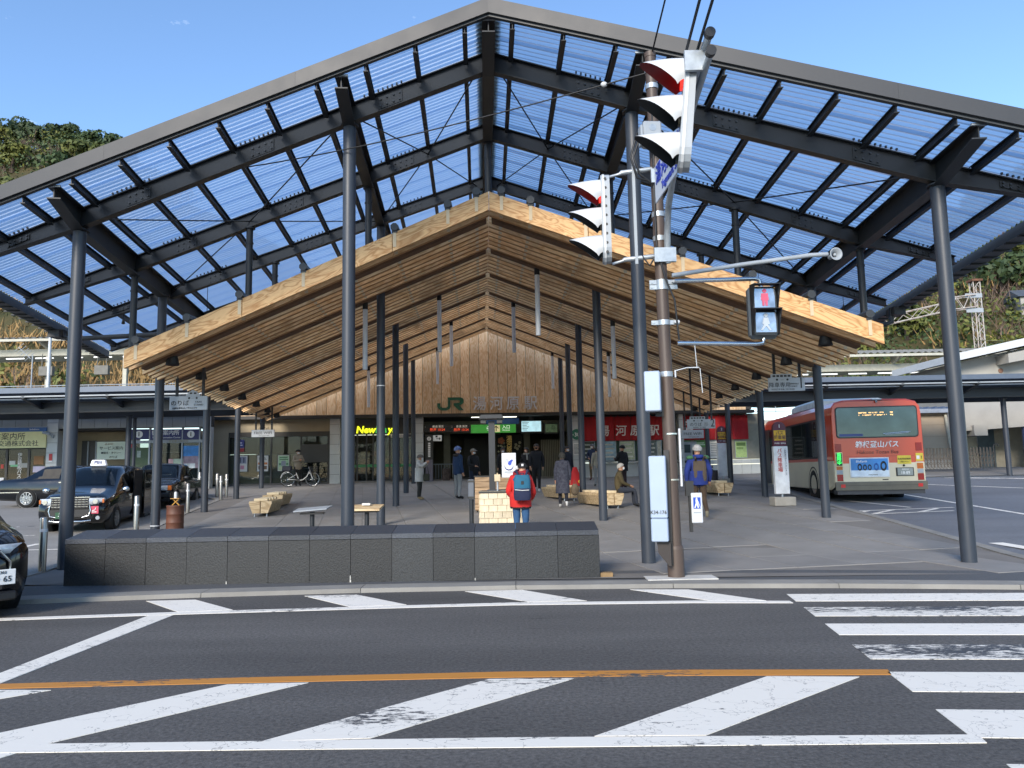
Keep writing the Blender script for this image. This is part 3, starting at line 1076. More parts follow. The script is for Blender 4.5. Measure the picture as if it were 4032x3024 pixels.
# wind bracing rods
for s in (-1, 1):
    for ta, ua, tb, ub in ((T_B1, 1, T_B2, .5), (T_B1, .05, T_B2, .5), (T_B1, 1, T_B2, 2), (T_B1, UO, T_B2, 2), (T_B2, .5, T_B3, 1), (T_B2, .5, T_B3, .1), (T_B2, 2, T_B3, 1.05), (T_B2, 2, T_B3, UO)):
        m = MB()
        m.cyl(P_s(ta, ua * s, -.2), P_s(tb, ub * s, -.2), .013, n=6)
        m.build('tie_rod', M_BLACK, steel)
# rain pipe each side
for s, u, ue in ((-1, -UO, UL), (1, UO, UR)):
    y = 18.15 if s < 0 else 18.3
    x0, x1 = XU(u, y), XU(ue, y + .4)
    z = 4.95
    m = MB()
    m.tube([(x0 + s * .05, y, z), (x1 - s * .3, y + .4, z), (x1 - s * .12, y + .42, z + .06), (x1 - s * .1, y + .42, zS(x1, y + .4) - .12)], .06, 12)
    m.box(x1 - .14, x1 + .14, y + .2, y + .62, zS(x1, y + .4) - .32, zS(x1, y + .4) - .135)
    m.build('rain_pipe', M_STEEL, steel)
    for k, uu in enumerate((3.4, 2.6) if s > 0 else (-3.5, -2.7)):
        xx = XU(uu, 19.4)
        m = MB()
        m.cyl((xx, 19.4, zS(xx, 19.4) - .02), (xx, 19.4, 5.6), .008, n=6)
        m.lathe([(.012, .12), (.03, .08), (.045, -.02), (.02, -.03)], 12, (xx, 19.4, 5.5))
        m.build('cable_drop', M_BLACK, steel)

# ------------------------------------------------------------------ timber canopy
timber = thing('timber_canopy', 'gabled timber canopy of slatted larch beams hanging over the forecourt', 'canopy', (0, 0, 0))
GAPS = [15.45, 18.35, 21.5, 24.65, 27.8, 31.1, 34.4]


def row_y(u, y0):
    """board rows swing from the skewed street front to the station front"""
    t = min(1, max(0, (y0 - 14.6) / 9.))
    return y0 - .229 * u * (1 - t) + .08 * (XU(u, y0) + 1.7) * .8 * max(0, min(1, (y0 - 26) / 9.))


def framed(name, mat, p0, p1, corners, parent):
    """mesh built in a local frame whose X axis runs along p0-p1, so that wood grain follows the board"""
    x = (p1 - p0).normalized()
    y = Vector((0, 0, 1)).cross(x).normalized()
    z = x.cross(y)
    M = Matrix((x, y, z)).transposed().to_4x4()
    M.translation = p0
    Mi = M.inverted()
    m = MB()
    m.hexa([Mi @ Vector(c) for c in corners])
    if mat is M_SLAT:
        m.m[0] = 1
        mat = [M_SLAT, M_PLYSHADE]
    o = m.build(name, mat, parent)
    o.matrix_world = M
    return o


def board(name, mat, ua, ub, y0, th, dep, parent, dz=0., gap=.006):
    ya, yb = row_y(ua, y0), row_y(ub, y0)
    xa, xb = XU(ua, ya), XU(ub, yb)
    pa, pb = Vector((xa, ya, zW(xa, ya) + dz)), Vector((xb, yb, zW(xb, yb) + dz))
    d = (pb - pa).normalized() * gap
    pa, pb = pa + d, pb - d
    t = Vector((0, th, 0))
    up = Vector((0, 0, dep))
    return framed(name, mat, pa, pb, [pa, pb, pb + t, pa + t, pa + up, pb + up, pb + t + up, pa + t + up], parent)


rows = [15.0]
for a, b in zip(GAPS, GAPS[1:]):
    rows += [a + .45 + k * (b - a - .9) / 5. for k in range(6)]
rows += [34.85, 35.3, 35.75]
JU = (0, .78, 2.0, UO)
for s in (-1, 1):
    for a, b in zip(JU, JU[1:]):
        board('fascia_beam', M_FASC, a * s, b * s, 14.6, .1, .37, timber)
for i, y0 in enumerate(rows):
    ue = UO - .005 * (i % 3)
    for s in (-1, 1):
        for a, b in zip(JU, JU[1:]):
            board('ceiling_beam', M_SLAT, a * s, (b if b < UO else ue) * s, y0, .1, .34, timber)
for y0 in GAPS:
    for s in (-1, 1):
        board('cross_beam', M_GAP, .02 * s, (UO - .06) * s, y0 - .1, .22, .3, timber, dz=.0)
for s in (-1, 1):
    m = MB()
    for (ya, yb) in ((14.62, 18.4), (18.4, 23), (23, 28), (28, 37.3)):
        q = []
        for y0 in (ya, yb):
            for u in (0, UO * s):
                y = row_y(u, y0); x = XU(u, y)
                q.append(Vector((x, y, zW(x, y) + .375)))
        c = [q[0], q[1], q[3], q[2]]
        m.add(c, [(0, 1, 2, 3)])
    m.build('skylight', M_SKYLIGHT, timber)
# purlin ends and their brackets along the street front, tabs under every board
PU = (.1, .33, .76, 1.13, 1.5, 2.02, 2.45, 2.87)
tabs = MB()
for u0 in PU:
    for s in (-1, 1):
        u = u0 * s
        y = row_y(u, 14.6); x = XU(u, y); z = zW(x, y)
        m = MB()
        oc = [(.075 * math.cos(math.pi / 8 + k * math.pi / 4) * 1.08, .075 * math.sin(math.pi / 8 + k * math.pi / 4) * 1.08) for k in range(8)]
        m.prism([(x + a, z + .37 + .1 + b) for a, b in oc], 1, y - .05, y + .5)
        m.box(x - .055, x + .055, y - .02, y + .45, z + .36, z + .41)
        m.build('purlin', M_DARK, timber)
        m = MB()
        m.hexa([(x - .032, y - .012, z + .07), (x + .032, y - .012, z + .07), (x + .032, y - .001, z + .07), (x - .032, y - .001, z + .07),
                (x - .032, y - .012, z + .39), (x + .032, y - .012, z + .39), (x + .032, y - .001, z + .39), (x - .032, y - .001, z + .39)])
        m.build('bracket', M_TAB, timber)
        for y0 in rows:
            if y0 > 31: continue
            yy = row_y(u, y0); xx = XU(u, yy); zz = zW(xx, yy)
            tabs.box(xx - .035, xx + .035, yy - .008, yy - .001, zz - .045 if False else zz + .012, zz + .075)
stuff(tabs.build('bracket_tab', M_TAB, timber))

# hanging tube lamps
M_TUBE = mk('frosted_tube', '#d2d6da', .35, var=.03)
LAMPS = [(-.5, 21.5, 'above the blue beanie man'), (-.43, 27.8, ''), (.29, 24.65, ''), (.45, 18.35, ''), (.88, 34.4, ''), (-.66, 34.4, ''), (1.44, 27.8, ''), (-1.15, 18.35, ''), (-1.5, 31.1, ''), (1.27, 21.5, '')]
WHERE = ['second lamp row from the street, left of the ridge', 'fourth lamp row from the street, left of the ridge', 'third lamp row from the street, beside the ridge', 'front lamp row, right of the ridge',
         'lamp row by the gable, right of the ridge', 'lamp row by the gable, left of the ridge', 'fourth lamp row from the street, right of the ridge', 'front lamp row, beside the left inner columns', 'fifth lamp row, far left', 'second lamp row, right of the inner columns']
for (u, y0, _), wh in zip(LAMPS, WHERE):
    y = row_y(u, y0) + .04; x = XU(u, y); z = zW(x, y) + .2
    t = thing('tube_lamp', 'frosted tube lamp, ' + wh, 'lamp', (x, y, z), 0, 'tube lamps under the timber canopy')
    m = MB(); m.cyl((0, 0, 0), (0, 0, -.36), .066, n=18); m.build('cap', M_BLACK, t)
    m = MB(); m.cyl((0, 0, -.36), (0, 0, -1.85), .06, n=18); m.build('tube', M_TUBE, t)
# cone spotlights at the eaves, one in each gap
ORD = ['first', 'second', 'third', 'fourth', 'fifth', 'sixth', 'seventh']
for i, y0 in enumerate(GAPS):
    for s in (-1, 1):
        u = 2.66 * s + .02 * i * s
        y = row_y(u, y0) + .05; x = XU(u, y); z = zW(x, y) + .2
        t = thing('cone_speaker', 'black cone speaker under the %s eave of the timber canopy, %s from the street' % ('taxi-side' if s < 0 else 'bus-side', ORD[i]), 'speaker', (x, y, z), 0, 'cone speakers under the eaves')
        m = MB(); m.cyl((0, 0, .0), (0, 0, -.1), .02, n=8); m.build('stem', M_BLACK, t)
        m = MB(); m.lathe([(.06, -.06), (.075, -.08), (.14, -.36), (.13, -.37), (.05, -.2)], 18); m.build('cone', M_BLACK, t)

# ------------------------------------------------------------------ station building (local frame: x along the front, y inwards, z world height)
station = thing('station_building', 'low station building with boarded gable and white tiled pillars behind the canopy', 'building', (-1.7, 36.8, 0), math.atan(.08))
M_DKFRAME = mk('dark_frame', '#2b2a28', .45, var=.1)
M_SOFFIT = mk('soffit', '#3a3a3a', .8, var=.1)
M_CONCOURSE = mk('concourse_wall', '#8b8778', .7, var=.08)
M_DIMWALL = mk('dim_wall', '#3c3a36', .8, var=.15)
M_BLIND = mk('pale_blind', '#b3a98f', .8, var=.05, scale=1)
M_BLIND2 = mk('brown_blind', '#7b6a4c', .8, var=.06, scale=1)
M_NAVY = mk('navy_sign', '#1b2560', .45, var=.05)
M_GREEN = mk('sign_green', '#0f5a3f', .4, var=.05)
M_SILVER = mk('silver_letter', '#e4e2e2', .45, var=.03)
M_CREAM = mk('cream_sign', '#ddd8a0', .5, var=.04)
M_INK = mk('sign_ink', '#23252a', .6, var=.05)
M_INKW = mk('sign_white', '#e4e4e2', .5, var=.03)
M_PAPER = mk('paper', '#d5d3cc', .7, var=.05)


def fb(name, mat, parent, x0, x1, z0, z1, y0=0., y1=.05, r=0.):
    m = MB()
    (m.rbox(x0, x1, y0, y1, z0, z1, r) if r else m.box(x0, x1, y0, y1, z0, z1))
    return m.build(name, mat, parent)


def at_front(x, z, y=0.):
    c, s = math.cos(math.atan(.08)), math.sin(math.atan(.08))
    return (-1.7 + x * c - y * s, 36.8 + x * s + y * c, z)


def fthing(name, label, cat, x, z, y=0., group=None):
    return thing(name, label, cat, at_front(x, z, y), math.atan(.08), group)


# gable boards
FZ0 = 4.36
xb, xe = -12.56, 13.26
nb = round((xe - xb) / .45)
for i in range(nb):
    a, b = xb + (xe - xb) * i / nb + .009, xb + (xe - xb) * (i + 1) / nb - .009
    m = MB()
    def ztop(x):
        wx, wy, _ = at_front(x, 0)
        return max(zW(wx, wy) + .3, FZ0 + .18)
    dy = random.uniform(0, .006)
    za, zb_ = ztop(a), ztop(b)
    m.hexa([(a, dy, FZ0), (b, dy, FZ0), (b, .05, FZ0), (a, .05, FZ0), (a, dy, za), (b, dy, zb_), (b, .05, zb_), (a, .05, za)])
    m.build('gable_board', M_FRIEZE, station)
fb('gable_backing', M_DIMWALL, station, xb - .3, xe + .3, FZ0 + .02, FZ0 + .4, .055, .3)
m = MB()
m.prism([(xb - .2, FZ0 + .02), (xe + .2, FZ0 + .02), (xe, FZ0 + .2), (-.1, 8.5), (xb, FZ0 + .2)], 1, .056, .25)
m.build('gable_core', M_DIMWALL, station)
fb('eave_trim', M_DKFRAME, station, xb - .4, xe + .4, FZ0 - .16, FZ0 - .005, -.06, .35)
fb('soffit', M_SOFFIT, station, xb - .4, xe + .4, FZ0 - .12, FZ0 - .02, .36, 9)
fb('rear_wall', M_DIMWALL, station, xb, xe, .9, 4.3, 9, 9.2)
fb('roof_slab', M_CONC, station, xb - .3, xe + .2, 4.5, 4.75, .4, 9.4)
fb('concourse_floor', M_GROUT, station, -12, 12, .9, 1.22, .45, 9)

# tiled pillars
TZ = [gz(36.8) - .05 + .47 * k for k in range(8)]
def pillar(x0, x1, y=.12, dep=.5, ztop=4.2, nm='pillar'):
    p = pbox(nm, M_DIMWALL, station, x0 + .012, x1 - .012, y + .012, y + dep, 1.0, ztop)
    for z0, z1 in zip(TZ, TZ[1:] + [ztop]):
        if z0 >= ztop - .02: break
        t = MB()
        t.rbox(x0, x1, y, y + .02, z0 + .006, min(z1, ztop) - .006, .004)
        t.build('tile', M_TILE, p)
        for xs0, xs1 in ((x0, x0 + .011), (x1 - .011, x1)):
            pass
    for sx in (x0 - .001, x1 - .012):
        t = MB(); t.box(sx, sx + .013, y + .021, y + dep, 1.0, ztop); t.build('side_tile', M_TILE, p)
    return p


for a, b in ((-6.97, -6.49), (-2.99, -2.58), (4.60, 4.98), (9.89, 10.10), (-12.73, -12.52)):
    pillar(a, b)

# shop front with blinds and posters
W0, W1, WM1, WM2 = -11.68, -7.02, -9.74, -8.35
WZ0, WZ1 = 1.23, 3.40
fb('shop_wall', M_BEIGE, station, -12.53, W0 - .02, 1.0, 4.25, .4, .6)
fb('shop_lintel', M_BEIGE, station, W0 - .02, W1, WZ1 + .22, 4.25, .4, .6)
fb('lintel_frame', M_DKFRAME, station, W0 - .02, W1, WZ1, WZ1 + .215, .36, .6)
fb('plinth', M_DKFRAME, station, -12.53, W1, 1.0, WZ0 - .02, .37, .6)
for x in (W0, WM1, WM2, W1 - .06):
    fb('mullion', M_DKFRAME, station, x - .03, x + .04, WZ0 - .02, WZ1, .37, .47)
for a, b in ((W0 + .04, WM1 - .03), (WM1 + .04, WM2 - .03), (WM2 + .04, W1 - .06)):
    fb('pane', M_GLASS, station, a, b, WZ0 - .015, WZ1 - .01, .41, .418)
ZM = 2.59
fb('upper_blind', M_BLIND2, station, W0 + .03, W1 - .07, ZM, WZ1 - .02, .5, .53)
fb('lower_blind', M_BLIND, station, W0 + .03, WM2 - .02, WZ0, ZM - .02, .49, .52)
fb('display_back', M_DIMWALL, station, WM2 + .05, W1 - .07, WZ0, ZM, 1.2, 1.25)
for k in range(3):
    fb('display_shelf', M_GREYPAINT, station, WM2 + .06, W1 - .08, WZ0 + .15 + k * .24, WZ0 + .17 + k * .24, .6, 1.15)


def poster(label, x0, x1, z0, z1, blocks, frame=None, y=.36, emit=0.):
    """framed sheet with printed blocks: (u0, u1, v0, v1, colour)"""
    xc, zc = (x0 + x1) / 2, z0
    t = fthing('poster', label, 'poster', xc, zc, y)
    hw, h = (x1 - x0) / 2, z1 - z0
    if frame:
        q = MB()
        e = .025
        for a, b, c, d in ((-hw - e, hw + e, -e, 0), (-hw - e, hw + e, h, h + e), (-hw - e, -hw, 0, h), (hw, hw + e, 0, h)):
            q.box(a, b, -.02, .01, c, d)
        q.build('frame', frame, t)
    pm = MB(); pm.box(-hw, hw, -.006, .004, 0, h)
    pm.build('sheet', mk('poster_sheet' + ('_lit' if emit else ''), '#d8d6d0', .5, var=.03, emit=emit), t)
    for i, (u0, u1, v0, v1, c) in enumerate(blocks):
        b = MB(); b.box(-hw + 2 * hw * u0, -hw + 2 * hw * u1, -.0085 - .0006 * i, -.006, h * v0, h * v1)
        b.build('print_block', mk('print_' + c + ('_lit' if emit else ''), c, .5, var=.12, scale=12, emit=emit), t)
    return t


ROWS_ = lambda u0, u1, v0, v1, n, c: [(u0, u1 - (k % 3) * .06, v0 + (v1 - v0) * k / n, v0 + (v1 - v0) * (k + .5) / n, c) for k in range(n)]
poster('grey poster of two figures with a pink flower in the shop window', -11.33,-10.81,1.78,2.53, [(.1, .9, .5, .92, '#8f93a8'), (.3, .45, .55, .88, '#50566e'), (.6, .75, .55, .88, '#4c5268'), (.38, .72, .15, .38, '#c98aa0')], M_DKFRAME)
poster('white poster with an orange band and two food pictures in the shop window', -10.36,-9.85,1.78,2.52, [(.08, .92, .42, .56, '#c8793d'), (.12, .45, .12, .34, '#6f5138'), (.55, .88, .12, .34, '#6f5138'), (.35, .65, .6, .68, '#d89030')] + ROWS_(.15, .85, .72, .92, 3, '#5a5a58'), M_DKFRAME)
poster('pale green poster with small product pictures in the shop window', -9.41,-8.88,1.78,2.52, [(.05, .95, .04, .96, '#a9c9a4'), (.3, .7, .32, .64, '#8d93a0'), (.1, .3, .36, .5, '#5d8a66'), (.72, .92, .36, .5, '#5d8a66'), (.1, .9, .06, .26, '#bfc9a0')] + ROWS_(.15, .9, .7, .94, 2, '#4d7a58'), M_DKFRAME)
t_ = poster('navy and red notice hung above the grey poster', -11.38,-10.97,2.71,3.27, [(0, 1, .32, 1, '#27307a'), (0, 1, 0, .3, '#a8282c')] + ROWS_(.15, .8, .5, .88, 2, '#c9cce0'))
poster('lit blue travel poster with a red castle in a black case', -8.21,-7.71,2.25,2.95, [(0, 1, .72, 1, '#4f86c4'), (.06, .6, .36, .7, '#9c4a3c'), (.1, .56, .56, .68, '#c9ccd0'), (.1, .4, .1, .26, '#6a7090'), (.55, .9, .1, .26, '#4a5a70')] + ROWS_(.64, .96, .34, .7, 4, '#6a6a78'), M_DKFRAME, emit=.25)
pb = poster('lit yellow poster with a large 20 in a black case', -7.58,-7.08,2.24,2.94, [(0, 1, 0, 1, '#e0b83c'), (.06, .5, .76, .94, '#5a3828'), (.52, .95, .76, .94, '#b8382c'), (.08, .5, .48, .7, '#c9c4a8'), (.55, .92, .48, .7, '#9a7a98')], M_DKFRAME, emit=.25)
text('lettering', '20', .3, mk('print_brown', '#8a4a1c', .5), pb, (-.12, -.014, .2), bold=.02, shear=.2)
fb('poster_case', M_DKFRAME, station, *[v for v in (-8.30,-7.00,2.15,3.01)][:2], *[v for v in (-8.30,-7.00,2.15,3.01)][2:], .33, .368)

# convenience shop
N0, N1 = -6.49, -3.00
fb('shop_header', M_DKFRAME, station, N0, N1, 3.44, 4.25, .45, .6)
for x in (N0 + .02, -5.74, -5.30, -4.99, -4.20, -3.76, N1 - .06):
    fb('door_post', M_DKFRAME, station, x - .03, x + .04, 1.15, 3.44, .5, .58)
fb('door_glass', M_GLASS, station, N0, N1, 1.2, 3.44, .53, .538)
fb('door_rail', M_DKFRAME, station, N0, N1, 1.12, 1.24, .5, .58)
fb('green_band', mk('green_film', '#2f7d4a', .5, var=.1), station, N0 + .1, N1 - .1, 1.88, 2.01, .518, .527)
fb('shop_rear', mk('shop_interior', '#6d5f48', .8, var=.35, scale=2.5), station, N0, N1, 1.1, 3.6, 3.4, 3.5)
for xs in range(7):
    for k in range(4):
        xx = N0 + .25 + xs * .52
        b = MB(); b.box(xx, xx + .42, 1.6 + (xs % 3) * .3, 2.1 + (xs % 3) * .3, 1.3 + k * .38, 1.55 + k * .38)
        b.build('goods', mk('goods_%d' % ((xs * 3 + k) % 5), ('#9a6a4a', '#b8a070', '#6a7a5a', '#8a8078', '#a05a40')[(xs * 3 + k) % 5], .7, var=.4, scale=9), station)
fb('shop_ceiling_light', mk('shop_light', '#e8e0c8', .5, emit=1.2), station, N0 + .5, N1 - .5, 3.45, 3.5, 1.4, 1.55)
sg = fthing('shop_sign', 'glowing yellow and green shop name sign over the glass doors', 'sign', -4.91, 3.65, .42)
M_NDY = mk('sign_yellow_glow', '#c9d21e', .4, emit=.9); M_NDG = mk('sign_green_glow', '#38a048', .4, emit=.5)
text('lettering', 'New', .46, M_NDY, sg, (-.42, -.02, 0), bold=.03, shear=.15, ext=.02)
text('lettering', 'Da', .46, M_NDG, sg, (.3, -.02, 0), bold=.03, shear=.15, ext=.02)
text('lettering', 'ys', .46, M_NDY, sg, (.82, -.02, 0), bold=.03, shear=.15, ext=.02)
poster('pale banner over the shop door with a dark photo', -4.14,-3.02,3.27,3.44, [(.05, .25, .1, .9, '#6a6a90'), (.75, 1, .1, .9, '#2c2c34')] + ROWS_(.3, .7, .2, .8, 2, '#8a8a90'), y=.44)

# station name and logo
jr = fthing('station_logo', 'green JR emblem fixed to the boarded gable', 'sign', -1.27,4.81, -.06)
J0, J1, JZ0, JZ1 = -1.89,-0.63,4.45,5.07
jw, jh = J1 - J0, JZ1 - JZ0
def jpoly(pts):
    m = MB()
    m.prism([(-jw / 2 + u * jw, -jh / 2 + v * jh) for u, v in pts], 1, -.05, .02)
    m.build('letter_stroke', M_GREEN, jr)
T = .2
jpoly([(0, .56), (0, .3), (.06, .1), (.16, 0), (.34, 0), (.46, .1), (.5, .26), (.5, .78), (.4, .78), (.4, .3), (.34, .2), (.2, .2), (.12, .3), (.12, .56)])
jpoly([(.4, .785), (.4, 1), (.88, 1), (.97, .92), (1, .8), (1, .6), (.94, .46), (.84, .4), (.62, .4), (.62, .56), (.8, .56), (.86, .62), (.86, .74), (.8, .785)])
jpoly([(.62, .395), (.82, .395), (1, 0), (.82, 0)])
for i, (ch, px) in enumerate((('湯', 1035.5), ('河', 1070.5), ('原', 1107), ('駅', 1145.5))):
    pass
nm = fthing('station_name', 'silver Japanese letters of the station name on the boarded gable', 'sign', 1.35,4.77, -.06)
for ch, dx in (('湯', 0.09), ('河', 0.90), ('原', 1.70), ('駅', 2.55)):
    text('letter', ch, .72, M_SILVER, nm, (dx - 1.32, -.04, 0), ext=.035, sx=.92, bold=.008)

# concourse
C0, C1 = -2.59, 4.64
CR0, CR1 = C0 - .3, C1 + .3
fb('concourse_wall', M_CONCOURSE, station, CR0, CR1, 3.55, 4.2, 3.2, 3.35)
fb('concourse_rear', mk('concourse_rear', '#5b5648', .8, var=.2, scale=1.2), station, CR0, CR1, 1.1, 3.6, 7.2, 7.3)
fb('side_wall', M_CONCOURSE, station, CR0 - .1, CR0, 1.1, 4.2, .7, 7.2)
fb('side_wall', M_CONCOURSE, station, CR1, CR1 + .1, 1.1, 4.2, .7, 7.2)
fb('gate_shade', M_BLACK, station, -0.55, 1.04, 1.2, 3.5, 6.9, 7.1)
for x in (-1.65, 0.99, 2.54):
    fb('inner_pillar', M_CONCOURSE, station, x, x + .35, 1.1, 4.2, 3.6, 3.95)
M_LEDR = mk('led_red', '#b03a20', .5, emit=.7); M_BOARD = mk('board_black', '#15110f', .4, var=.1)
for lab, x0, x1, z0, z1, num in (('departure board headed 1 beside the tiled pillar', -2.57,-1.30,3.50,3.86, '1'), ('departure board headed 2 next to the green entrance sign', -1.28,-0.29,3.48,3.85, '2')):
    t = fthing('departure_board', lab, 'display', (x0 + x1) / 2, (z0 + z1) / 2, .6, 'departure boards')
    hw, hh = (x1 - x0) / 2, (z1 - z0) / 2
    pbox('case', M_BOARD, t, -hw, hw, 0, .18, -hh, hh)
    text('lettering', num, .14, M_INKW, t, (-hw + .07, -.006, hh - .09))
    text('lettering', '普通 東京', .13, mk('led_white', '#b8b0a0', .5, emit=.3), t, (.05, -.006, hh - .09))
    text('lettering', '熱海 10:24', .16, M_LEDR, t, (.02, -.006, -hh + .12), bold=.01)
gs = fthing('entrance_sign', 'green lit entrance sign with an up arrow above the gates', 'sign', (-0.29 + 1.90) / 2, 3.64, .6)
gw = (1.90 - -0.29) / 2
M_GRN = mk('sign_lit_green', '#2f7a2c', .4, emit=.35)
pbox('panel', M_GRN, gs, -gw, gw, 0, .2, -.2, .2)
pbox('arrow_panel', mk('arrow_plate', '#c9c08c', .4, emit=.3), gs, -.06, .32, -.006, 0, -.17, .17)
m = MB(); m.box(.11, .15, -.01, -.006, -.13, .1); m.prism([(.02, .03), (.13, .15), (.24, .03), (.24, -.02), (.13, .1), (.02, -.02)], 1, -.0101, -.0061); m.build('arrow', M_INK, gs)
M_LW = mk('letter_lit', '#dfe6d8', .5, emit=.4)
text('lettering', '入口', .2, M_LW, gs, (.62, -.006, .06)); text('lettering', 'Entrance', .1, M_LW, gs, (.62, -.006, -.08)); text('lettering', 'ら', .24, M_LW, gs, (-.25, -.006, 0))
t = fthing('blue_sign', 'dim blue hanging sign behind the green entrance sign', 'sign', (1.25), 4.02, 1.0); pbox('panel', mk('blue_sign', '#20406e', .5, emit=.1), t, -.85, .85, 0, .15, -.14, .14)
t = fthing('light_strip', 'long fluorescent strip light under the station soffit', 'light', (0.84), 4.20, .5); pbox('tube', mk('fluorescent', '#f2efe0', .5, emit=1.6), t, -1.1, 1.1, 0, .05, -.02, .02); pbox('housing', M_WHITE, t, -1.15, 1.15, -.01, .08, .021, .06)
sc = fthing('info_screen', 'bright pale blue information screen hanging beside the entrance sign', 'screen', 2.66, 3.71, .6)
pbox('case', M_BLACK, sc, -.5, .5, 0, .12, -.33, .3); pbox('display', mk('screen_blue', '#9cc0c8', .3, emit=.55), sc, -.48, .48, -.008, 0, -.24, .27)
for k in range(6):
    pbox('text_row', mk('screen_text', '#4a6a74', .4), sc, -.44, -.12 - (k % 3) * .05, -.012, -.008, .2 - k * .075, .225 - k * .075)
pbox('hanger', M_BLACK, sc, -.12, .12, .03, .1, .3, .55)
sc2 = fthing('info_screen', 'dark screen with a green picture hanging by the gate', 'screen', 3.66, 3.63, .8)
pbox('case', M_BLACK, sc2, -.36, .36, 0, .12, -.28, .26); pbox('display', mk('screen_green', '#4a5f44', .3, var=.5, scale=9, emit=.15), sc2, -.28, .3, -.008, 0, -.2, .2)
ar = fthing('direction_sign', 'white sign with a black arrow pointing at the gates', 'sign', -1.96, 3.22, .6)
pbox('panel', mk('sign_face', '#c8cac8', .4, emit=.12), ar, -.25, .25, 0, .08, -.14, .14)
m = MB(); m.prism([(-.02, -.045), (.12, -.045), (.12, -.1), (.21, -.03), (.12, .04), (.12, -.015), (-.02, -.015)], 1, -.008, -.002); m.build('arrow', M_INK, ar)
pbox('pictogram', M_INK, ar, -.05, .05, -.006, 0, .03, .12)
ki = fthing('information_post', 'narrow dark information post with a round i at the entrance', 'sign', -2.31, 1.13, .25)
pbox('body', M_DKFRAME, ki, -.19, .19, 0, .12, 0, 2.25, .01)
m = MB(); m.M = Matrix.Rotation(H_, 4, 'X'); m.cyl((0, 2.05, .0), (0, 2.05, .012), .1, n=24); m.build('disc', M_INKW, ki)
text('lettering', 'i', .18, M_INK, ki, (0, -.018, 2.05), bold=.02)
for k in range(7):
    pbox('label_plate', M_INKW, ki, -.05, .06, -.008, 0, 1.18 + k * .1, 1.26 + k * .1)
pbox('lower_panel', mk('grey_violet', '#6a6570', .6), ki, -.17, .17, -.01, -.001, .02, 1.05)
fe = fthing('railing', 'white railing inside the station entrance', 'railing', -1.78, 1.2, 2.0)
for k in range(9):
    pbox('baluster', M_GREYPAINT, fe, -.55 + k * .14, -.52 + k * .14, 0, .03, 0, .75)
pbox('rail', M_GREYPAINT, fe, -.58, .63, -.01, .04, .75, .8)
gt = fthing('folding_grille', 'slatted metal grille beside the ticket gates', 'grille', 3.74, 1.2, 1.6)
for k in range(12):
    pbox('bar', M_CONCOURSE, gt, -.5 + k * .09, -.46 + k * .09, 0, .03, 0, 1.9)
bn = fthing('hanging_banner', 'black hanging banner with gold hot spring lettering and flowers', 'banner', 1.74, 2.73, 3.0)
pbox('cloth', mk('banner_black', '#131110', .8, var=.2), bn, -.68, .68, 0, .02, -.78, .74)
M_GOLD = mk('gold_print', '#b99a52', .5, emit=.12)
text('lettering', '湯河原温泉', .3, M_GOLD, bn, (.0, -.006, .66), vertical=True)
def bloom(c, r, col, n=5):
    m = MB()
    for k in range(n):
        a = 2 * math.pi * k / n
        m.M = Matrix.Translation((c[0] + r * .6 * math.cos(a), -.008 - .0007 * k, c[1] + r * .6 * math.sin(a))) @ Matrix.Rotation(H_, 4, 'X')
        m.cyl((0, 0, 0), (0, 0, .003), r * .5, n=12)
    m.M = None
    return m
bloom((-.42, .42), .17, 0).build('flower', mk('print_orange', '#a85a34', .6), bn)
for cx_, cz_ in ((-.5, .15), (-.3, .1), (-.5, -.15), (-.32, .28)):
    bloom((cx_, cz_), .1, 0, 2).build('leaf', mk('print_cream', '#a39a80', .6), bn)
for cx_, cz_ in ((.35, .2), (.5, .12), (.42, -.02), (.55, .3), (.32, .05)):
    bloom((cx_, cz_), .07, 0).build('flower', mk('print_cream', '#a39a80', .6), bn)

# ticket office with red half-curtains
K0, K1 = 5.01, 9.95
KT = 2.94
CL = 1.94
fb('office_wall', mk('office_green', '#2c4a3c', .6, var=.1), station, K0, K1, CL, 4.2, .9, 1.0)
fb('counter_front', M_TILE, station, K0, K1, 1.12, CL - .1, .42, .6)
fb('kick_plate', mk('kick_steel', '#b6b8b8', .3, metal=.5), station, K0, K1, 1.05, 1.27, .4, .415)
fb('counter_ledge', M_CHROME, station, K0, K1, CL - .1, CL, .3, .62)
for a, b, c in ((5.24, 5.79, '#20281f'), (6.11, 6.85, '#7d96a4'), (7.08, 7.79, '#9aa38c'), (8.51, 8.91, '#57615d'), (8.95, 9.14, '#a8aaa0'), (9.28, 9.81, '#3b423c')):
    w_ = fb('office_window', mk('window_' + c, c, .35, var=.25, scale=5, emit=.06), station, a, b, CL + .08, KT - .02, .82, .88)
    for k in range(4):
        q = MB(); q.box(a + .06, b - .08 - .05 * (k % 2), .812, .819, CL + .2 + k * .2, CL + .27 + k * .2); q.build('print_line', M_PAPER, w_)
    q = MB()
    for e0, e1, f0, f1 in ((a - .03, b + .03, CL + .04, CL + .08), (a - .03, b + .03, KT - .02, KT + .02), (a - .03, a, CL + .08, KT - .02), (b, b + .03, CL + .08, KT - .02)):
        q.box(e0, e1, .8, .9, e1 * 0 + f0, f1)
    q.build('window_frame', M_GALV, w_)


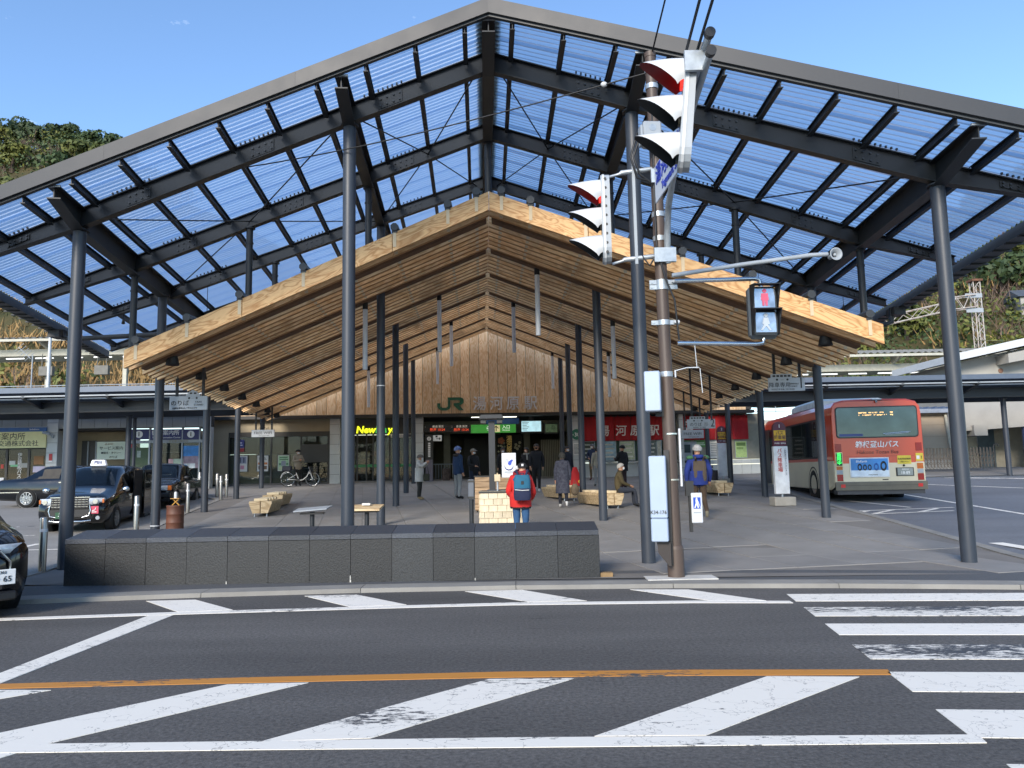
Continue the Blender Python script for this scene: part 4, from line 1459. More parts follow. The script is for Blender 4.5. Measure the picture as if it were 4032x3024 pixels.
def noren(label, x0, x1, z0, z1, n, y=.3):
    t = fthing('half_curtain', label, 'curtain', (x0 + x1) / 2, z1, y)
    w = (x1 - x0) / n
    m = MB(); m.cyl((x0 - (x0 + x1) / 2 - .1, 0, .03), ((x1 - x0) / 2 + .1, 0, .03), .02, n=8); m.build('pole', M_BLACK, t)
    for i in range(n):
        m = MB()
        a = -(x1 - x0) / 2 + i * w + .012
        K = 10
        vs = []
        for k in range(K + 1):
            x = a + (w - .024) * k / K
            for z, am in ((0, .012), (-(z1 - z0) * .5, .03), (-(z1 - z0), .05)):
                vs.append((x, am * math.sin(k * 1.3 + i), z))
        m.add(vs, [(3 * k + j, 3 * k + j + 1, 3 * k + j + 4, 3 * k + j + 3) for k in range(K) for j in (0, 1)], True)
        for lp in (.2, .8):
            m.box(a + w * lp - .03, a + w * lp + .03, -.022, .022, 0, .06)
        m.build('cloth_panel', M_RED, t)
    return t


n1 = noren('red half-curtain with white station name over the ticket counter', 5.06,9.18,2.95,4.11, 5)
M_WPRINT = mk('white_dye', '#d9cfcb', .8, var=.05)
for ch, px in (('湯', 6.14), ('河', 6.99), ('原', 7.72), ('駅', 8.62)):
    text('letter', ch, .56, M_WPRINT, n1, (px - (5.04 + 9.15) / 2, -.065, -.72), bold=.012, shear=.06)
n2 = noren('red half-curtain with white plum blossom, nearer the bus', 10.11,13.44,2.92,4.10, 4)
bx = 10.31 - (10.08 + 13.40) / 2
for dx, dz, r in ((0, -.72, .15), (.2, -.62, .09), (-.12, -.6, .07), (.12, -.85, .08), (-.1, -.42, .05), (-.05, -.3, .04)):
    b_ = bloom((bx + dx, dz), r, 0); b_.v = [(x, y - .065, z) for x, y, z in b_.v]; b_.build('blossom', M_WPRINT, n2)
m = MB(); m.tube([(bx - .05, -.07, -.6), (bx + .1, -.07, -.85), (bx + .3, -.07, -1.05)], .02, 6); m.build('branch', M_WPRINT, n2)

# front right of the counter: white tiles, posters
Q0, Q1 = 10.16, 14.05
fb('right_wall', M_CONCOURSE, station, Q0, Q1, CL, 4.2, .5, .6)
for i in range(8):
    a = Q0 + (Q1 - Q0) * i / 8
    for z0, z1 in ((1.15, 1.7), (1.71, CL)):
        t = MB(); t.rbox(a + .005, a + (Q1 - Q0) / 8 - .005, .46, .5, z0, z1 - .008, .004); t.build('tile', M_TILE, station)
poster('green and white notice under the plum blossom curtain', 10.19,10.57,2.59,2.89, [(0, 1, .1, 1, '#4f8a3c')] + ROWS_(.1, .9, .2, .5, 2, '#c9d8b8'), y=.47)
poster('green ticket notice under the curtain beside a column', 10.71,11.32,2.56,2.90, [(0, 1, 0, 1, '#5b8c46')] + ROWS_(.1, .9, .3, .8, 2, '#cad8bc'), y=.47)
poster('tall white timetable sheet between two green notices', 11.49,12.00,2.02,2.87, [] + ROWS_(.1, .9, .1, .9, 8, '#8a8a88'), M_GREYPAINT, y=.47)
poster('light green card poster on the station wall by the bus', 12.80,13.37,2.02,2.82, [(0, 1, 0, 1, '#a9c27c'), (.1, .9, .72, .92, '#5d7a3c'), (.1, .7, .5, .64, '#7f9a58')], M_GREYPAINT, y=.47)
tm = fthing('ticket_machine', 'grey ticket machine in the wall below the plum blossom curtain', 'ticket machine', 10.41, 1.5, .44)
pbox('body', M_GREYPAINT, tm, -.42, .42, -.02, .1, .1, 1.35, .01); pbox('screen', mk('screen_dark', '#2a3a3c', .2), tm, -.3, .1, -.028, -.021, .8, 1.2); pbox('coin_panel', M_CHROME, tm, .15, .36, -.028, -.021, .6, 1.2); pbox('tray', M_BLACK, tm, -.3, .3, -.03, -.021, .3, .42)
yen = fthing('price_sign', 'round green sign reading 30 on a white tiled pillar', 'sign', 4.80,3.27, .1)
m = MB(); m.M = Matrix.Rotation(H_, 4, 'X'); m.cyl((0, 0, 0), (0, 0, .012), .26, n=32); m.build('disc', mk('teal_green', '#1f6d55', .4), yen)
text('lettering', '30', .26, M_INKW, yen, (.02, -.016, -.02), bold=.01); text('lettering', '約', .09, M_INKW, yen, (-.18, -.016, -.02)); text('lettering', '分', .08, M_INKW, yen, (.2, -.016, -.06))
poster('white route notice on the tiled pillar below the round green sign', 4.63,4.93,2.28,2.86, ROWS_(.1, .9, .08, .92, 8, '#6d7478'), y=.105)

# left wing, set forward
wing = thing('station_wing', 'tiled office wing of the station behind the taxis', 'building', at_front(0, 0, -1.5), math.atan(.08))
L0, L1 = -25.88, -11.96
TB = [3.79, 4.21, 4.46]
fb('band_core', M_DIMWALL, wing, L0, L1, TB[0], 4.95, .02, .5)
nt_ = round((L1 - L0) / .55)
for i in range(nt_):
    a = L0 + (L1 - L0) * i / nt_
    for z0, z1 in ((TB[0], TB[1]), (TB[1], TB[2]), (TB[2], TB[2] + .35)):
        t = MB(); t.rbox(a + .006, a + (L1 - L0) / nt_ - .006, 0, .02, z0 + .006, z1 - .006, .004); t.build('tile', mk('band_tile', '#8e908c', .5, var=.05, rnd=.05), wing)
GZ = gz(35.2) - .1
for a, b in ((-18.95, -18.49), (-12.16, -11.96)):
    p = pbox('pillar', M_DIMWALL, wing, a + .01, b - .01, -.02, .45, GZ, TB[1])
    for k in range(8):
        t = MB(); t.rbox(a, b, -.04, -.02, GZ + .44 * k + .006, GZ + .44 * (k + 1) - .006, .004); t.build('tile', M_TILE, p)
    t = MB(); t.box(b - .012, b, -.02, .45, GZ, TB[1]); t.build('side_tile', M_TILE, p)
HZ = TB[0] - .02
# bus office, far left
fb('office_interior', mk('office_dark', '#2c2822', .8, var=.4, scale=1.5), wing, L0, -18.98, GZ, HZ, 2.2, 2.3)
fb('office_glass', M_GLASS, wing, L0, -18.98, GZ + .05, 2.93, .2, .208)
for px in (-21.69, -20.69, -19.76, -19.00):
    fb('mullion', M_DKFRAME, wing, px - .05, px + .04, GZ, 2.95, .16, .26)
fb('office_counter', mk('brown_board', '#5b4430', .7, var=.15), wing, -20.65, -19.06, GZ, 1.88, .3, .5)
fb('white_base', M_WHITE, wing, L0, -20.73, GZ, 1.70, .1, .28)
for k, (x0, x1, z0, z1, c) in enumerate([(*(-20.58,-20.33,2.25,2.43,), '#b8bcb8'), (*(-19.56,-19.15,2.25,2.62,), '#8a6238'), (*(-20.09,-19.82,2.12,2.32,), '#8d8f8c'), (*(-20.53,-20.22,2.17,2.26,), '#6fae84'), (*(-19.58,-19.08,1.91,2.17,), '#b0aac0'), (*(-20.93,-20.82,2.10,2.28,), '#b03830')]):
    fb('window_card', mk('card_' + c, c, .6, var=.1), wing, x0, x1, z0, z1, .185, .197)
text('window_lettering', '伊豆箱根バス㈱', .2, M_INKW, wing, (-20.15, .19, 2.77), vertical=True, ext=.002)
ys_ = thing('office_sign', 'pale yellow office signboard with blue top over the windows', 'sign', at_front(-20.29, 2.97, -1.62), math.atan(.08))
sw0 = -23.92 - -20.29; sw1 = -18.94 - -20.29; sh = 3.68 - 2.97
pbox('panel', M_CREAM, ys_, sw0, sw1, 0, .1, 0, sh); pbox('top_band', mk('sky_blue', '#2a5c94', .45), ys_, sw0, sw1, 0, .1, sh + .002, sh + .18); pbox('cap', M_GREYPAINT, ys_, sw0, sw1, -.01, .11, sh + .182, sh + .21)
text('lettering', '駅前案内所', .34, M_INK, ys_, (-20.23 - -20.29 - .42, -.004, sh * .68), sx=1.0)
text('lettering', '根交通株式会社', .27, M_INK, ys_, (-20.13 - -20.29 - .1, -.004, sh * .26), sx=1.05)
text('lettering', 'Izuhakone', .1, M_INKW, ys_, (sw1 - .5, -.004, sh + .1))
# open lobby in the wing
D0, D1 = -18.49, -15.61
fb('lobby_rear', mk('lobby_beige', '#93876f', .8, var=.06), wing, D0, D1, GZ, HZ, 1.5, 1.6)
fb('lobby_soffit', M_SOFFIT, wing, D0, D1, HZ - .05, HZ, .05, 1.5)
fb('lobby_door', M_DKFRAME, wing, -18.12, -17.51, GZ, 3.32, 1.42, 1.49)
for px in (-17.86, -17.51):
    fb('door_stile', M_GREYPAINT, wing, px, px + .06, GZ, 3.28, 1.38, 1.415)
lb = thing('notice_board', 'large pale green notice board in the wing lobby', 'sign', at_front(-16.30, 2.42, -1.3), math.atan(.08))
lw = (-15.69 - -16.92) / 2; lh = 3.20 - 2.42
pbox('panel', mk('pale_green', '#bfc8b4', .5, var=.04), lb, -lw, lw, 0, .06, 0, lh)
pbox('frame', M_DKFRAME, lb, -lw - .03, lw + .03, .005, .05, lh, lh + .03)
text('lettering', 'サービス案内', .17, M_INK, lb, (0, -.006, lh * .62)); text('lettering', '■観光・タクシー', .11, M_INK, lb, (0, -.006, lh * .36)); text('lettering', 'のりば', .12, M_INK, lb, (.1, -.006, lh * .12)); text('lettering', '♨ 湯河原', .08, mk('faded_red', '#a08a78', .6), lb, (-.1, -.006, lh * .86))
# tourist information office
I0, I1 = -15.61, -12.16
fb('info_rear', mk('info_interior', '#6b6250', .8, var=.3, scale=1.3), wing, I0, I1, GZ, HZ, 2.6, 2.7)
fb('info_glass', M_GLASS, wing, I0, I1, GZ + .1, 3.10, .12, .128)
fb('info_transom', M_GREYPAINT, wing, I0, I1, 3.10, 3.23, .05, .2)
for px in (-15.57, -14.62, -13.21, -12.46, -12.20):
    fb('mullion', M_GREYPAINT, wing, px - .03, px + .03, GZ, HZ, .06, .2)
fb('info_desk', mk('dark_desk', '#3a342c', .6), wing, I0 + .3, I1 - .2, GZ, GZ + 1.0, 1.2, 1.8)
for k in range(3):
    fb('info_shelf', M_CONCOURSE, wing, I0 + .8, I1 - .3, GZ + 1.3 + k * .45, GZ + 1.34 + k * .45, 1.9, 2.3)
for lab, x0, x1, z0, z1, kind in (('navy sign with a white i, nearer the lobby', -15.52,-14.63,3.27,3.73, 'i'), ('navy information centre name sign behind a column', -14.60,-13.23,3.25,3.71, 'n'), ('navy sign with a white i beside the tiled pillar', -13.19,-12.48,3.24,3.70, 'i')):
    t = thing('information_sign', lab, 'sign', at_front((x0 + x1) / 2, (z0 + z1) / 2, -1.5), math.atan(.08), 'navy information signs')
    pbox('panel', M_NAVY, t, -(x1 - x0) / 2, (x1 - x0) / 2, .06, .14, -(z1 - z0) / 2, (z1 - z0) / 2)
    if kind == 'i':
        m = MB(); m.M = Matrix.Rotation(H_, 4, 'X'); m.cyl((0, 0, -.058), (0, 0, -.05), .16, n=28); m.build('disc', M_INKW, t)
        text('lettering', 'i', .27, M_INK, t, (0, .046, 0), bold=.03)
    else:
        text('lettering', '観光案内所', .24, M_INKW, t, (-.02, .055, .06), bold=.008); text('lettering', 'Tourist Information Center', .11, M_INKW, t, (.02, .055, -.14))
text('transom_lettering', '駅前観光案内所', .12, mk('tan_ink', '#8d8464', .6), wing, (-13.36, .046, 3.16), ext=.002)
for k, (x0, x1, z0, z1, c) in enumerate([(*(-13.16,-12.48,2.50,2.96,), '#3f83c4'), (*(-13.15,-12.47,1.97,2.50,), '#8f7d8a'), (*(-13.79,-13.59,2.09,2.39,), '#c9a0a0'), (*(-13.58,-13.15,2.10,2.39,), '#a9b8a4'), (*(-15.51,-15.32,2.91,3.06,), '#b0303a'), (*(-13.11,-12.63,1.97,2.17,), '#c9cfd0'), (*(-15.48,-14.67,2.03,2.91,), '#41543a'), (*(-15.15,-14.99,2.48,2.77,), '#9fa9a0')]):
    fb('window_card', mk('card_' + c, c, .6, var=.25, scale=5), wing, x0, x1, z0, z1, .1 - .002 * k, .115 - .002 * k)
fb('step', M_WHITE, wing, -13.36, -12.56, GZ, GZ + .14, -.1, .1)
fb('wing_floor', M_CONC, wing, L0, L1, GZ - .1, GZ + .02, -.5, 2.5)
cm = thing('security_camera', 'grey security camera on the tiled pillar of the wing', 'camera', at_front(-18.80, 3.57, -1.7), math.atan(.08))
m = MB(); m.cyl((-.25, 0, .06), (.06, 0, -.03), .055, n=12); m.build('body', M_GREYPAINT, cm); m = MB(); m.cyl((.02, 0, -.03), (.1, .12, -.12), .025, n=8); m.box(.05, .16, .08, .16, -.18, -.06); m.build('bracket', M_GREYPAINT, cm)
rs = thing('wall_notice', 'small red and white notice on the tiled pillar of the wing', 'sign', at_front(-18.74, 2.40, -1.56), math.atan(.08))
pbox('plate', mk('notice_red', '#b02c2c', .5), rs, -.07, .07, 0, .01, 0, .3); pbox('stripe', M_INKW, rs, -.07, .07, 0, .01, -.05, -.002)

# ------------------------------------------------------------------ side canopies
def flat_canopy(nm, label, x0, x1, y0, y1, z, cols, skew=0.):
    t = thing(nm, label, 'canopy')
    sk = lambda x: skew * (x - x0)
    def bar(name, mat, xa, xb, ya, yb, za, zb):
        m = MB()
        m.hexa([(xa, ya + sk(xa), za), (xb, ya + sk(xb), za), (xb, yb + sk(xb), za), (xa, yb + sk(xa), za), (xa, ya + sk(xa), zb), (xb, ya + sk(xb), zb), (xb, yb + sk(xb), zb), (xa, yb + sk(xa), zb)])
        m.build(name, mat, t)
    bar('fascia', mk('blue_grey_metal', '#5c6674', .45, metal=.2, var=.05), x0, x1, y0, y0 + .06, z - .2, z)
    bar('rear_fascia', M_STEEL, x0, x1, y1, y1 + .06, z - .2, z)
    bar('roof_sheet', M_POLY, x0, x1, y0 + .07, y1 - .01, z - .08, z - .06)
    for yy, zz in ((y0 + .1, z - .34), (y0 + .35, z - .42)):
        bar('edge_trim', M_GREYPAINT, x0, x1, yy, yy + .05, zz, zz + .05)
    n = 6
    for k in range(n):
        yy = y0 + .6 + (y1 - y0 - 1.0) * k / (n - 1)
        bar('purlin', M_STEEL, x0, x1, yy, yy + .08, z - .3, z - .12)
    for yy in (y0 + 1.3, y1 - 1.2):
        m = MB()
        ibeam(m, (x0, yy + sk(x0), z - .42), (x1, yy + sk(x1), z - .42), .42, .42, .2)
        m.build('main_beam', M_STEEL, t)
    k = x0 + .5
    while k < x1:
        m = MB()
        ibeam(m, (k, y0 + .1 + sk(k), z - .3), (k, y0 + 1.3 + sk(k), z - .32), .1, .36, .12)
        ibeam(m, (k, y0 + 1.3 + sk(k), z - .32), (k, y1 - .1 + sk(k), z - .32), .36, .2, .12)
        m.build('bracket_arm', M_STEEL, t)
        m = MB(); m.cyl((k, y0 + 1.3 + sk(k), z - .5), (k + 2.3, y1 - 1.2 + sk(k + 2.3), z - .5), .02, n=6); m.build('tie_rod', M_GREYPAINT, t)
        k += 3.1
    for cx_, cy_, r in cols:
        m = MB(); m.cyl((cx_, cy_, gz(cy_) - .03), (cx_, cy_, z - .83), r, n=20); m.build('column', M_COLUMN, t)
        m = MB(); m.cyl((cx_, cy_, z - .86), (cx_, cy_, z - .83), r * 1.5, n=20); m.build('column_cap', M_STEEL, t)
    return t


flat_canopy('walkway_canopy', 'flat dark steel walkway canopy in front of the tiled wing', -34, -10.2, 28.0, 33.4, 4.93, [(-16.20,31.20,2.19), (-16.47,32.20,2.21)][:0] or [(-15.6, 31.2, .105), (-15.9, 32.3, .07), (-24.5, 31.2, .1), (-29, 31.2, .1)])
flat_canopy('walkway_canopy', 'flat dark steel walkway canopy beyond the bus', 9.3, 40, 31.2, 36.2, 5.12, [(13.2, 33.4, .11), (21.3, 33.3, .11), (30, 33.3, .11)])
# platform roofs above the station
M_ASB = mk('weathered_sheet', '#8a887f', .9, var=.25, scale=2, stretch=(3, 3, 1))
M_PGIRD = mk('cream_girder', '#b3b1a3', .6, var=.08)


def platform(nm, label, x0, x1, y, zr, sgn, floor_z):
    t = thing(nm, label, 'platform')
    # corrugated roof
    m = MB()
    n = int((x1 - x0) / .075)
    vs = []
    for i in range(n + 1):
        x = x0 + (x1 - x0) * i / n
        d = .05 * math.sin(i * math.pi / 3)
        vs += [(x, y - 1.3, zr - .28 + d), (x, y + 3.2, zr + .55 + d)]
    m.add(vs, [(2 * i, 2 * i + 2, 2 * i + 3, 2 * i + 1) for i in range(n)], True)
    m.build('roof_sheet', M_ASB, t)
    pbox('gutter', M_PGIRD, t, x0, x1, y - 1.42, y - 1.28, zr - .52, zr - .36)
    pbox('front_girder', M_PGIRD, t, x0, x1, y - .1, y + .08, zr - 1.3, zr - .85)
    pbox('rear_girder', M_PGIRD, t, x0, x1, y + 3, y + 3.15, zr - 1.2, zr - .8)
    k = x0 + 1.2
    while k < x1:
        pbox('post', M_PGIRD, t, k - .13, k + .13, y - .06, y + .2, floor_z, zr - 1.3)
        m = MB(); m.hexa([(k - .08, y - 1.3, zr - .5), (k + .08, y - 1.3, zr - .5), (k + .08, y, zr - .9), (k - .08, y, zr - .9), (k - .08, y - 1.3, zr - .36), (k + .08, y - 1.3, zr - .36), (k + .08, y + .2, zr - .3), (k - .08, y + .2, zr - .3)]); m.build('knee_brace', M_PGIRD, t)
        k += 5.2
    k = x0 + .6
    while k < x1 - 1.4:
        pbox('tube_light', mk('tube_white', '#dfe2e0', .4, emit=.5), t, k, k + 1.2, y - .45, y - .38, zr - 1.55, zr - 1.48)
        k += 1.95
    pbox('platform_slab', M_CONC, t, x0, x1, y - 2.4, y + 5, floor_z - 1.2, floor_z)
    for zz in (floor_z + .55, floor_z + 1.0):
        m = MB(); m.cyl((x0, y - 2.2, zz), (x1, y - 2.2, zz), .03, n=6); m.build('rail', M_GREYPAINT, t)
    k = x0 + .8
    while k < x1:
        m = MB(); m.cyl((k, y - 2.2, floor_z), (k, y - 2.2, floor_z + 1.0), .025, n=6); m.build('rail_post', M_GREYPAINT, t)
        k += 2.0
    return t


pfl = platform('railway_platform', 'station platform with weathered corrugated roof above the taxi side', -48, -13, 51.2, 11.2, -1, 6.6)
for k in range(5):
    xx = -31 + k * 3.7
    m = MB(); m.box(xx - .45, xx + .45, 50.6, 50.9, 8.5, 9.1); m.cyl((xx - .3, 50.7, 9.1), (xx - .3, 50.7, 9.95), .03, n=6); m.cyl((xx + .3, 50.7, 9.1), (xx + .3, 50.7, 9.95), .03, n=6); m.build('hanging_box', mk('box_grey', '#6f6e68', .7), pfl)
pfr = platform('railway_platform', 'station platform with a ribbed roof above the bus', 14, 33.5, 51.2, 9.1, 1, 4.5)
pbox('white_panel', M_WHITE, pfr, 24.8, 29.4, 48.7, 48.75, 6.62, 7.0)
pbox('sign_board', M_INKW, pfr, 21.6, 22.8, 48.7, 48.76, 6.6, 7.0)

# catenary mast and beam
M_LATT = mk('lattice_paint', '#b9b9b4', .5, var=.2, scale=4, col2='#9a8577')
cat = thing('catenary_mast', 'white lattice overhead line mast with a truss beam above the platform', 'mast', (34.51,56.00,9.31))
def lattice(m, p0, p1, ax1, ax2, w, n, r=.035):
    p0, p1, a1, a2 = Vector(p0), Vector(p1), Vector(ax1) * w, Vector(ax2) * w
    cs = [(-a1 - a2) / 2, (a1 - a2) / 2, (a1 + a2) / 2, (-a1 + a2) / 2]
    for c in cs:
        m.cyl(p0 + c, p1 + c, r * 1.3, n=5)
    for i in range(n):
        a, b = p0 + (p1 - p0) * (i / n), p0 + (p1 - p0) * ((i + 1) / n)
        for c, d in zip(cs, cs[1:] + cs[:1]):
            m.cyl(a + (c if i % 2 else d), b + (d if i % 2 else c), r * .8, n=4)
m = MB(); lattice(m, (0, 0, -3.5), (0, 0, 5.6), (1, 0, 0), (0, 1, 0), .5, 16); m.build('mast', M_LATT, cat)
m = MB(); m.box(-.4, .4, -.4, .4, 5.6, 5.75); m.build('mast_cap', mk('rust', '#6d4a36', .8, var=.3), cat)
m = MB(); lattice(m, (-.25, 0, 4.1), (-2.2, 0, 3.9), (0, 1, 0), (0, 0, 1), .9, 4); lattice(m, (-2.2, 0, 3.75), (-12.5, 0, 1.6), (0, 1, 0), (0, 0, 1), .62, 14); m.build('truss_beam', M_LATT, cat)
for zz in (4.5, 3.4):
    m = MB(); m.box(-.95, .3, -.32, -.28, zz - .16, zz + .16); m.build('gusset', M_GREYPAINT, cat)
for k, (a, b) in enumerate((((33, 54, 10.2), (60, 60, 11.5)), ((33, 54, 9.6), (60, 60, 10.6)), ((14, 52, 9.7), (40, 54, 9.3)))):
    m = MB(); a, b = Vector(a), Vector(b)
    m.tube([a + (b - a) * (i / 8.) - Vector((0, 0, .5 * math.sin(math.pi * i / 8.))) for i in range(9)], .025, 5)
    tag(m.build('overhead_cable', mk('cable_olive', '#6d6a50', .7)), ['yellowish cable running past the lattice mast, upper of the pair', 'yellowish cable running past the lattice mast, lower of the pair', 'thin cable over the ribbed platform roof'][k], 'cable')
# masts by the left platform
lp = thing('lamp_pole', 'tall slim white pole rising in front of the platform roof', 'pole', (-26.76,44.00,6.85))
m = MB(); m.cyl((0, 0, -5), (0, 0, 4.15), .09, .08, n=12); m.build('shaft', M_WHITE, lp)
an = thing('aerial', 'small television aerial on a pole above the walkway canopy', 'aerial', (-27.73,44.00,6.87))
m = MB(); m.cyl((0, 0, -4), (0, 0, 1.9), .035, n=8); m.build('pole', M_GREYPAINT, an)
m = MB(); m.cyl((-.1, 0, 1.7), (-.85, 0, 2.4), .02, n=6)
for k in range(5):
    c = Vector((-.2 - k * .15, 0, 1.8 + k * .15)); m.cyl(c + Vector((-.25, 0, -.22)), c + Vector((.25, 0, .22)), .014, n=5)
m.build('elements', M_GREYPAINT, an)

# white concrete stair building on the right
M_WCONC = mk('white_concrete', '#9c9a94', .8, var=.06, scale=1.2)
stb = thing('stair_building', 'white concrete stair building with round vents beyond the walkway canopy', 'building', (0, 0, 0))
def slab(nm, mat, pts, y0, y1):
    m = MB(); m.prism(pts, 1, y0, y1); return m.build(nm, mat, stb)
slab('roof_edge', M_WHITE, [(23.9, 7.0), (44, 11.1), (44, 11.5), (23.9, 7.4)], 41.2, 48)
slab('wall', M_WCONC, [(24.8, 4.45), (44, 4.45), (44, 10.9), (24.8, 7.1)], 42.5, 47.5)
slab('beam_stub', M_WCONC, [(27.0, 6.9), (28.8, 7.2), (28.8, 7.75), (27.0, 7.4)], 41.4, 42.49)
slab('balcony', M_WCONC, [(23.6, 3.2), (44, 4.35), (44, 5.9), (23.6, 5.2)], 40.6, 42.4)
slab('lower_wall', mk('cream_wall', '#aaa494', .8, var=.1), [(22.6, .9), (44, .9), (44, 4.2), (22.6, 3.6)], 43.2, 43.5)
slab('corbel', M_WCONC, [(24.2, 2.95), (24.9, 2.95), (24.9, 3.5), (24.2, 3.5)], 40.4, 42.3)
for x, z in ((25.9, 5.05), (28.2, 5.15)):
    m = MB(); m.M = Matrix.Translation((x, 40.59, z)) @ Matrix.Rotation(H_, 4, 'X'); m.cyl((0, 0, 0), (0, 0, .04), .13, n=18); m.build('vent', mk('vent_brown', '#7a5a48', .7), stb)
for x, z in ((27.2, 6.6), (29.4, 6.8)):
    m = MB(); m.M = Matrix.Translation((x, 42.49, z)) @ Matrix.Rotation(H_, 4, 'X'); m.cyl((0, 0, 0), (0, 0, .04), .13, n=18); m.build('vent', MATS['vent_brown'], stb)
pbox('dark_doorway', mk('doorway_dark', '#2b2a28', .8, var=.3), stb, 23.1, 24.4, 43.1, 43.19, .95, 3.3)
pbox('side_doorway', mk('glass_blue', '#56646c', .3), stb, 26.0, 26.9, 43.1, 43.19, .95, 3.4)
m = MB(); m.tube([(24.6, 43.1, 3.4), (25.2, 43.05, 3.1), (25.9, 43.05, 3.3), (25.9, 43.05, 2.6)], .025, 6); m.build('conduit', M_GREYPAINT, stb)
atm = thing('cash_machine', 'blue panelled cash machine booth beside the stair building', 'cash machine', (27.6, 40.2, gz(40.2) - .1), -.05)
pbox('back_wall', mk('booth_blue', '#56648c', .5, var=.05), atm, -.6, 3.2, .5, .7, 0, 3.0)
pbox('machine', M_BLACK, atm, -.05, .42, .0, .49, 0, 2.3, .03); pbox('screen', M_GREYPAINT, atm, .05, .34, -.02, -.001, 1.1, 1.7); pbox('panel', M_INKW, atm, -.55, -.08, .3, .49, .9, 2.1); pbox('green_panel', mk('booth_green', '#5fae3c', .5), atm, -.55, -.08, .29, .299, .95, 1.35); pbox('shelf', M_WHITE, atm, -.5, .5, -.1, .3, .86, .92)
text('lettering', '(JDC)', .2, M_INK, atm, (-.3, .29, 1.75))
bw = thing('beige_shed', 'beige panelled shed with a blue ribbed roof edge behind the bus', 'shed', (0, 0, 0))
pbox('wall', mk('beige_panel', '#a89a88', .7, var=.05, scale=1), bw, 15, 22.3, 39.4, 41.5, 1.75, 4.1)
pbox('base', M_CONC_L, bw, 15, 22.35, 39.35, 41.5, .9, 1.745)
pbox('eave', mk('eave_blue', '#8c96a4', .5), bw, 14.9, 22.5, 39.0, 41.6, 4.1, 4.3)
for k in range(19):
    x = 15.2 + k * .39
    m = MB(); m.prism([(x, 4.301), (x + .2, 4.301), (x + .13, 4.42), (x + .07, 4.42)], 1, 39.0, 41.5); m.build('roof_rib', mk('rib_blue', '#4d5c74', .5), bw)
for x in (17.2, 19.4, 20.9):
    pbox('panel_joint', M_DIMWALL, bw, x, x + .02, 39.39, 39.399, 1.76, 4.08)
for z in (2.3, 2.9, 3.5):
    pbox('panel_joint', mk('joint_tan', '#91846f', .7), bw, 15, 22.28, 39.391, 39.3995, z, z + .015)
m = MB(); m.tube([(22.1, 39.25, 4.0), (22.1, 39.2, 3.6), (22.35, 39.2, 1.0)], .07, 10); m.build('drain_pipe', M_PGIRD, bw)
fg = thing('accordion_gate', 'folding metal accordion gate between the shed and the stair building', 'gate', (19.10,36.50,1.29), -.02)
for k in range(22):
    m = MB()
    x = .12 + k * .155
    m.box(x - .015, x + .015, -.02, .02, .05, .97)
    m.box(x + .03, x + .055, -.015, .015, .6, .95)
    m.build('upright', mk('gate_bronze', '#675f57', .5, metal=.4), fg)
    m = MB()
    for zz in (.15, .36, .57):
        for sgn in (-1, 1):
            m.cyl((x, -.025 * sgn, zz), (x + .155, -.025 * sgn, zz + .2 * sgn + (.0 if sgn > 0 else .0)), .012, n=5)
    m.build('lattice_arm', MATS['gate_bronze'], fg)
for x in (0, 3.55):
    m = MB(); m.tube([(x, 0, 0), (x, 0, 1.0), (x + .06, 0, 1.1), (x + .22, 0, 1.1), (x + .24, 0, 1.0)], .035, 8); m.build('end_post', M_DKFRAME, fg)

# ------------------------------------------------------------------ hills
CREST = [(-1.4, .30), (-.873, .39), (-.752, .446), (-.691, .462), (-.654, .478), (-.616, .484), (-.578, .474), (-.533, .452), (-.507, .441), (-.437, .405), (-.248, .30), (-.063, .245), (.245, .22), (.431, .27), (.497, .32), (.592, .354), (.696, .384), (.817, .414), (1.4, .42)]


def hill_h(a, y):
    e = lerp_tab(CREST, a)
    y0, y1 = 60., 150.
    crest = 1.5 + (e - .033) * y1
    t = (y - y0) / (y1 - y0)
    if t <= 1:
        tt = max(0, t)
        h = 5.5 + (crest - 5.5) * (.35 * tt + .65 * (tt * tt * (3 - 2 * tt)))
    else:
        h = crest - (t - 1) * 14
    return h + 2.2 * noise.noise(Vector((a * 9, y * .03, 1.3)))


M_HILL = mk('hill_soil', '#544828', .95, var=.35, scale=.25, col2='#343a1c', bump=.4, bscale=2)
m = MB()
NA, NY = 90, 26
for j in range(NY + 1):
    y = 56 + (210 - 56) * j / NY
    for i in range(NA + 1):
        a = -1.4 + 2.8 * i / NA
        m.v.append((a * y, y, hill_h(a, y)))
fs = [(j * (NA + 1) + i, j * (NA + 1) + i + 1, (j + 1) * (NA + 1) + i + 1, (j + 1) * (NA + 1) + i) for j in range(NY) for i in range(NA)]
m.f += fs; m.m += [0] * len(fs); m.s += [True] * len(fs)
struct(m.build('hill', M_HILL))


def leafmat(name, c1, c2, sc=.12):
    m = mk(name, c1, .7, var=.3, scale=sc, col2=c2, rnd=.18)
    return m


M_LEAF = [leafmat('leaf_olive', '#3d4a1c', '#6b6b2c'), leafmat('leaf_dark', '#24361c', '#46562a'), leafmat('leaf_bamboo', '#5c6430', '#8a8444')]
M_TWIG = mk('bare_twig', '#5a4a42', .9, var=.25, scale=.3, col2='#7d6a5c', rnd=.15)
M_DRY = mk('dry_scrub', '#7d643c', .9, var=.3, scale=.3, col2='#a8895c', rnd=.15)
M_TRUNK = mk('bark', '#4a3e34', .9, var=.25, scale=3, bump=.3)


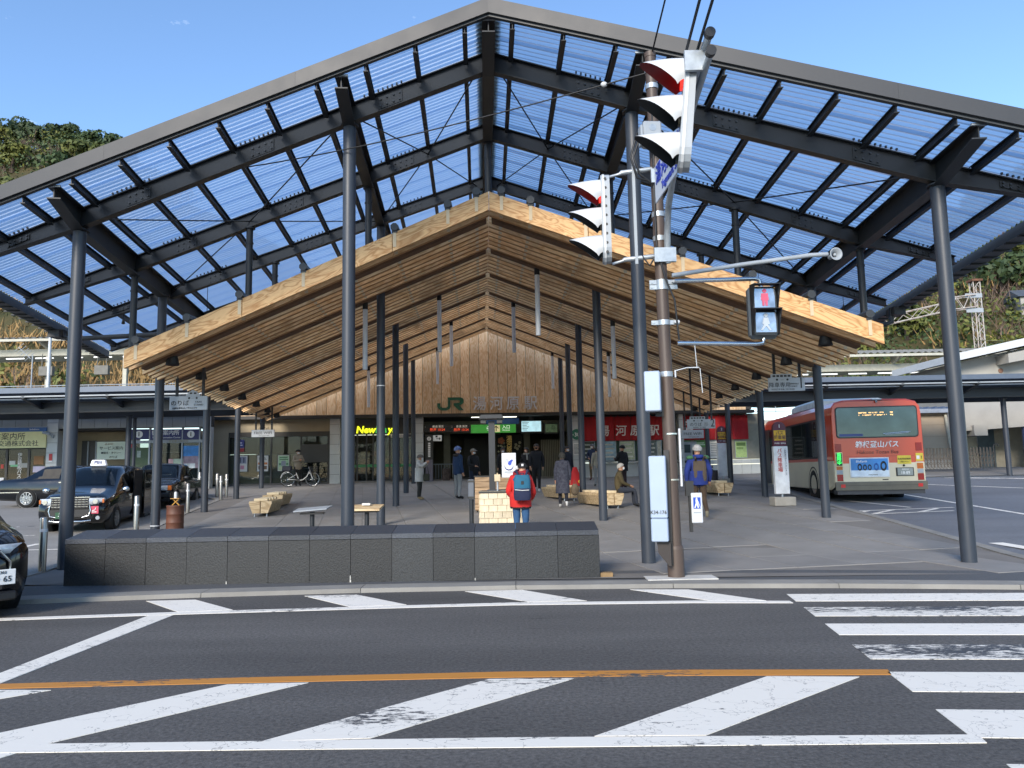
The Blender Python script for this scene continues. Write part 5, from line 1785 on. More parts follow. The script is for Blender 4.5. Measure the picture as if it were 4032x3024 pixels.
def leaf_clump(m, c, r, n, size, rng):
    c = Vector(c)
    for _ in range(n):
        d = Vector((rng.gauss(0, 1), rng.gauss(0, 1), rng.gauss(0, 1))).normalized()
        if d.z < -.45: d.z *= -1
        p = c + Vector((d.x * r[0], d.y * r[1], d.z * r[2])) * rng.uniform(.72, 1.05)
        nrm = (d + Vector((rng.gauss(0, .5), rng.gauss(0, .5), rng.gauss(0, .5)))).normalized()
        u = nrm.orthogonal().normalized(); w = nrm.cross(u)
        an = rng.uniform(0, 6.28)
        u, w = u * math.cos(an) + w * math.sin(an), w * math.cos(an) - u * math.sin(an)
        s = size * rng.uniform(.6, 1.3)
        m.add([p - u * s, p + w * s * .55, p + u * s, p - w * s * .55], [(0, 1, 2, 3)], True)


def crown_mesh(seed, r, lobes, n, size):
    rng = random.Random(seed)
    m = MB()
    for k in range(lobes):
        a = rng.uniform(0, 6.28)
        q = rng.uniform(.1, .62)
        c = (math.cos(a) * r * q, math.sin(a) * r * q, r * rng.uniform(.25, .95))
        rr = r * rng.uniform(.34, .52)
        leaf_clump(m, c, (rr, rr, rr * .75), n, size, rng)
    return m


def twig_mesh(seed, h, n):
    """bare crown: limbs that fork into fine twigs"""
    rng = random.Random(seed)
    m = MB()
    def grow(p, d, L, r, lv):
        q = p + d * L
        m.cyl(p, q, r, r * .6, n=4 if lv else 5, caps=False)
        if lv < 4:
            for _ in range(3 if lv < 3 else 4):
                nd = (d + Vector((rng.gauss(0, .5), rng.gauss(0, .5), rng.gauss(.12, .35)))).normalized()
                grow(p + d * L * rng.uniform(.55, 1), nd, L * rng.uniform(.55, .8), r * .5, lv + 1)
    for _ in range(n):
        grow(Vector((rng.gauss(0, .2), rng.gauss(0, .2), 0)), Vector((rng.gauss(0, .25), rng.gauss(0, .25), 1)).normalized(), h * .32, h * .018, 0)
    return m


rng = random.Random(5)
crowns = [crown_mesh(s, 4.2, 8, 110, .42) for s in range(4)]
crown_me = []
twig_me = []
for s in range(4):
    o = crowns[s].build('crown', M_LEAF[s % 2]); crown_me.append(o.data); bpy.data.objects.remove(o)
for s in range(3):
    o = twig_mesh(20 + s, 7, 2).build('crown', M_TWIG); twig_me.append(o.data); bpy.data.objects.remove(o)
tm_ = MB(); tm_.tube([(0, 0, -3), (.15, 0, 0), (0, .1, 2.5)], [.35, .28, .15], 7); o = tm_.build('trunk', M_TRUNK); trunk_me = o.data; bpy.data.objects.remove(o)
for k in range(3):
    pass
# crest and mid-slope trees that can be told apart
SPOT = [(-.700, 139, 0), (-.676, 143, 0), (-.655, 146, 1), (-.636, 147, 0), (-.612, 148, 1), (-.590, 146, 0), (-.568, 143, 1), (-.548, 141, 0), (-.53, 143, 1), (-.516, 146, 3), (-.50, 147, 3), (-.695, 120, 3), (-.67, 124, 0), (-.645, 126, 3), (-.62, 124, 3), (-.596, 118, 0), (-.572, 122, 0), (-.55, 116, 1), (-.53, 124, 3), (-.66, 108, 1), (-.68, 100, 3), (-.63, 104, 3), (-.605, 106, 1), (-.7, 150, 3),
        (.46, 120, 1), (.5, 135, 3), (.53, 118, 1), (.56, 140, 0), (.60, 120, 1), (.63, 138, 1), (.66, 112, 1), (.69, 130, 0), (.48, 96, 3), (.52, 92, 1), (.57, 98, 3), (.61, 90, 3), (.65, 94, 1), (.69, 100, 1), (.54, 105, 0), (.64, 148, 0), (.7, 146, 2)]
for k, (a, y, kind) in enumerate(SPOT):
    x, z = a * y, hill_h(a, y)
    side = 'behind the taxi-side roof' if a < 0 else 'beyond the lattice mast'
    if kind == 3:
        t = thing('bare_tree', 'leafless grey-brown tree on the wooded hill ' + side, 'tree', (x, y, z - 1), rng.uniform(0, 6), 'bare trees on the hill ' + side)
        o = link('crown', twig_me[k % 3], t); o.scale = [rng.uniform(.8, 1.15)] * 3
        link('trunk', trunk_me, t).scale = (.6, .6, .6)
    else:
        t = thing('evergreen_tree', 'round-crowned evergreen tree on the wooded hill ' + side, 'tree', (x, y, z + .6), rng.uniform(0, 6), 'evergreen trees on the hill ' + side)
        s = rng.uniform(.85, 1.2)
        o = link('crown', crown_me[(k * 3 + kind) % 4], t); o.scale = (s, s, s * .95)
        link('trunk', trunk_me, t)
# the rest of the wood, too many to tell apart
mats3 = [M_LEAF[0], M_LEAF[1], M_LEAF[2], M_TWIG, M_DRY]
wood_m = MB()
for k in range(1000):
    left = rng.random() < .5
    a = rng.uniform(-.76, -.44) if left else rng.uniform(.40, .78)
    y = rng.uniform(62, 150)
    x, z = a * y, hill_h(a, y)
    lowl = (y < 84)
    v = noise.noise(Vector((a * 30, y * .12, 4)))
    if lowl and left:
        kind = 4 if rng.random() < .75 else (3 if rng.random() < .6 else 2)
    elif v > -.02:
        kind = 1 if rng.random() < .55 else 0
    elif v > -.2:
        kind = 3 if rng.random() < .7 else 0
    else:
        kind = (2 if (not left and y > 105) else 4) if rng.random() < .4 else 3
    wood_m.mi = kind
    r = rng.uniform(1.4, 3.0) * (.7 if lowl else 1)
    if kind in (3, 4):
        for _ in range(26 if kind == 3 else 34):
            b = Vector((x + rng.gauss(0, r * .8), y + rng.gauss(0, r * .6), z - .2 + rng.uniform(0, r * .4)))
            d = Vector((rng.gauss(0, .35), rng.gauss(0, .35), 1)).normalized() * r * rng.uniform(.5, 1.1)
            sd = d.cross(Vector((rng.gauss(0, 1), rng.gauss(0, 1), 0))).normalized() * (.05 if kind == 3 else .09)
            wood_m.add([b - sd, b + sd, b + d], [(0, 1, 2)])
            if kind == 3:
                for _ in range(3):
                    d2 = (d + Vector((rng.gauss(0, .6), rng.gauss(0, .6), rng.gauss(0, .3)))) * .55
                    p2 = b + d * rng.uniform(.4, .8)
                    wood_m.add([p2 - sd * .5, p2 + sd * .5, p2 + d2], [(0, 1, 2)])
        if kind == 4:
            leaf_clump(wood_m, (x, y, z), (r, r, r * .6), 22, .22, rng)
    else:
        leaf_clump(wood_m, (x, y, z + r * .3), (r * 1.2, r * 1.2, r), 70, .3, rng)
stuff(wood_m.build('hillside_woods', mats3), 'mixed scrub and woods covering the hill')
# small house on the hill, right
hs_ = thing('hill_house', 'small pale house with a grey roof half way up the hill', 'house', (.69 * 88, 88, hill_h(.69, 88) - .3), -.2)
pbox('wall', M_WCONC, hs_, -2, 3, -2, 2, 0, 2.8); pbox('window', M_DKFRAME, hs_, -1.2, .2, -2.04, -2.005, 1.1, 2.1)
m = MB(); m.prism([(-2.4, 2.8), (2.4, 2.8), (0, 4.0)], 0, -2.3, 3.3); m.build('roof', mk('slate_roof', '#4f555c', .7), hs_)

# ------------------------------------------------------------------ signal pole and what hangs on it
PX, PY = 2.15, 10.52
pole = thing('signal_pole', 'tall brown steel signal pole on the footway beside the crossing', 'pole', (PX, PY, .07))
lean = Matrix.Rotation(-.008, 4, 'Y')
m = MB(); m.M = lean
m.cyl((0, 0, 0), (0, 0, 7.35), .092, .078, n=28); m.build('shaft', M_BROWNPOLE, pole)
m = MB(); m.M = lean
m.lathe([(.112, 0), (.112, .36), (.108, .4), (.094, .42)], 28); m.build('base_sleeve', M_BROWNPOLE, pole)
m = MB(); m.M = lean; m.cyl((0, 0, 7.35), (0, 0, 7.42), .085, n=24); m.build('cap', M_BROWNPOLE, pole)
m = MB(); m.box(-.42, .5, -.24, .12, -.012, .004); m.build('footing', mk('new_cement', '#bdbbb5', .9, var=.1, bump=.2), pole)


def band(z, r=.09, ear=True):
    m = MB(); m.M = lean
    m.cyl((0, 0, z - .035), (0, 0, z + .035), r + .008, n=24)
    if ear:
        m.box(-r - .09, r + .12, -.05, -.02, z - .03, z + .03)
        for x in (-r - .06, r + .09):
            m.cyl((x, -.06, z), (x, -.01, z), .018, n=8)
    m.build('clamp_band', M_GALV, pole)


for z in (4.02, 3.45, 3.95):
    band(z, .088)
for z in (4.65, 5.0, 2.73, 6.9, 7.15):
    band(z, .084, False)
m = MB()
for z in (4.02, 3.45):
    for dx in (.12, .155):
        m.cyl((dx, -.1, z - .0), (dx, -.02, z), .022, n=10)
m.build('insulator', M_WHITE, pole)
for z in (1.9, 1.28):
    m = MB(); m.cyl((0, 0, z), (0, 0, z + .02), .098, n=24); m.build('steel_strap', M_CHROME, pole)
m = MB(); m.box(.1, .125, -.06, -.03, 1.2, 1.98); m.build('conduit_rail', M_WHITE, pole)
m = MB()
m.tube([(-.08, -.09, 6.6), (-.095, -.09, 6.0), (-.1, -.1, 5.2), (-.1, -.1, 4.5), (.0, -.12, 4.05), (.12, -.1, 3.75), (.14, -.1, 3.4), (.16, -.08, 3.2)], .014, 8)
m.tube([(-.07, -.1, 6.3), (-.11, -.1, 5.4), (-.105, -.11, 4.6), (-.08, -.11, 4.3)], .012, 8)
for q in ([(-.05, -.08, 6.2), (-.32, -.14, 6.15), (-.42, -.14, 5.8), (-.34, -.14, 5.5), (-.12, -.1, 5.45)], [(-.05, -.1, 6.15), (-.28, -.14, 6.1), (-.38, -.15, 5.8), (-.3, -.14, 5.55), (-.1, -.1, 5.4)], [(-.3, -.05, 4.4), (-.2, -.08, 4.25), (-.08, -.1, 4.45)]):
    m.tube(q, .016, 8)
m.build('cable', M_BLACK, pole)


def signal_head(root, name_mat, lit):
    """vertical three-lens head, lenses towards local -Y, top of housing at z = 1.27"""
    m = MB()
    w, h = .185, 1.27
    prof = []
    for k in range(9):
        a = math.pi * k / 8
        prof.append((w * math.cos(a), h - w + w * math.sin(a)))
    for k in range(9):
        a = math.pi + math.pi * k / 8
        prof.append((w * math.cos(a), w + w * math.sin(a)))
    m.prism(prof, 1, 0, .12)
    m.build('housing', M_GREYPAINT, root)
    q = MB()
    q.prism([(x * 1.06, (z - h / 2) * 1.015 + h / 2) for x, z in prof], 1, .02, .05)
    q.build('flange', M_WHITE, root)
    for i, c in enumerate(('r', 'y', 'g')):
        zc = h - .235 - i * .4
        col = {'r': ('#8c1414', .9 if lit else 0), 'y': ('#3a3420', 0), 'g': ('#1c3030', 0)}[c]
        m = MB(); m.M = Matrix.Translation((0, -.005, zc)) @ Matrix.Rotation(H_, 4, 'X')
        m.cyl((0, 0, 0), (0, 0, .02), .15, n=28)
        lens = m.build('lens', mk('lens_' + c, '#d0281e' if c == 'r' else col[0], .2, emit=1.0 if c == 'r' else 0), root)
        # curved hood: white outside, dark inside, open below with an S-shaped lower edge
        for nm, rad, mt in (('hood', .172, M_WHITE), ('hood_lining', .166, mk('hood_black', '#101418', .6) if c != 'r' else mk('hood_red', '#5c1014', .5))):
            m = MB()
            vs = []
            K, D = 20, 8
            for k in range(K + 1):
                a = -R(38) + (math.pi + R(76)) * k / K
                side = abs(math.cos(a)) if math.sin(a) < .35 else abs(math.cos(a))
                low = max(0., min(1., (.95 - math.sin(a)) / 1.5))
                L = .46 - .4 * (low ** .75)
                for d in range(D + 1):
                    t = d / D
                    vs.append((rad * math.cos(a) * (1 - .04 * t), -L * t, zc + rad * math.sin(a) - .05 * t * t))
            m.add(vs, [(k * (D + 1) + d, k * (D + 1) + d + 1, (k + 1) * (D + 1) + d + 1, (k + 1) * (D + 1) + d) for k in range(K) for d in range(D)], True)
            m.build(nm, mt, lens if nm == 'hood_lining' else root)
    return root


# lower head, beside the pole
s2 = thing('traffic_signal', 'white three-lens traffic signal on short arms beside the brown pole', 'traffic signal', (1.30, 10.45, 4.36), R(-95), 'traffic signals on the brown pole')
signal_head(s2, None, True)
m = MB()
for k in range(9):
    m.cyl((.186, .06, .12 + k * .13), (.19, .06, .12 + k * .13), .02, n=10)
m.build('rivet', M_BLACK, s2)
s2a = thing('signal_bracket', 'pair of galvanised arms carrying the lower traffic signal', 'bracket', (PX, PY, 0))
for z, dz in ((5.68, .06), (4.42, .05)):
    m = MB(); m.tube([(-.72, -.06, z - .06), (-.58, -.05, z - .02), (-.55, -.05, z), (-.1, -.02, z + dz)], [.02, .02, .035, .035], 10); m.build('arm', M_GALV, s2a)
m = MB(); m.box(-.4, -.36, -.08, -.06, 4.35, 5.8); m.build('stay', M_GREYPAINT, s2a)
for z in (5.6, 4.46):
    m = MB(); m.box(-.14, .16, -.14, -.08, z - .1, z + .1); m.build('clamp', M_GALV, s2a)
# upper head out over the road
s1 = thing('traffic_signal', 'large white three-lens traffic signal with its red lit, hanging out over the road', 'traffic signal', (1.66, 7.25, 4.4), R(-98), 'traffic signals on the brown pole')
signal_head(s1, None, True)
s1.scale = (.95, .95, .95)
s1.rotation_euler = (R(-6), 0, R(-98))
arm = thing('mast_arm', 'long galvanised arm reaching over the road to the upper traffic signal', 'bracket', (0, 0, 0))
m = MB(); m.tube([(2.2, 10.45, 4.35), (2.2, 10.4, 4.75), (2.17, 10.1, 5.05), (2.1, 9.4, 5.2), (1.98, 8.0, 5.28), (1.9, 6.75, 5.34)], [.045, .045, .043, .04, .038, .036], 14); m.build('pipe', M_GALV, arm)
m = MB(); m.tube([(2.16, 10.4, 5.5), (2.12, 9.6, 5.52), (1.99, 8.0, 5.5), (1.9, 6.75, 5.52)], .036, 12); m.build('upper_pipe', M_GALV, arm)
m = MB(); m.box(1.72, 1.94, 6.98, 7.02, 5.3, 5.5); m.build('fixing', M_GALV, arm)
for zz in (5.34, 5.52):
    m = MB(); m.cyl((1.9, 6.7, zz), (1.9, 6.76, zz), .05, n=14); m.build('end_cap', M_BLACK, arm)
# place-name plate
npl = thing('name_plate', 'white plate with blue station name below the upper traffic signal', 'sign', (1.84, 8.35, 4.72), R(-87))
m = MB(); m.rbox(-.72, .72, -.008, .008, 0, .46, .004); m.build('plate', mk('plate_white', '#c3cad4', .35, var=.04), npl)
M_BLUEINK = mk('blue_ink', '#2438a0', .5)
text('lettering', '湯河原駅前', .26, M_BLUEINK, npl, (0, -.012, .3), bold=.015); text('lettering', 'Yugawara Sta.', .14, M_BLUEINK, npl, (0, -.012, .1), bold=.01)
m = MB(); m.box(-.6, .6, .01, .04, .08, .12); m.box(-.6, .6, .01, .04, .34, .38); m.build('rear_rail', M_GALV, npl)
# junction box
jb = thing('junction_box', 'pale grey junction box marked 12T high on the brown pole', 'box', (2.02, 10.34, 5.98), R(6))
m = MB(); m.rbox(-.13, .13, -.1, .06, 0, .36, .02); m.build('case', M_GREYPAINT, jb)
m = MB(); m.rbox(-.17, -.135, -.09, .05, .02, .3, .008); m.build('hinge_cover', M_GREYPAINT, jb)
text('lettering', '12T', .1, M_GALV, jb, (0, -.103, .1), ext=.006, bold=.01)
m = MB(); m.M = Matrix.Translation((.0, -.1, .26)) @ Matrix.Rotation(H_, 4, 'X'); m.cyl((0, 0, 0), (0, 0, .004), .05, n=20); m.build('emblem', M_GALV, jb)
# pedestrian signal
ps = thing('pedestrian_signal', 'grey pedestrian signal with a red figure above a dark walking figure', 'traffic signal', (3.5, 10.45, 3.27), R(2))
m = MB(); m.rbox(-.2, .2, 0, .16, 0, .74, .05); m.build('case', mk('signal_grey', '#4d5357', .45), ps)
for k, z in enumerate((.38, .04)):
    m = MB(); m.rbox(-.17, .17, -.05, .0, z, z + .33, .03); bz = m.build('bezel', MATS['signal_grey'], ps)
    m = MB(); m.rbox(-.145, .145, -.056, -.048, z + .03, z + .31, .004); m.build('window', mk('lens_glass', '#a3abb6', .06, var=.3, scale=5, metal=.6), bz)  # pale grey-blue colour stands for sky mirrored in the lens
    m = MB()
    for a0, a1 in ((-.185, -.172), (.172, .185)):
        m.prism([(-.05, z + .0), (.0, z), (.0, z + .36), (-.19, z + .34)], 0, a0, a1)
    m.hexa([(-.185, -.2, z + .335), (.185, -.2, z + .335), (.185, 0, z + .355), (-.185, 0, z + .355), (-.185, -.2, z + .347), (.185, -.2, z + .347), (.185, 0, z + .367), (-.185, 0, z + .367)])
    m.build('visor', M_BLACK, bz)
def stick_man(parent, z, col, walk, nm):
    m = MB()
    m.M = Matrix.Translation((0, -.06, z)) @ Matrix.Scale(1, 4)
    def disc(x, zz, r):
        m.M = Matrix.Translation((x, -.06, z + zz)) @ Matrix.Rotation(H_, 4, 'X'); m.cyl((0, 0, 0), (0, 0, .004), r, n=14)
    disc(0, .25, .028)
    m.M = Matrix.Translation((0, 0, z))
    if walk:
        m.prism([(-.03, .215), (.03, .215), (.05, .13), (.035, .12), (.02, .12), (.07, .04), (.045, .035), (.0, .1), (-.055, .035), (-.075, .045), (-.03, .12), (-.05, .13)], 1, -.064, -.058)
    else:
        m.prism([(-.045, .215), (.045, .215), (.055, .12), (.04, .12), (.035, .04), (.008, .04), (.004, .12), (-.004, .12), (-.008, .04), (-.035, .04), (-.04, .12), (-.055, .12)], 1, -.064, -.058)
    m.build(nm, col, parent)
stick_man(ps, .40, mk('figure_red', '#c05068', .4, emit=.12), False, 'standing_figure')
stick_man(ps, .06, mk('figure_grey', '#b4bcc2', .4), True, 'walking_figure')
pa = thing('signal_bracket', 'pair of steel pipes carrying the pedestrian signal', 'bracket', (0, 0, 0))
m = MB(); m.tube([(2.28, 10.43, 4.09), (3.4, 10.5, 4.12), (3.48, 10.52, 4.11), (3.5, 10.52, 4.0)], .03, 12); m.build('upper_arm', M_CHROME, pa)
m = MB(); m.tube([(2.28, 10.43, 3.22), (3.38, 10.5, 3.2), (3.48, 10.52, 3.21), (3.5, 10.52, 3.28)], .03, 12); m.build('lower_arm', M_CHROME, pa)
hn = thing('horn_speaker', 'white horn speaker at the end of a long grey arm', 'speaker', (4.38, 10.1, 4.33), R(4))
m = MB(); m.M = Matrix.Rotation(H_, 4, 'X'); m.lathe([(.03, -.14), (.035, -.05), (.05, .0), (.085, .04), (.088, .045), (.075, .04), (.04, 0), (.03, -.02)], 24); m.build('horn', M_GREYPAINT, hn)
m = MB(); m.sph((0, -.0, 0), .022); m.build('driver', M_GREYPAINT, hn)
m = MB(); m.tube([(-2.15, .32, -.2), (-1.2, .2, -.08), (-.3, .1, .02), (-.04, .12, .04)], .03, 12); m.build('arm', M_GREYPAINT, hn)
# control cabinets strapped to the pole
M_CAB = mk('cabinet_paint', '#9dacc0', .4, var=.03)
cb1 = thing('control_cabinet', 'short pale blue cabinet on the brown pole above head height', 'cabinet', (1.9, 10.36, 2.28), R(-14))
m = MB(); m.rbox(-.1, .11, -.1, .14, 0, .54, .012); m.build('case', M_CAB, cb1); pbox('rear_plate', M_BLACK, cb1, .02, .14, .145, .17, -.06, .5)
cb2 = thing('control_cabinet', 'tall pale blue cabinet marked K34-176 low on the brown pole', 'cabinet', (1.92, 10.32, .56), R(-14))
m = MB(); m.rbox(-.11, .11, -.1, .14, 0, .3, .012); m.build('lower_door', M_CAB, cb2)
m = MB(); m.rbox(-.11, .11, -.1, .14, .305, 1.12, .012); m.build('upper_door', M_CAB, cb2)
text('lettering', 'K34-176', .066, M_INK, cb2, (-.005, -.102, .38), sx=.92, bold=.012)
m = MB(); m.prism([(-.05, -.01), (.13, -.01), (.13, -.32), (.1, -.32), (-.03, -.16)], 1, .0, .1); m.build('cable_duct', mk('duct_brown', '#2c2522', .6), cb2)
pbox('rear_plate', M_BLACK, cb2, .08, .15, .1, .18, -.32, 1.2)
bs = thing('crossing_button', 'white plate with a blue pictogram of a person with a cane', 'sign', (2.45, 10.45, .78), R(3))
m = MB(); m.rbox(-.075, .075, -.012, .012, 0, .4, .008); m.build('plate', M_WHITE, bs)
m = MB(); m.rbox(-.05, .05, -.016, -.011, .19, .34, .002); m.build('pictogram_field', mk('sign_blue', '#2348a8', .4), bs)
stick = MB()
stick.M = Matrix.Translation((-.005, -.018, .325)) @ Matrix.Rotation(H_, 4, 'X'); stick.cyl((0, 0, 0), (0, 0, .003), .011, n=12); stick.M = None
stick.prism([(-.02, .312), (.008, .312), (.014, .265), (.02, .2), (.006, .2), (-.004, .25), (-.026, .2), (-.04, .2), (-.018, .265)], 1, -.0205, -.0165)
stick.prism([(.01, .29), (.016, .29), (.045, .2), (.04, .2)], 1, -.0206, -.0166)
stick.build('figure', M_INKW, bs)
pbox('small_print', M_GREYPAINT, bs, -.05, .05, -.0135, -.0121, .13, .145)
m = MB(); m.box(-.14, -.03, .0, .05, .36, .56); m.box(-.1, -.06, .012, .05, -.12, .36); m.build('post', M_DKFRAME, bs)
ant = thing('antenna', 'thin white dipole antenna on a bracket from the brown pole', 'antenna', (2.24, 10.45, 2.75))
m = MB(); m.cyl((0, 0, 0), (0, 0, .1), .012, n=8); m.tube([(0, 0, .09), (.16, 0, .13), (.33, 0, .13)], .008, 6); m.build('bracket', M_WHITE, ant)
m = MB(); m.cyl((.3, 0, .12), (.28, 0, .5), .006, n=6); m.cyl((.34, 0, .12), (.36, 0, -.22), .006, n=6); m.build('rod', M_WHITE, ant)
# wires
def wire(label, pts, r, sag=0.):
    m = MB()
    if len(pts) == 2:
        a, b = Vector(pts[0]), Vector(pts[1])
        pts = [a + (b - a) * (i / 14.) - Vector((0, 0, sag * math.sin(math.pi * i / 14.))) for i in range(15)]
    m.tube(pts, r, 6)
    return tag(m.build('overhead_wire', M_BLACK), label, 'wire')
wire('thin wire strung from the brown pole across the front of the steel canopy', [(2.1, 10.5, 7.2), (-10.4, 15.0, 7.45)], .011, .45)
wire('thin twisted wire rising from the top of the brown pole', [(2.11, 10.5, 7.46), (2.35, 3.0, 9.6)], .012)
wire('black cable rising above the upper traffic signal, nearer the brown pole', [(1.78, 7.3, 5.55), (1.62, 1.5, 6.6)], .014)
wire('black cable rising above the upper traffic signal, farther from the brown pole', [(1.86, 7.1, 5.52), (1.85, 1.5, 6.7)], .014)
ins = thing('egg_insulator', 'white egg insulator on the thin wire beside the upper signal', 'insulator', (1.44, 10.75, 7.15))
m = MB(); m.sph((0, 0, 0), .05, .04, .04); m.build('egg', M_WHITE, ins)

# ------------------------------------------------------------------ bollards
M_BOLL = mk('bollard_steel', '#9a9690', .28, metal=.85, var=.12, scale=2, stretch=(1, 1, .2))
BOLL = [((-7.52, 12.45), 'stainless bollard beside the street-front column next to the parked taxi'), ((-8.55, 17.6), 'stainless bollard behind the granite wall beside the black taxi door'), ((-9.5, 22.6), 'stainless bollard beside the column past the rusty drum'),
        ((-11.3, 29.5), 'stainless bollard near the shop window, outermost of the cluster of three'), ((-10.4, 27.5), 'stainless bollard near the shop window, nearest of the cluster of three'), ((-10.72, 28.9), 'stainless bollard near the shop window, beside the column of the cluster'), ((-12.7, 31.3), 'stainless bollard in front of the information office door')]
for (x, y), lab in BOLL:
    t = thing('bollard', lab, 'bollard', (x, y, gz(y) - .01), 0, 'bollards along the taxi lane')
    m = MB(); m.lathe([(.057, 0), (.057, .84), (.052, .855), (.03, .865), (.001, .867)], 24); m.build('tube', M_BOLL, t)
    m = MB(); m.cyl((0, 0, .63), (0, 0, .68), .0585, n=24); m.build('reflective_band', M_WHITE, t)

# ------------------------------------------------------------------ log benches
def bench(x, y, rz, label, L=2.0):
    t = thing('log_bench', label, 'bench', (x, y, gz(y)), rz, 'log benches on the forecourt')
    for sx in (-1, 1):
        m = MB()
        m.loft([[(sx * .012, yy, .1), (sx * .2, yy, .1), (sx * .3, yy, .36), (sx * .29, yy, .42), (sx * .012, yy, .42)] for yy in (0, L * .33, L * .66, L)], smooth=False)
        m.build('log_half', M_LOG, t)
    for k, yy in enumerate((.18, .62, 1.1, 1.55)):
        m = MB(); m.rbox(-.2, .16, yy, yy + .2, .422, .49, .008); m.build('back_block', mk('block_wood', '#d6c3a0', .6, var=.08, rnd=.08), t)
    for yy in (.12, L - .12):
        for xx in (-.16, .16):
            m = MB(); m.cyl((xx, yy, 0), (xx, yy, .1), .018, n=8); m.cyl((xx, yy, 0), (xx, yy, .012), .035, n=10); m.build('foot', M_GALV, t)
    return t


bench(-6.85, 20.95, R(8), 'split-log bench on the taxi side, nearer the street')
bench(-7.25, 23.3, R(8), 'split-log bench on the taxi side, farther from the street')
bench(2.75, 21.35, R(18), 'split-log bench with the old man sitting on it')
bench(1.75, 24.1, R(16), 'split-log bench with the red bag on it')
bench(6.75, 24.9, R(4), 'split-log bench near the bus stop column')

# ------------------------------------------------------------------ reading desks, drum, hand bath
for (x, y, h), lab, bp in (((-3.95, 15.2, .66), 'sloping information desk on a post, plain top, behind the granite wall', 0), ((-2.92, 15.4, .66), 'pale wooden writing desk on a post with a small box on top', 1)):
    t = thing('reading_desk', lab, 'desk', (x, y, gz(y)), R(-4 if bp else 6), 'desks behind the granite wall')
    m = MB(); m.cyl((0, 0, 0), (0, 0, h - .03), .045, n=16); m.build('post', M_STEEL, t)
    m = MB(); m.hexa([(-.3, -.2, h - .04), (.3, -.2, h - .04), (.3, .2, h + .03), (-.3, .2, h + .03), (-.3, -.2, h), (.3, -.2, h), (.3, .2, h + .07), (-.3, .2, h + .07)] if bp else [(-.33, -.2, h - .02), (.3, -.2, h + .02), (.36, .2, h + .06), (-.3, .2, h + .02), (-.33, -.2, h), (.3, -.2, h + .04), (.36, .2, h + .08), (-.3, .2, h + .04)]); m.build('top', M_LOG if bp else M_GREYPAINT, t)
    pbox('under_frame', M_BLACK, t, -.22, .22, -.12, .12, h - .075, h - .045)
    if bp:
        pbox('card_box', M_PAPER, t, -.1, .06, .0, .1, h + .06, h + .1)
        for z in (.06, .14):
            pbox('sticker', M_INKW, t, -.03, .03, -.047, -.0455, z, z + .05)
dr = thing('oil_drum', 'rust-brown drum standing beside a column near the taxi', 'drum', (-7.85, 18.0, gz(18)))
m = MB(); m.lathe([(.0, 0), (.19, 0), (.195, .01), (.19, .03), (.19, .19), (.197, .2), (.19, .21), (.19, .38), (.197, .39), (.19, .4), (.19, .56), (.197, .58), (.19, .59), (.001, .585)], 28); m.build('shell', mk('rust_paint', '#5a3524', .6, var=.2, scale=3), dr)
st = thing('folding_stool', 'small yellow wooden folding stand on the brown drum', 'stand', (-7.85, 18.0, gz(18) + .587))
m = MB(); m.box(-.1, .1, -.06, .06, .15, .165); m.build('top', mk('yellow_wood', '#b98a3c', .6), st)
m = MB(); m.cyl((-.08, 0, 0), (.08, 0, .15), .012, n=6); m.cyl((.08, .02, 0), (-.08, .02, .15), .012, n=6); m.build('crossed_leg', MATS['yellow_wood'], st)
def pump_bottle(x, y, z, lab, grp):
    t = thing('pump_bottle', lab, 'bottle', (x, y, z), 0, grp)
    m = MB(); m.lathe([(.035, 0), (.035, .12), (.03, .14), (.012, .15)], 14); m.build('body', M_WHITE if 'white' in lab else mk('bottle_dark', '#2b2520', .3), t)
    m = MB(); m.lathe([(.014, .15), (.014, .17), (.005, .175), (.005, .21), (.014, .215)], 10); m.tube([(0, 0, .21), (-.04, 0, .21)], .006, 6); m.build('pump', M_BLACK, t)
    if 'white' not in lab:
        m = MB(); m.cyl((0, 0, .03), (0, 0, .09), .0355, n=14); m.build('label_band', M_WHITE, t)
pump_bottle(-7.85, 18.0, gz(18) + .752, 'white pump bottle on the folding stand over the drum', None)
hb = thing('hand_bath', 'shingle-clad hand bath box behind the granite wall', 'hand bath', (-.35, 15.55, gz(15.6)))
m = MB(); m.box(-.33, .63, .012, .95, 0, .9); m.build('box_core', M_DECK, hb)
n = 8
for row in range(7):
    z = .02 + row * .128
    off = .09 if row % 2 else 0
    k = 0
    x = -.34 - off
    while x < .64:
        a, b = max(x, -.34), min(x + .178, .64)
        if b - a > .03:
            m = MB(); m.hexa([(a + .003, -.028, z), (b - .003, -.028, z), (b - .003, .0, z), (a + .003, .0, z), (a + .003, -.008, z + .15), (b - .003, -.008, z + .15), (b - .003, .01, z + .15), (a + .003, .01, z + .15)])
            m.build('shingle', M_SHINGLE, hb)
        x += .18
for row in range(7):
    z = .02 + row * .128
    for k in range(5):
        a = .02 + k * .185
        for xs, sg in ((-.34, -1),):
            m = MB(); m.hexa([(xs - .024, a, z), (xs, a, z), (xs, a + .18, z), (xs - .024, a + .18, z), (xs - .006, a, z + .15), (xs + .01, a, z + .15), (xs + .01, a + .18, z + .15), (xs - .006, a + .18, z + .15)]); m.build('shingle', M_SHINGLE, hb)
m = MB(); m.box(-.36, .66, -.03, .98, .9, .935); m.build('rim', M_DKFRAME, hb)
m = MB(); m.box(-.2, .5, .15, .8, .936, .955); m.build('basin', mk('basin_stone', '#3c4148', .4), hb)
pbox('post', M_GREYPAINT if False else M_STEEL, hb, -.16, -.03, .5, .63, .936, 2.38)
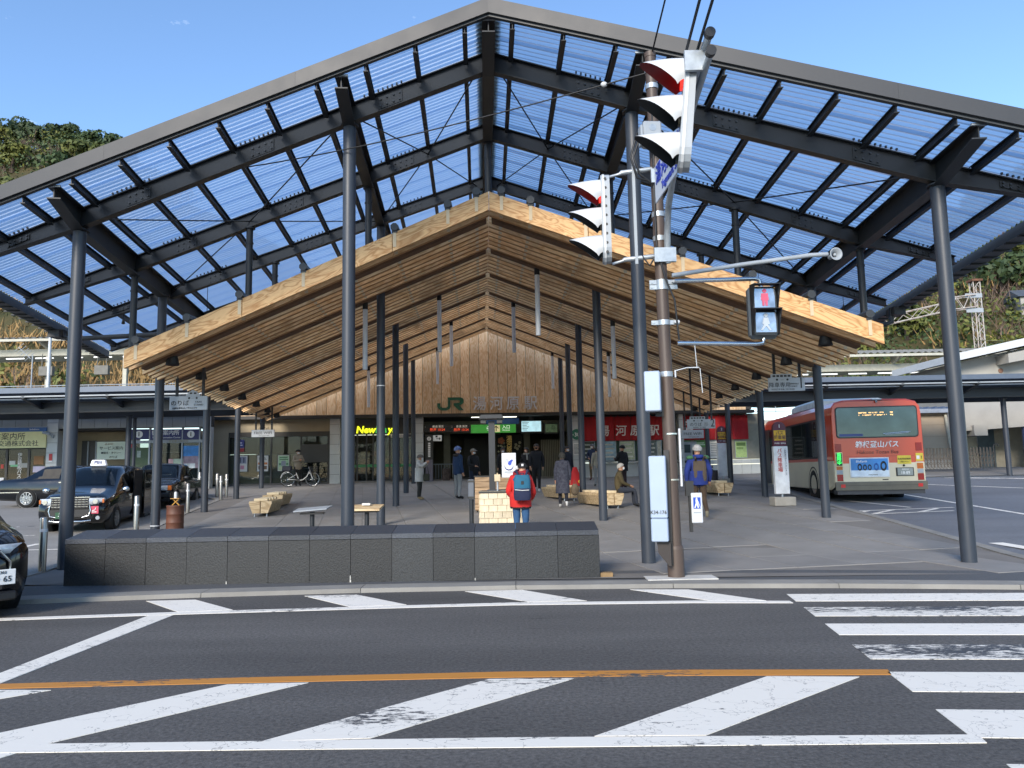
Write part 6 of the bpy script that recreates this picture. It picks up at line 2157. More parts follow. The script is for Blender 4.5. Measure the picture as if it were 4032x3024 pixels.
m = MB(); m.prism([(-.36, 2.42), (.17, 2.42), (.12, 2.5), (-.31, 2.5)], 1, .32, .8); m.build('lamp_cap', M_STEEL, hb)
for xx in (-.32, .02):
    pbox('lamp_box', M_DKFRAME, hb, xx, xx + .11, .4, .7, 2.33, 2.419)
wb = thing('white_board', 'white upright board with a blue hand-in-bath emblem', 'sign', (-.24, 15.8, gz(15.6) + .9), R(2))
m = MB(); m.cyl((.16, .03, .03), (.16, .03, .36), .02, n=10); m.build('stand', M_GALV, wb)
m = MB(); m.rbox(0, .29, 0, .02, .3, .8, .006); m.build('board', mk('board_white', '#d2d4d6', .35, var=.02), wb)
m = MB(); pts = [(.145 + .085 * math.cos(a), -.003, .53 + .075 * math.sin(a)) for a in [R(160) + R(220) * k / 14 for k in range(15)]]; m.tube(pts, [.003 + .009 * math.sin(math.pi * k / 14) for k in range(15)], 6); m.build('bowl_mark', mk('mark_navy', '#2c3a78', .5), wb)
m = MB(); m.prism([(.21, .67), (.23, .65), (.2, .61), (.19, .56), (.175, .56), (.165, .535), (.155, .56), (.14, .545), (.135, .575), (.12, .57), (.135, .62), (.17, .65)], 1, -.006, -.001); m.build('hand_mark', mk('mark_blue', '#2a48b0', .5), wb)
m = MB()
for xx in (.07, .105, .13):
    m.tube([(xx, -.002, .6), (xx + .012, -.002, .63), (xx - .01, -.002, .66), (xx + .008, -.002, .69)], .004, 5)
m.build('steam_mark', M_GREYPAINT, wb)
pbox('small_print', M_GREYPAINT, wb, .05, .25, -.002, -.0005, .4, .425); pbox('small_print', M_GREYPAINT, wb, .1, .19, -.002, -.0005, .375, .384)
lt = thing('wooden_lantern', 'small pale wooden box on a steel stick over the hand bath', 'lantern', (-.33, 15.6, gz(15.6) + .93))
m = MB(); m.cyl((0, 0, 0), (0, 0, .2), .02, n=10); m.build('stick', M_GALV, lt); m = MB(); m.rbox(-.06, .06, -.05, .05, .2, .34, .006); m.build('box', mk('lantern_wood', '#c9b795', .6), lt); m = MB(); m.sph((0, 0, .355), .014); m.build('knob', MATS['lantern_wood'], lt)
pump_bottle(.22, 15.65, gz(15.6) + .935, 'dark pump bottle with a pale label on the hand bath', None)
gp = thing('grey_post', 'slim grey post with a hinged head beside the hand bath', 'post', (-.86, 15.6, gz(15.6)))
m = MB(); m.cyl((0, 0, 0), (0, 0, .78), .045, n=14); m.build('shaft', M_STEEL, gp); m = MB(); m.rbox(-.06, .06, -.06, .06, .78, 1.18, .015); m.build('head', mk('post_grey', '#5b6067', .5), gp)
for z in (.8, 1.12):
    pbox('head_band', M_DKFRAME, gp, -.07, .07, -.066, .066, z, z + .04)
hb2 = thing('foot_bath', 'low slatted wooden bath surround behind the hand bath', 'hand bath', (-.5, 21.0, gz(21)))
pbox('core', M_DECK, hb2, -.55, .45, .02, 1.0, .05, .95)
for k in range(6):
    z = .08 + k * .15
    m = MB(); m.rbox(-.56, .46, -.005, .018, z, z + .142, .003); m.build('plank', wood('plank_tan_%d' % k, '#b09272', '#8f7352', 1.3) if k == 0 else MATS['plank_tan_0'], hb2)
pbox('rim', M_DKFRAME, hb2, -.58, .48, -.02, 1.02, .951, .985)

# ------------------------------------------------------------------ hanging and standing signs
M_SIGN = mk('sign_pale', '#b7bcc2', .4, var=.03)
M_SIGNK = mk('sign_charcoal', '#2e3136', .5)


def hang_sign(label, x, y, z0, w, h, lines, icon, rz=0., num=None):
    t = thing('hanging_sign', label, 'sign', (x, y, z0), rz)
    m = MB(); m.rbox(-w / 2, w / 2, -.03, .03, 0, h, .006); m.build('panel', M_SIGN, t)
    for xx in (-w * .32, w * .38):
        zt = zW(x + xx, y) + .25
        pbox('hanger', M_SIGNK, t, xx - .03, xx + .03, -.02, .02, h, max(h + .1, zt - z0))
    for body, size, dx, dz, sx in lines:
        text('lettering', body, size, M_SIGNK, t, (dx, -.034, dz), sx=sx)
    if num:
        text('number', num, .36, M_SIGNK, t, (w / 2 - .09, -.034, h * .55), sx=.8)
    if icon == 'taxi':
        m = MB(); m.prism([(-.06, h), (.28, h), (.27, h + .05), (.22, h + .06), (.19, h + .12), (.13, h + .12), (.12, h + .15), (.07, h + .15), (.06, h + .12), (.02, h + .12), (-.02, h + .06), (-.06, h + .05)], 1, -.03, .03); m.build('taxi_outline', M_SIGN, t)
        pbox('icon_window', M_SIGNK, t, .03, .09, -.034, -.031, h + .05, h + .09); pbox('icon_window', M_SIGNK, t, .13, .19, -.034, -.031, h + .05, h + .09); pbox('icon_line', M_SIGNK, t, .07, .15, -.034, -.031, h - .05, h - .043)
        wx = (.02, .2)
    elif icon == 'bus':
        m = MB(); m.prism([(-.36, h), (.13, h), (.13, h + .09), (-.36, h + .09)], 1, -.03, .03); m.build('bus_outline', M_SIGN, t)
        for k in range(5):
            pbox('icon_window', M_SIGNK, t, -.33 + k * .09, -.265 + k * .09, -.034, -.031, h + .02, h + .065)
        pbox('icon_line', M_SIGNK, t, -.14, -.06, -.034, -.031, h - .055, h - .048)
        wx = (-.23, .02)
    else:
        m = MB()
        for a, b in (((-.17, .0), (-.17, .06)), ((-.17, .06), (-.02, .14)), ((-.02, .14), (.13, .06)), ((.13, .06), (.13, 0)), ((-.1, 0), (-.1, .09)), ((.06, 0), (.06, .09))):
            m.tube([(a[0], -.02, h + a[1]), (b[0], -.02, h + b[1])], .009, 6)
        for r in (.05, .09, .13):
            m.tube([(.17 + r * math.cos(q) - .06, -.02, h + .03 + r * math.sin(q)) for q in (-.2, .1, .4, .7)], .008, 5)
        m.build('wifi_house_outline', M_SIGNK, t)
        wx = ()
    for xx in wx:
        m = MB(); m.M = Matrix.Translation((xx, -.03, h - .045)) @ Matrix.Rotation(H_, 4, 'X'); m.cyl((0, 0, 0), (0, 0, .005), .026, n=16); m.build('icon_wheel', M_SIGNK, t)
    return t


hang_sign('pale taxi stand sign hanging from the taxi-side eave', -7.75, 18.33, 3.13, .9, .33, [('のりば', .14, -.2, .16, 1.05), ('TAXI', .058, .24, .19, 1.25), ('STAND', .058, .25, .12, 1.2), ('出租车乘车点／택시승강장', .045, -.08, .045, 1.15)], 'taxi')
hang_sign('pale arrivals only sign numbered 1 hanging from the bus-side eave', 6.55, 18.25, 3.3, .86, .32, [('降車専用', .13, -.17, .14, 1.0), ('ARRIVALS', .05, .17, .17, 1.0), ('ONLY', .05, .17, .11, 1.2), ('公交车下车专用／버스하차장', .04, -.1, .04, 1.1)], 'bus', num='1')
hang_sign('pale free wifi sign hanging near the shop window', -10.07,31.00,3.11, .92, .29, [('FREE WIFI', .15, 0, .16, 1.12), ('2020 Yugawara_WiFi', .045, .04, .05, 1.1)], 'wifi')
hang_sign('pale bus stop sign numbered 2 hanging in front of the red curtains', 6.05,24.70,2.78, .9, .3, [('のりば', .13, -.18, .13, 1.0), ('BUS', .05, .15, .17, 1.2), ('STOP', .05, .15, .11, 1.1), ('公交车站／버스정류장', .04, -.06, .04, 1.1)], 'bus', num='2')
hang_sign('pale free wifi sign half hidden behind the bus stop sign', 7.27,31.20,2.73, .9, .34, [('FREE WIFI', .15, 0, .18, 1.12), ('2020 Yugawara_WiFi', .045, .04, .06, 1.1)], 'wifi')


def bus_stop(label, x, y, num, txt, body, scale, rz):
    t = thing('bus_stop_sign', label, 'bus stop', (x, y, gz(y)), rz, 'bus stop signs')
    m = MB(); m.rbox(-.3, .3, -.2, .2, 0, .24, .015); m.build('base_block', M_CONC, t)
    m = MB(); m.cyl((0, 0, .24), (0, 0, .4), .03, n=12); m.build('stem', M_GALV, t)
    m = MB(); m.rbox(-.2, .2, -.07, .07, .32, 1.62, .012); m.build('panel', mk('stop_white', '#d4d6d8', .4), t)
    prof = [(-.18, 1.63), (.18, 1.63)] + [(.18 * math.cos(a), 2.12 + .18 * math.sin(a)) for a in [math.pi * k / 12 for k in range(13)]]
    m = MB(); m.prism(prof, 1, -.05, .05); m.build('head', mk('stop_maroon', '#5a2234', .45), t)
    m = MB(); m.box(-.165, .165, -.056, -.05, 1.78, 2.06); m.build('yellow_field', mk('stop_yellow', '#d8a820', .45), t)
    text('number', num, .13, M_INKW, t, (0, -.054, 2.17), bold=.01)
    mm = mk('stop_ink', '#4a1c30', .5)
    for k, ln in enumerate(txt):
        text('lettering', ln, .125, mm, t, (0, -.058, 1.98 - k * .125), sx=.86, bold=.01)
    text('lettering', '伊豆箱根・箱根登山', .045, M_INKW, t, (0, -.054, 1.7), sx=.8)
    if body:
        text('lettering', body[0], .14, mk('stop_red', '#b0342c', .5), t, (-.04, -.074, 1.56), vertical=True, bold=.008)
        text('lettering', body[1], .058, mk('stop_grey', '#5c6478', .5), t, (.12, -.074, 1.57), vertical=True)
    return t


b1 = bus_stop('white bus stop sign on a concrete block headed with a maroon 1', 7.35, 21.3, '1', ('バス', '降車場'), ('バス降車場', 'ご利用ありがとうございました'), 1, R(4))
b2 = bus_stop('grey bus stop sign with a maroon and yellow head marked 2 before the far curtain', 8.25, 30.5, '2', ('のりば', '湯河原駅'), None, 1, R(4))
dr2 = thing('oil_drum', 'dark drum with a small stand beside the far bus stop sign', 'drum', (7.75, 30.2, gz(30.2)))
m = MB(); m.lathe([(.001, 0), (.2, 0), (.2, .2), (.207, .21), (.2, .22), (.2, .58), (.001, .585)], 24); m.build('shell', mk('dark_rust', '#2f2622', .6, var=.2), dr2)
pump_bottle(7.75, 30.2, gz(30.2) + .585, 'dark amber pump bottle on the far drum', None)

# ------------------------------------------------------------------ vehicles
M_CARBLACK = mk('black_car_paint', '#05070d', .14, var=.05, coat=.6)
M_CARBLACK.node_tree.nodes['Principled BSDF'].inputs['Specular IOR Level'].default_value = .4
M_TYRE = M_RUBBER
M_RIM = mk('wheel_rim', '#8f9396', .3, metal=.8, var=.08)
M_HEAD = mk('headlamp_glass', '#c9cfd4', .08, metal=.25, var=.2, scale=12)
M_AMBER = mk('amber_lens', '#b8601c', .25, var=.1)
M_TAIL = mk('tail_lens', '#8c1414', .2, var=.1)
M_SEAT = mk('seat_dark', '#26282c', .8)


def section(w, z0, zb, wr, zr):
    """half cross-section of a car body, bottom to roof centre"""
    return [(0, z0), (w * .86, z0), (w * .965, z0 + .1), (w, z0 + .36 * (zb - z0) + .04), (w * .995, zb - .12 * (zb - z0)), (w * .955, zb), (wr + (w * .955 - wr) * .12, zb + (zr - zb) * .86), (wr * .9, zr - .012 - .02 * (zr - zb)), (wr * .55, zr), (0, zr + .008)]


class Car:
    """body lofted along local y (front at y = 0, rear at +y), symmetric in x"""

    def __init__(s, root, st, paint):
        s.root, s.st = root, st
        rings = []
        for y, w, z0, zb, wr, zr in st:
            h = section(w, z0, zb, wr, zr)
            ring = [(x, y, z) for x, z in h] + [(-x, y, z) for x, z in h[-2:0:-1]]
            rings.append(ring)
        m = MB(); m.loft(rings, True, True)
        s.body = m.build('body', paint, root)
        me = s.body.data

    def at(s, y):
        for a, b in zip(s.st, s.st[1:]):
            if a[0] <= y <= b[0]:
                t = (y - a[0]) / (b[0] - a[0])
                return [p + (q - p) * t for p, q in zip(a, b)]
        return s.st[-1]

    def side_glass(s, y0, y1, t0=.1, t1=.9, nm='side_window', mat=None, inset=.0, frame=True):
        for sx in (-1, 1):
            m = MB()
            vs = []
            n = 5
            for i in range(n + 1):
                y = y0 + (y1 - y0) * i / n
                _, w, z0, zb, wr, zr = s.at(y)
                h = section(w, z0, zb, wr, zr)
                a, b = Vector(h[5]), Vector(h[6])
                for t in (t0, t1):
                    p = a + (b - a) * t
                    vs.append((sx * (p.x + .008), y, p.y))
            m.add(vs, [(2 * i, 2 * i + 2, 2 * i + 3, 2 * i + 1) for i in range(n)], True)
            m.build(nm, mat or M_CARGLASS, s.root)

    def screen(s, y0, y1, nm, k=.93, lift=.012, mat=None, m0=0., m1=1.):
        """windscreen or rear window over the sloping bay between stations y0 and y1"""
        A, B = s.at(y0), s.at(y1)
        def row(S):
            h = section(*S[1:])
            return h[7:10] if False else [h[6], h[7], h[8], h[9]]
        m = MB()
        vs = []
        n = 5
        for i in range(n + 1):
            t = m0 + (m1 - m0) * i / n
            S = s.at(y0 + (y1 - y0) * t)
            h = row(S)
            pts = [(-x * k, z) for x, z in h] + [(x * k, z) for x, z in h[-2::-1]]
            for x, z in pts:
                vs.append((x, S[0] - (.006 if y1 > y0 and B[5] > A[5] else -.006), z + lift))
        q = 7
        m.add(vs, [(i * q + j, i * q + j + 1, (i + 1) * q + j + 1, (i + 1) * q + j) for i in range(n) for j in range(q - 1)], True)
        return m.build(nm, mat or M_CARGLASS, s.root)

    def wheel(s, x, y, r=.31, wdt=.2, spokes=10):
        root = bpy.data.objects.new('wheel', None)
        COL.objects.link(root); root.parent = s.root; root.location = (x, y, r)
        sg = 1 if x > 0 else -1
        m = MB(); m.M = Matrix.Rotation(sg * H_, 4, 'Y')
        m.lathe([(r * .66, -wdt), (r * .97, -wdt), (r, -wdt * .8), (r, -.02), (r * .95, .012), (r * .68, .008)], 28)
        m.build('tyre', M_TYRE, root)
        m = MB(); m.M = Matrix.Rotation(sg * H_, 4, 'Y')
        m.lathe([(r * .68, -.06), (r * .69, .006), (r * .62, .0), (r * .58, -.03), (r * .16, -.02), (r * .14, .004), (.001, .006)], 28)
        for k in range(spokes):
            a = 2 * math.pi * k / spokes
            m2 = Matrix.Rotation(sg * H_, 4, 'Y') @ Matrix.Rotation(a, 4, 'Z')
            m.M = m2
            m.box(r * .12, r * .64, -.018, .018, -.022, .004)
        m.build('rim', M_RIM, root)
        m = MB(); m.M = Matrix.Translation((x - sg * .012, y, r)) @ Matrix.Rotation(sg * H_, 4, 'Y')
        m.lathe([(r * .9, -.2), (r * 1.14, -.2), (r * 1.14, .0), (r * 1.06, .006), (r * .9, -.05)], 28)
        m.build('wheel_arch', M_BLACK, s.root)


def plate(parent, x, y, z, w, h, face, ink, big, small, rz=0.):
    m = MB(); m.M = Matrix.Translation((x, y, z)) @ Matrix.Rotation(rz, 4, 'Z'); m.rbox(-w / 2, w / 2, -.008, .008, -h / 2, h / 2, .004)
    p = m.build('number_plate', face, parent)
    c, s = math.cos(rz), math.sin(rz)
    text('plate_number', big, h * .52, ink, p, (x + .011 * s, y - .011 * c, z - h * .14), (H_, 0, rz), ext=.002, bold=.012)
    text('plate_district', small, h * .26, ink, p, (x + .011 * s, y - .011 * c, z + h * .3), (H_, 0, rz), ext=.002)
    return p


M_PLG = mk('plate_green', '#0f4a2c', .4); M_PLW = mk('plate_white_car', '#d8dada', .4)

# tall black taxi facing the street
tx = thing('black_taxi', 'tall black taxi with a white roof lamp and chrome grille parked behind the granite wall', 'taxi', (-11.43, 20.0, tz(20.6)), R(10))
C1 = Car(tx, [(0, .60, .34, .62, .45, .70), (.05, .76, .26, .72, .55, .84), (.18, .82, .22, .78, .58, .93), (.45, .845, .22, .84, .62, 1.0), (.95, .85, .22, .94, .66, 1.09), (1.12, .85, .22, .98, .7, 1.16), (1.8, .85, .22, 1.0, .63, 1.66), (2.1, .85, .22, 1.0, .64, 1.73), (3.0, .85, .22, 1.0, .64, 1.75), (3.9, .84, .24, 1.0, .63, 1.71), (4.25, .82, .28, .98, .6, 1.6), (4.38, .76, .34, .9, .55, 1.1), (4.4, .7, .4, .8, .5, .9)], M_CARBLACK)
C1.side_glass(1.42, 2.2, .1, .84); C1.side_glass(2.27, 3.15, .06, .88); C1.side_glass(3.22, 4.1, .06, .88)
C1.screen(1.14, 1.8, 'windscreen', .96, .016, m0=.04, m1=.97)
for sx in (-1, 1):
    for y in (.86, 3.6):
        C1.wheel(sx * .86, y, .31)
    m = MB(); m.loft([[(sx * (.45 + .32 * t), -.03 + .16 * t * t, .70 + .015 * t + dz) for dz in (0, .17 - .02 * t)] + [(sx * (.45 + .32 * t), .05 + .16 * t * t, .70 + .015 * t + dz) for dz in (.17 - .02 * t, 0)] for t in (0, .33, .66, 1)], smooth=True); hl = m.build('headlight', M_HEAD, tx)
    m = MB(); m.M = Matrix.Translation((sx * .6, -.0, .78)) @ Matrix.Rotation(H_, 4, 'X'); m.cyl((0, 0, 0), (0, 0, .03), .06, n=18); m.build('projector', M_CHROME, hl)
    m = MB(); m.box(sx * .755 - .02, sx * .755 + .02, .08, .13, .74, .84); m.build('indicator', M_AMBER, hl)
    m = MB(); m.sph((sx * 1.0, 1.08, 1.07), .1, .06, .075); mr_ = m.build('door_mirror', M_CHROME, tx); m = MB(); m.cyl((sx * .84, 1.1, 1.03), (sx * .95, 1.09, 1.05), .025, n=8); m.build('mirror_stalk', M_BLACK, mr_)
    m = MB(); m.tube([(sx * .47, -.02, .68), (sx * .5, -.035, .55), (sx * .46, -.04, .42), (sx * .3, -.045, .385)], .016, 8); m.build('chrome_trim', M_CHROME, tx)
    m = MB(); m.M = Matrix.Translation((sx * .66, .05, .36)) @ Matrix.Rotation(H_, 4, 'X'); m.cyl((0, 0, 0), (0, 0, .05), .05, n=14); m.build('fog_lamp', M_GREYPAINT, tx)
    pbox('door_handle', M_CHROME, tx, sx * .858 - .012, sx * .858 + .012, 2.0, 2.14, .9, .93)
pbox('grille_back', M_BLACK, tx, -.44, .44, -.03, .06, .62, .88)
for k in range(4):
    pbox('grille_bar', M_CHROME, tx, -.43, .43, -.05, -.031, .65 + k * .06, .661 + k * .06)
for k in range(9):
    pbox('grille_post', M_BLACK, tx, -.4 + k * .095, -.385 + k * .095, -.053, -.0505, .64, .87)
pbox('grille_top', M_CHROME, tx, -.47, .47, -.045, .03, .885, .905)
pbox('lower_grille', M_BLACK, tx, -.5, .5, -.035, .06, .4, .58)
m = MB(); m.tube([(-.5, .01, .3), (-.3, -.04, .28), (.3, -.04, .28), (.5, .01, .3)], .025, 8); m.build('bumper_lip', M_CHROME, tx)
plate(tx, -.16, -.06, .44, .33, .165, M_PLG, M_INKW, '・・43', '湘南 500')
pk = pbox('pink_sticker', mk('sticker_pink', '#c0405a', .4), tx, .48, .68, -.015, -.005, .47, .66)
m = MB(); m.tube([(.62, -.02, .62), (.6, -.02, .56), (.54, -.02, .545), (.53, -.02, .51), (.64, -.02, .51)], .012, 6); m.build('sticker_mark', M_INKW, pk)
lamp = MB(); lamp.loft([[(x, y, z) for x, y in ((-.2 * k, 1.95 - .08 * k), (.2 * k, 1.95 - .08 * k), (.2 * k, 1.95 + .08 * k), (-.2 * k, 1.95 + .08 * k))] for z, k in ((1.735, 1), (1.76, 1), (1.87, .86), (1.895, .74))], smooth=False)
rl = lamp.build('roof_lamp', mk('roof_lamp', '#d5d8e2', .4, emit=.15), tx)
text('roof_lettering', '門川', .1, mk('lamp_ink', '#23306e', .5), rl, (0, 1.862, 1.815), bold=.02)
pbox('dash_sign', mk('dash_red', '#b03428', .4, emit=.4), tx, .24, .56, 1.2, 1.22, 1.06, 1.2)
for xx in (-.36, .36):
    pbox('seat', M_SEAT, tx, xx - .22, xx + .22, 1.95, 2.1, .55, 1.35, .04)
# sliding door standing open
sd = pbox('sliding_door', M_CARBLACK, tx, .9, .935, 3.05, 3.95, .3, 1.62, .015); pbox('door_glass', M_CARGLASS, sd, .936, .94, 3.12, 3.88, 1.02, 1.55); pbox('door_gap', mk('cabin_dark', '#0c0d10', .8), tx, .852, .868, 2.25, 3.04, .32, 1.6)

# older black taxi behind
t2 = thing('black_taxi', 'older black taxi sedan with square headlamps behind the tall taxi', 'taxi', (-11.95, 25.0, tz(25.5)), R(10))
C2 = Car(t2, [(0, .7, .32, .62, .6, .66), (.06, .8, .24, .72, .62, .76), (.5, .84, .22, .82, .64, .86), (1.25, .845, .22, .9, .66, .94), (1.4, .845, .22, .92, .66, 1.0), (2.0, .845, .22, .93, .6, 1.46), (2.4, .845, .22, .93, .6, 1.51), (3.2, .84, .22, .93, .6, 1.49), (3.75, .84, .22, .93, .62, 1.02), (4.5, .82, .24, .9, .62, .96), (4.68, .78, .3, .82, .6, .86)], M_CARBLACK)
C2.side_glass(1.8, 2.55); C2.side_glass(2.6, 3.35); C2.screen(1.4, 2.0, 'windscreen', .95, .014, m0=.05, m1=.96)
for sx in (-1, 1):
    for y in (.85, 3.6): C2.wheel(sx * .85, y, .31, spokes=8)
    pbox('headlight', M_HEAD, t2, sx * .58 - .15, sx * .58 + .15, -.02, .05, .6, .75, .01); pbox('indicator', M_AMBER, t2, sx * .785 - .06, sx * .785 + .06, -.0, .09, .6, .75, .01)
    m = MB(); m.sph((sx * .97, 1.45, 1.0), .09, .05, .06); m.build('door_mirror', M_BLACK, t2)
pbox('grille', M_CHROME, t2, -.42, .42, -.025, .03, .6, .76); pbox('bumper', M_BLACK, t2, -.82, .82, -.08, .1, .38, .52, .02); pbox('white_slip', M_PAPER, t2, .15, .45, 1.55, 1.56, 1.02, 1.12)

# black saloon seen from the side, far left
sl = thing('black_saloon', 'long black saloon parked across in front of the tiled wing', 'car', (-13.0, 27.5, tz(26.5)), R(90))
C3 = Car(sl, [(0, .72, .3, .62, .6, .66), (.06, .82, .24, .7, .62, .74), (.6, .86, .22, .82, .64, .86), (1.4, .865, .22, .9, .66, .94), (2.15, .865, .22, .94, .6, 1.4), (2.5, .865, .22, .94, .6, 1.45), (3.3, .865, .22, .94, .6, 1.42), (3.95, .86, .22, .95, .62, 1.03), (4.72, .85, .26, .94, .64, .98), (4.85, .8, .34, .86, .62, .9)], M_CARBLACK)
C3.side_glass(1.85, 2.6, mat=mk('window_warm', '#4a4438', .1)); C3.side_glass(2.68, 3.6, mat=MATS['window_warm']); C3.screen(3.3, 3.95, 'rear_window', .93, .012, m0=.05, m1=.95)
for sx in (-1, 1):
    for y in (.9, 3.75): C3.wheel(sx * .87, y, .32)
    m = MB(); m.box(sx * .87 - .012, sx * .87 + .012, 4.0, 4.7, .52, .545); m.build('side_trim', M_CHROME, sl); pbox('door_handle', M_CHROME, sl, sx * .872 - .012, sx * .872 + .012, 2.5, 2.65, .83, .86); pbox('tail_light', M_TAIL, sl, sx * .6 - .2, sx * .6 + .2, 4.83, 4.87, .62, .8)
pbox('rear_bumper', M_CHROME, sl, -.8, .8, 4.82, 4.93, .5, .545)

# nose of a black car entering from the left
bc = thing('black_car', 'nose of a black car with chrome grille entering beside the kerb', 'car', (-6.05, 8.28, 0), R(48))
C4 = Car(bc, [(0, .5, .3, .6, .4, .68), (.05, .72, .22, .74, .5, .82), (.16, .84, .18, .8, .58, .9), (.5, .9, .18, .88, .64, .97), (1.0, .92, .18, .96, .68, 1.03), (1.2, .92, .18, .99, .72, 1.1), (2.0, .92, .2, 1.02, .66, 1.6), (2.8, .92, .2, 1.02, .66, 1.68), (4.2, .9, .22, 1.0, .64, 1.6), (4.6, .84, .3, .9, .6, 1.0)], M_CARBLACK)
C4.side_glass(1.6, 2.4); C4.side_glass(2.5, 3.4); C4.side_glass(3.5, 4.1); C4.screen(1.2, 2.0, 'windscreen', .96, .016, m0=.04, m1=.97)
for sx in (-1, 1):
    for y in (.95, 3.75): C4.wheel(sx * .93, y, .33)
    m = MB(); m.loft([[(sx * (.5 + .32 * t), -.0 + .2 * t * t, .71 + dz) for dz in (0, .1)] + [(sx * (.5 + .32 * t), .06 + .2 * t * t, .71 + dz) for dz in (.1, 0)] for t in (0, .5, 1)]); m.build('headlight', M_HEAD, bc)
    m = MB(); m.tube([(sx * .5, -.03, .75), (sx * .62, -.0, .62), (sx * .62, -.0, .48), (sx * .5, -.02, .38)], .014, 8); m.build('chrome_trim', M_CHROME, bc)
pbox('grille_back', M_BLACK, bc, -.5, .5, -.03, .05, .42, .76)
for k in range(3):
    pbox('grille_bar', M_CHROME, bc, -.49, .49, -.05, -.031, .56 + k * .075, .573 + k * .075)
plate(bc, .5, -.04, .46, .33, .165, M_PLW, M_INK, '・・65', '湘南303')
pbox('lower_lip', M_BLACK, bc, -.7, .7, -.02, .1, .2, .3, .02)

# ------------------------------------------------------------------ bus
M_BUSRED = mk('bus_red', '#c4442a', .3, var=.04, scale=1, coat=.4)
M_BUSCREAM = mk('bus_cream', '#d2c9ae', .35, var=.05, scale=1, coat=.3)
M_BUMP = mk('bumper_grey', '#5e5a4e', .5, var=.08)
bus = thing('city_bus', 'red and cream bus seen from behind at the arrivals stop', 'bus', (10.42, 22.05, gz(22.5) - .04), R(-6))
BW, BL, BH = 1.245, 9.0, 2.95


def bus_ring(y, k=1., top=0., zb=.34):
    w = BW * k
    h = [(w * .97, zb), (w, zb + .08), (w, 1.18), (w, 1.181), (w * .998, 2.5), (w * .975, 2.72), (w * .9, 2.86 - top), (w * .7, 2.93 - top), (0, BH - top)]
    return [(x, y, z) for x, z in h] + [(-x, y, z) for x, z in h[-2::-1]]


rings = [bus_ring(0, .985, .05, .55), bus_ring(.06, 1., .01, .45), bus_ring(.5), bus_ring(BL - .4), bus_ring(BL - .05, .99, .03), bus_ring(BL, .95, .1)]
m = MB()
n = 17
vs = [p for r in rings for p in r]
for i in range(len(rings) - 1):
    for k in range(n - 1):
        m.mi = 0 if (k in (3, 4, 5, 6, 7, 8, 9, 10, 11, 12)) else 1
        zc = vs[i * n + k][2]
        m.add([vs[i * n + k], vs[i * n + k + 1], vs[(i + 1) * n + k + 1], vs[(i + 1) * n + k]], [(0, 1, 2, 3)], True)
# rear panel split red / cream at 1.08 m, front panel
def rear_pt(x, z): return (x, -.005, z)
m.mi = 0
m.add([(-BW * .985, 0, 1.1), (BW * .985, 0, 1.1), (BW * .982, 0, 2.5), (BW * .96, 0, 2.72), (BW * .88, 0, 2.82), (BW * .66, 0, 2.88), (-BW * .66, 0, 2.88), (-BW * .88, 0, 2.82), (-BW * .96, 0, 2.72), (-BW * .982, 0, 2.5)], [tuple(range(10))])
m.mi = 1
m.add([(-BW * .985, 0, .55), (BW * .985, 0, .55), (BW * .985, 0, 1.1), (-BW * .985, 0, 1.1)], [(0, 1, 2, 3)])
m.add([(-BW, BL, .4), (BW, BL, .4), (BW, BL, 2.8), (-BW, BL, 2.8)], [(0, 1, 2, 3)])
body = m.build('body', [M_BUSRED, M_BUSCREAM], bus)
# cream flank below the red waist band, sweep of cream along the sides
for sx in (-1, 1):
    m = MB(); m.hexa([(sx * BW * 1.001, .45, .36), (sx * (BW * 1.001 + .004), .45, .36), (sx * (BW * 1.001 + .004), BL - .1, .36), (sx * BW * 1.001, BL - .1, .36), (sx * BW * 1.001, .45, .86), (sx * (BW * 1.001 + .004), .45, .86), (sx * (BW * 1.001 + .004), BL - .1, .98), (sx * BW * 1.001, BL - .1, .98)]); m.build('flank_panel', M_BUSCREAM, bus)
    k = 0
    y = .7
    for wl in (1.25, 1.3, 1.3, 1.3, 1.3, .9):
        m = MB(); m.rbox(sx * BW * 1.0 - .006, sx * BW * 1.0 + .012, y, y + wl - .05, 1.32, 2.42, .004); m.build('side_window', M_BUSGLASS, bus); y += wl
    m = MB(); m.box(sx * BW - .004, sx * BW + .009, .62, 8.2, 1.27, 2.47); m.build('window_band', M_BLACK, bus)
pbox('front_door', mk('door_dark', '#20262a', .3), bus, -BW - .016, -BW + .0, 7.95, 8.75, .42, 2.5)
# rear window with curved corners
def rrect(x0, x1, z0, z1, r, n=5):
    pts = []
    for cx_, cz_, a0 in ((x1 - r, z1 - r, 0), (x0 + r, z1 - r, 90), (x0 + r, z0 + r, 180), (x1 - r, z0 + r, 270)):
        for k in range(n + 1):
            a = R(a0 + 90 * k / n); pts.append((cx_ + r * math.cos(a), cz_ + r * math.sin(a)))
    return pts
m = MB(); m.prism(rrect(-1.13, 1.13, 1.82, 2.72, .09), 1, -.016, -.001); m.build('window_seal', M_BLACK, bus)
m = MB(); m.prism(rrect(-1.1, 1.1, 1.85, 2.69, .08), 1, -.022, -.0165); rw = m.build('rear_window', mk('bus_rear_glass', '#3f5054', .04, metal=.35, var=.25, scale=1.2), bus)
m = MB()
for r_ in range(2):
    for c_ in range(34):
        if random.random() < .62:
            x = -.48 + c_ * .028; z = 2.46 + r_ * .07
            m.box(x, x + .018, -.026, -.0225, z + random.uniform(-.012, .012), z + .026)
stuff(m.build('led_text', mk('led_amber', '#e0b070', .4, emit=1.2), rw))
m = MB(); m.tube([(.15, -.035, 1.93), (.9, -.035, 1.98)], .014, 6); m.tube([(.2, -.035, 1.9), (.85, -.035, 1.945)], .01, 6); m.build('wiper', M_CHROME, rw)
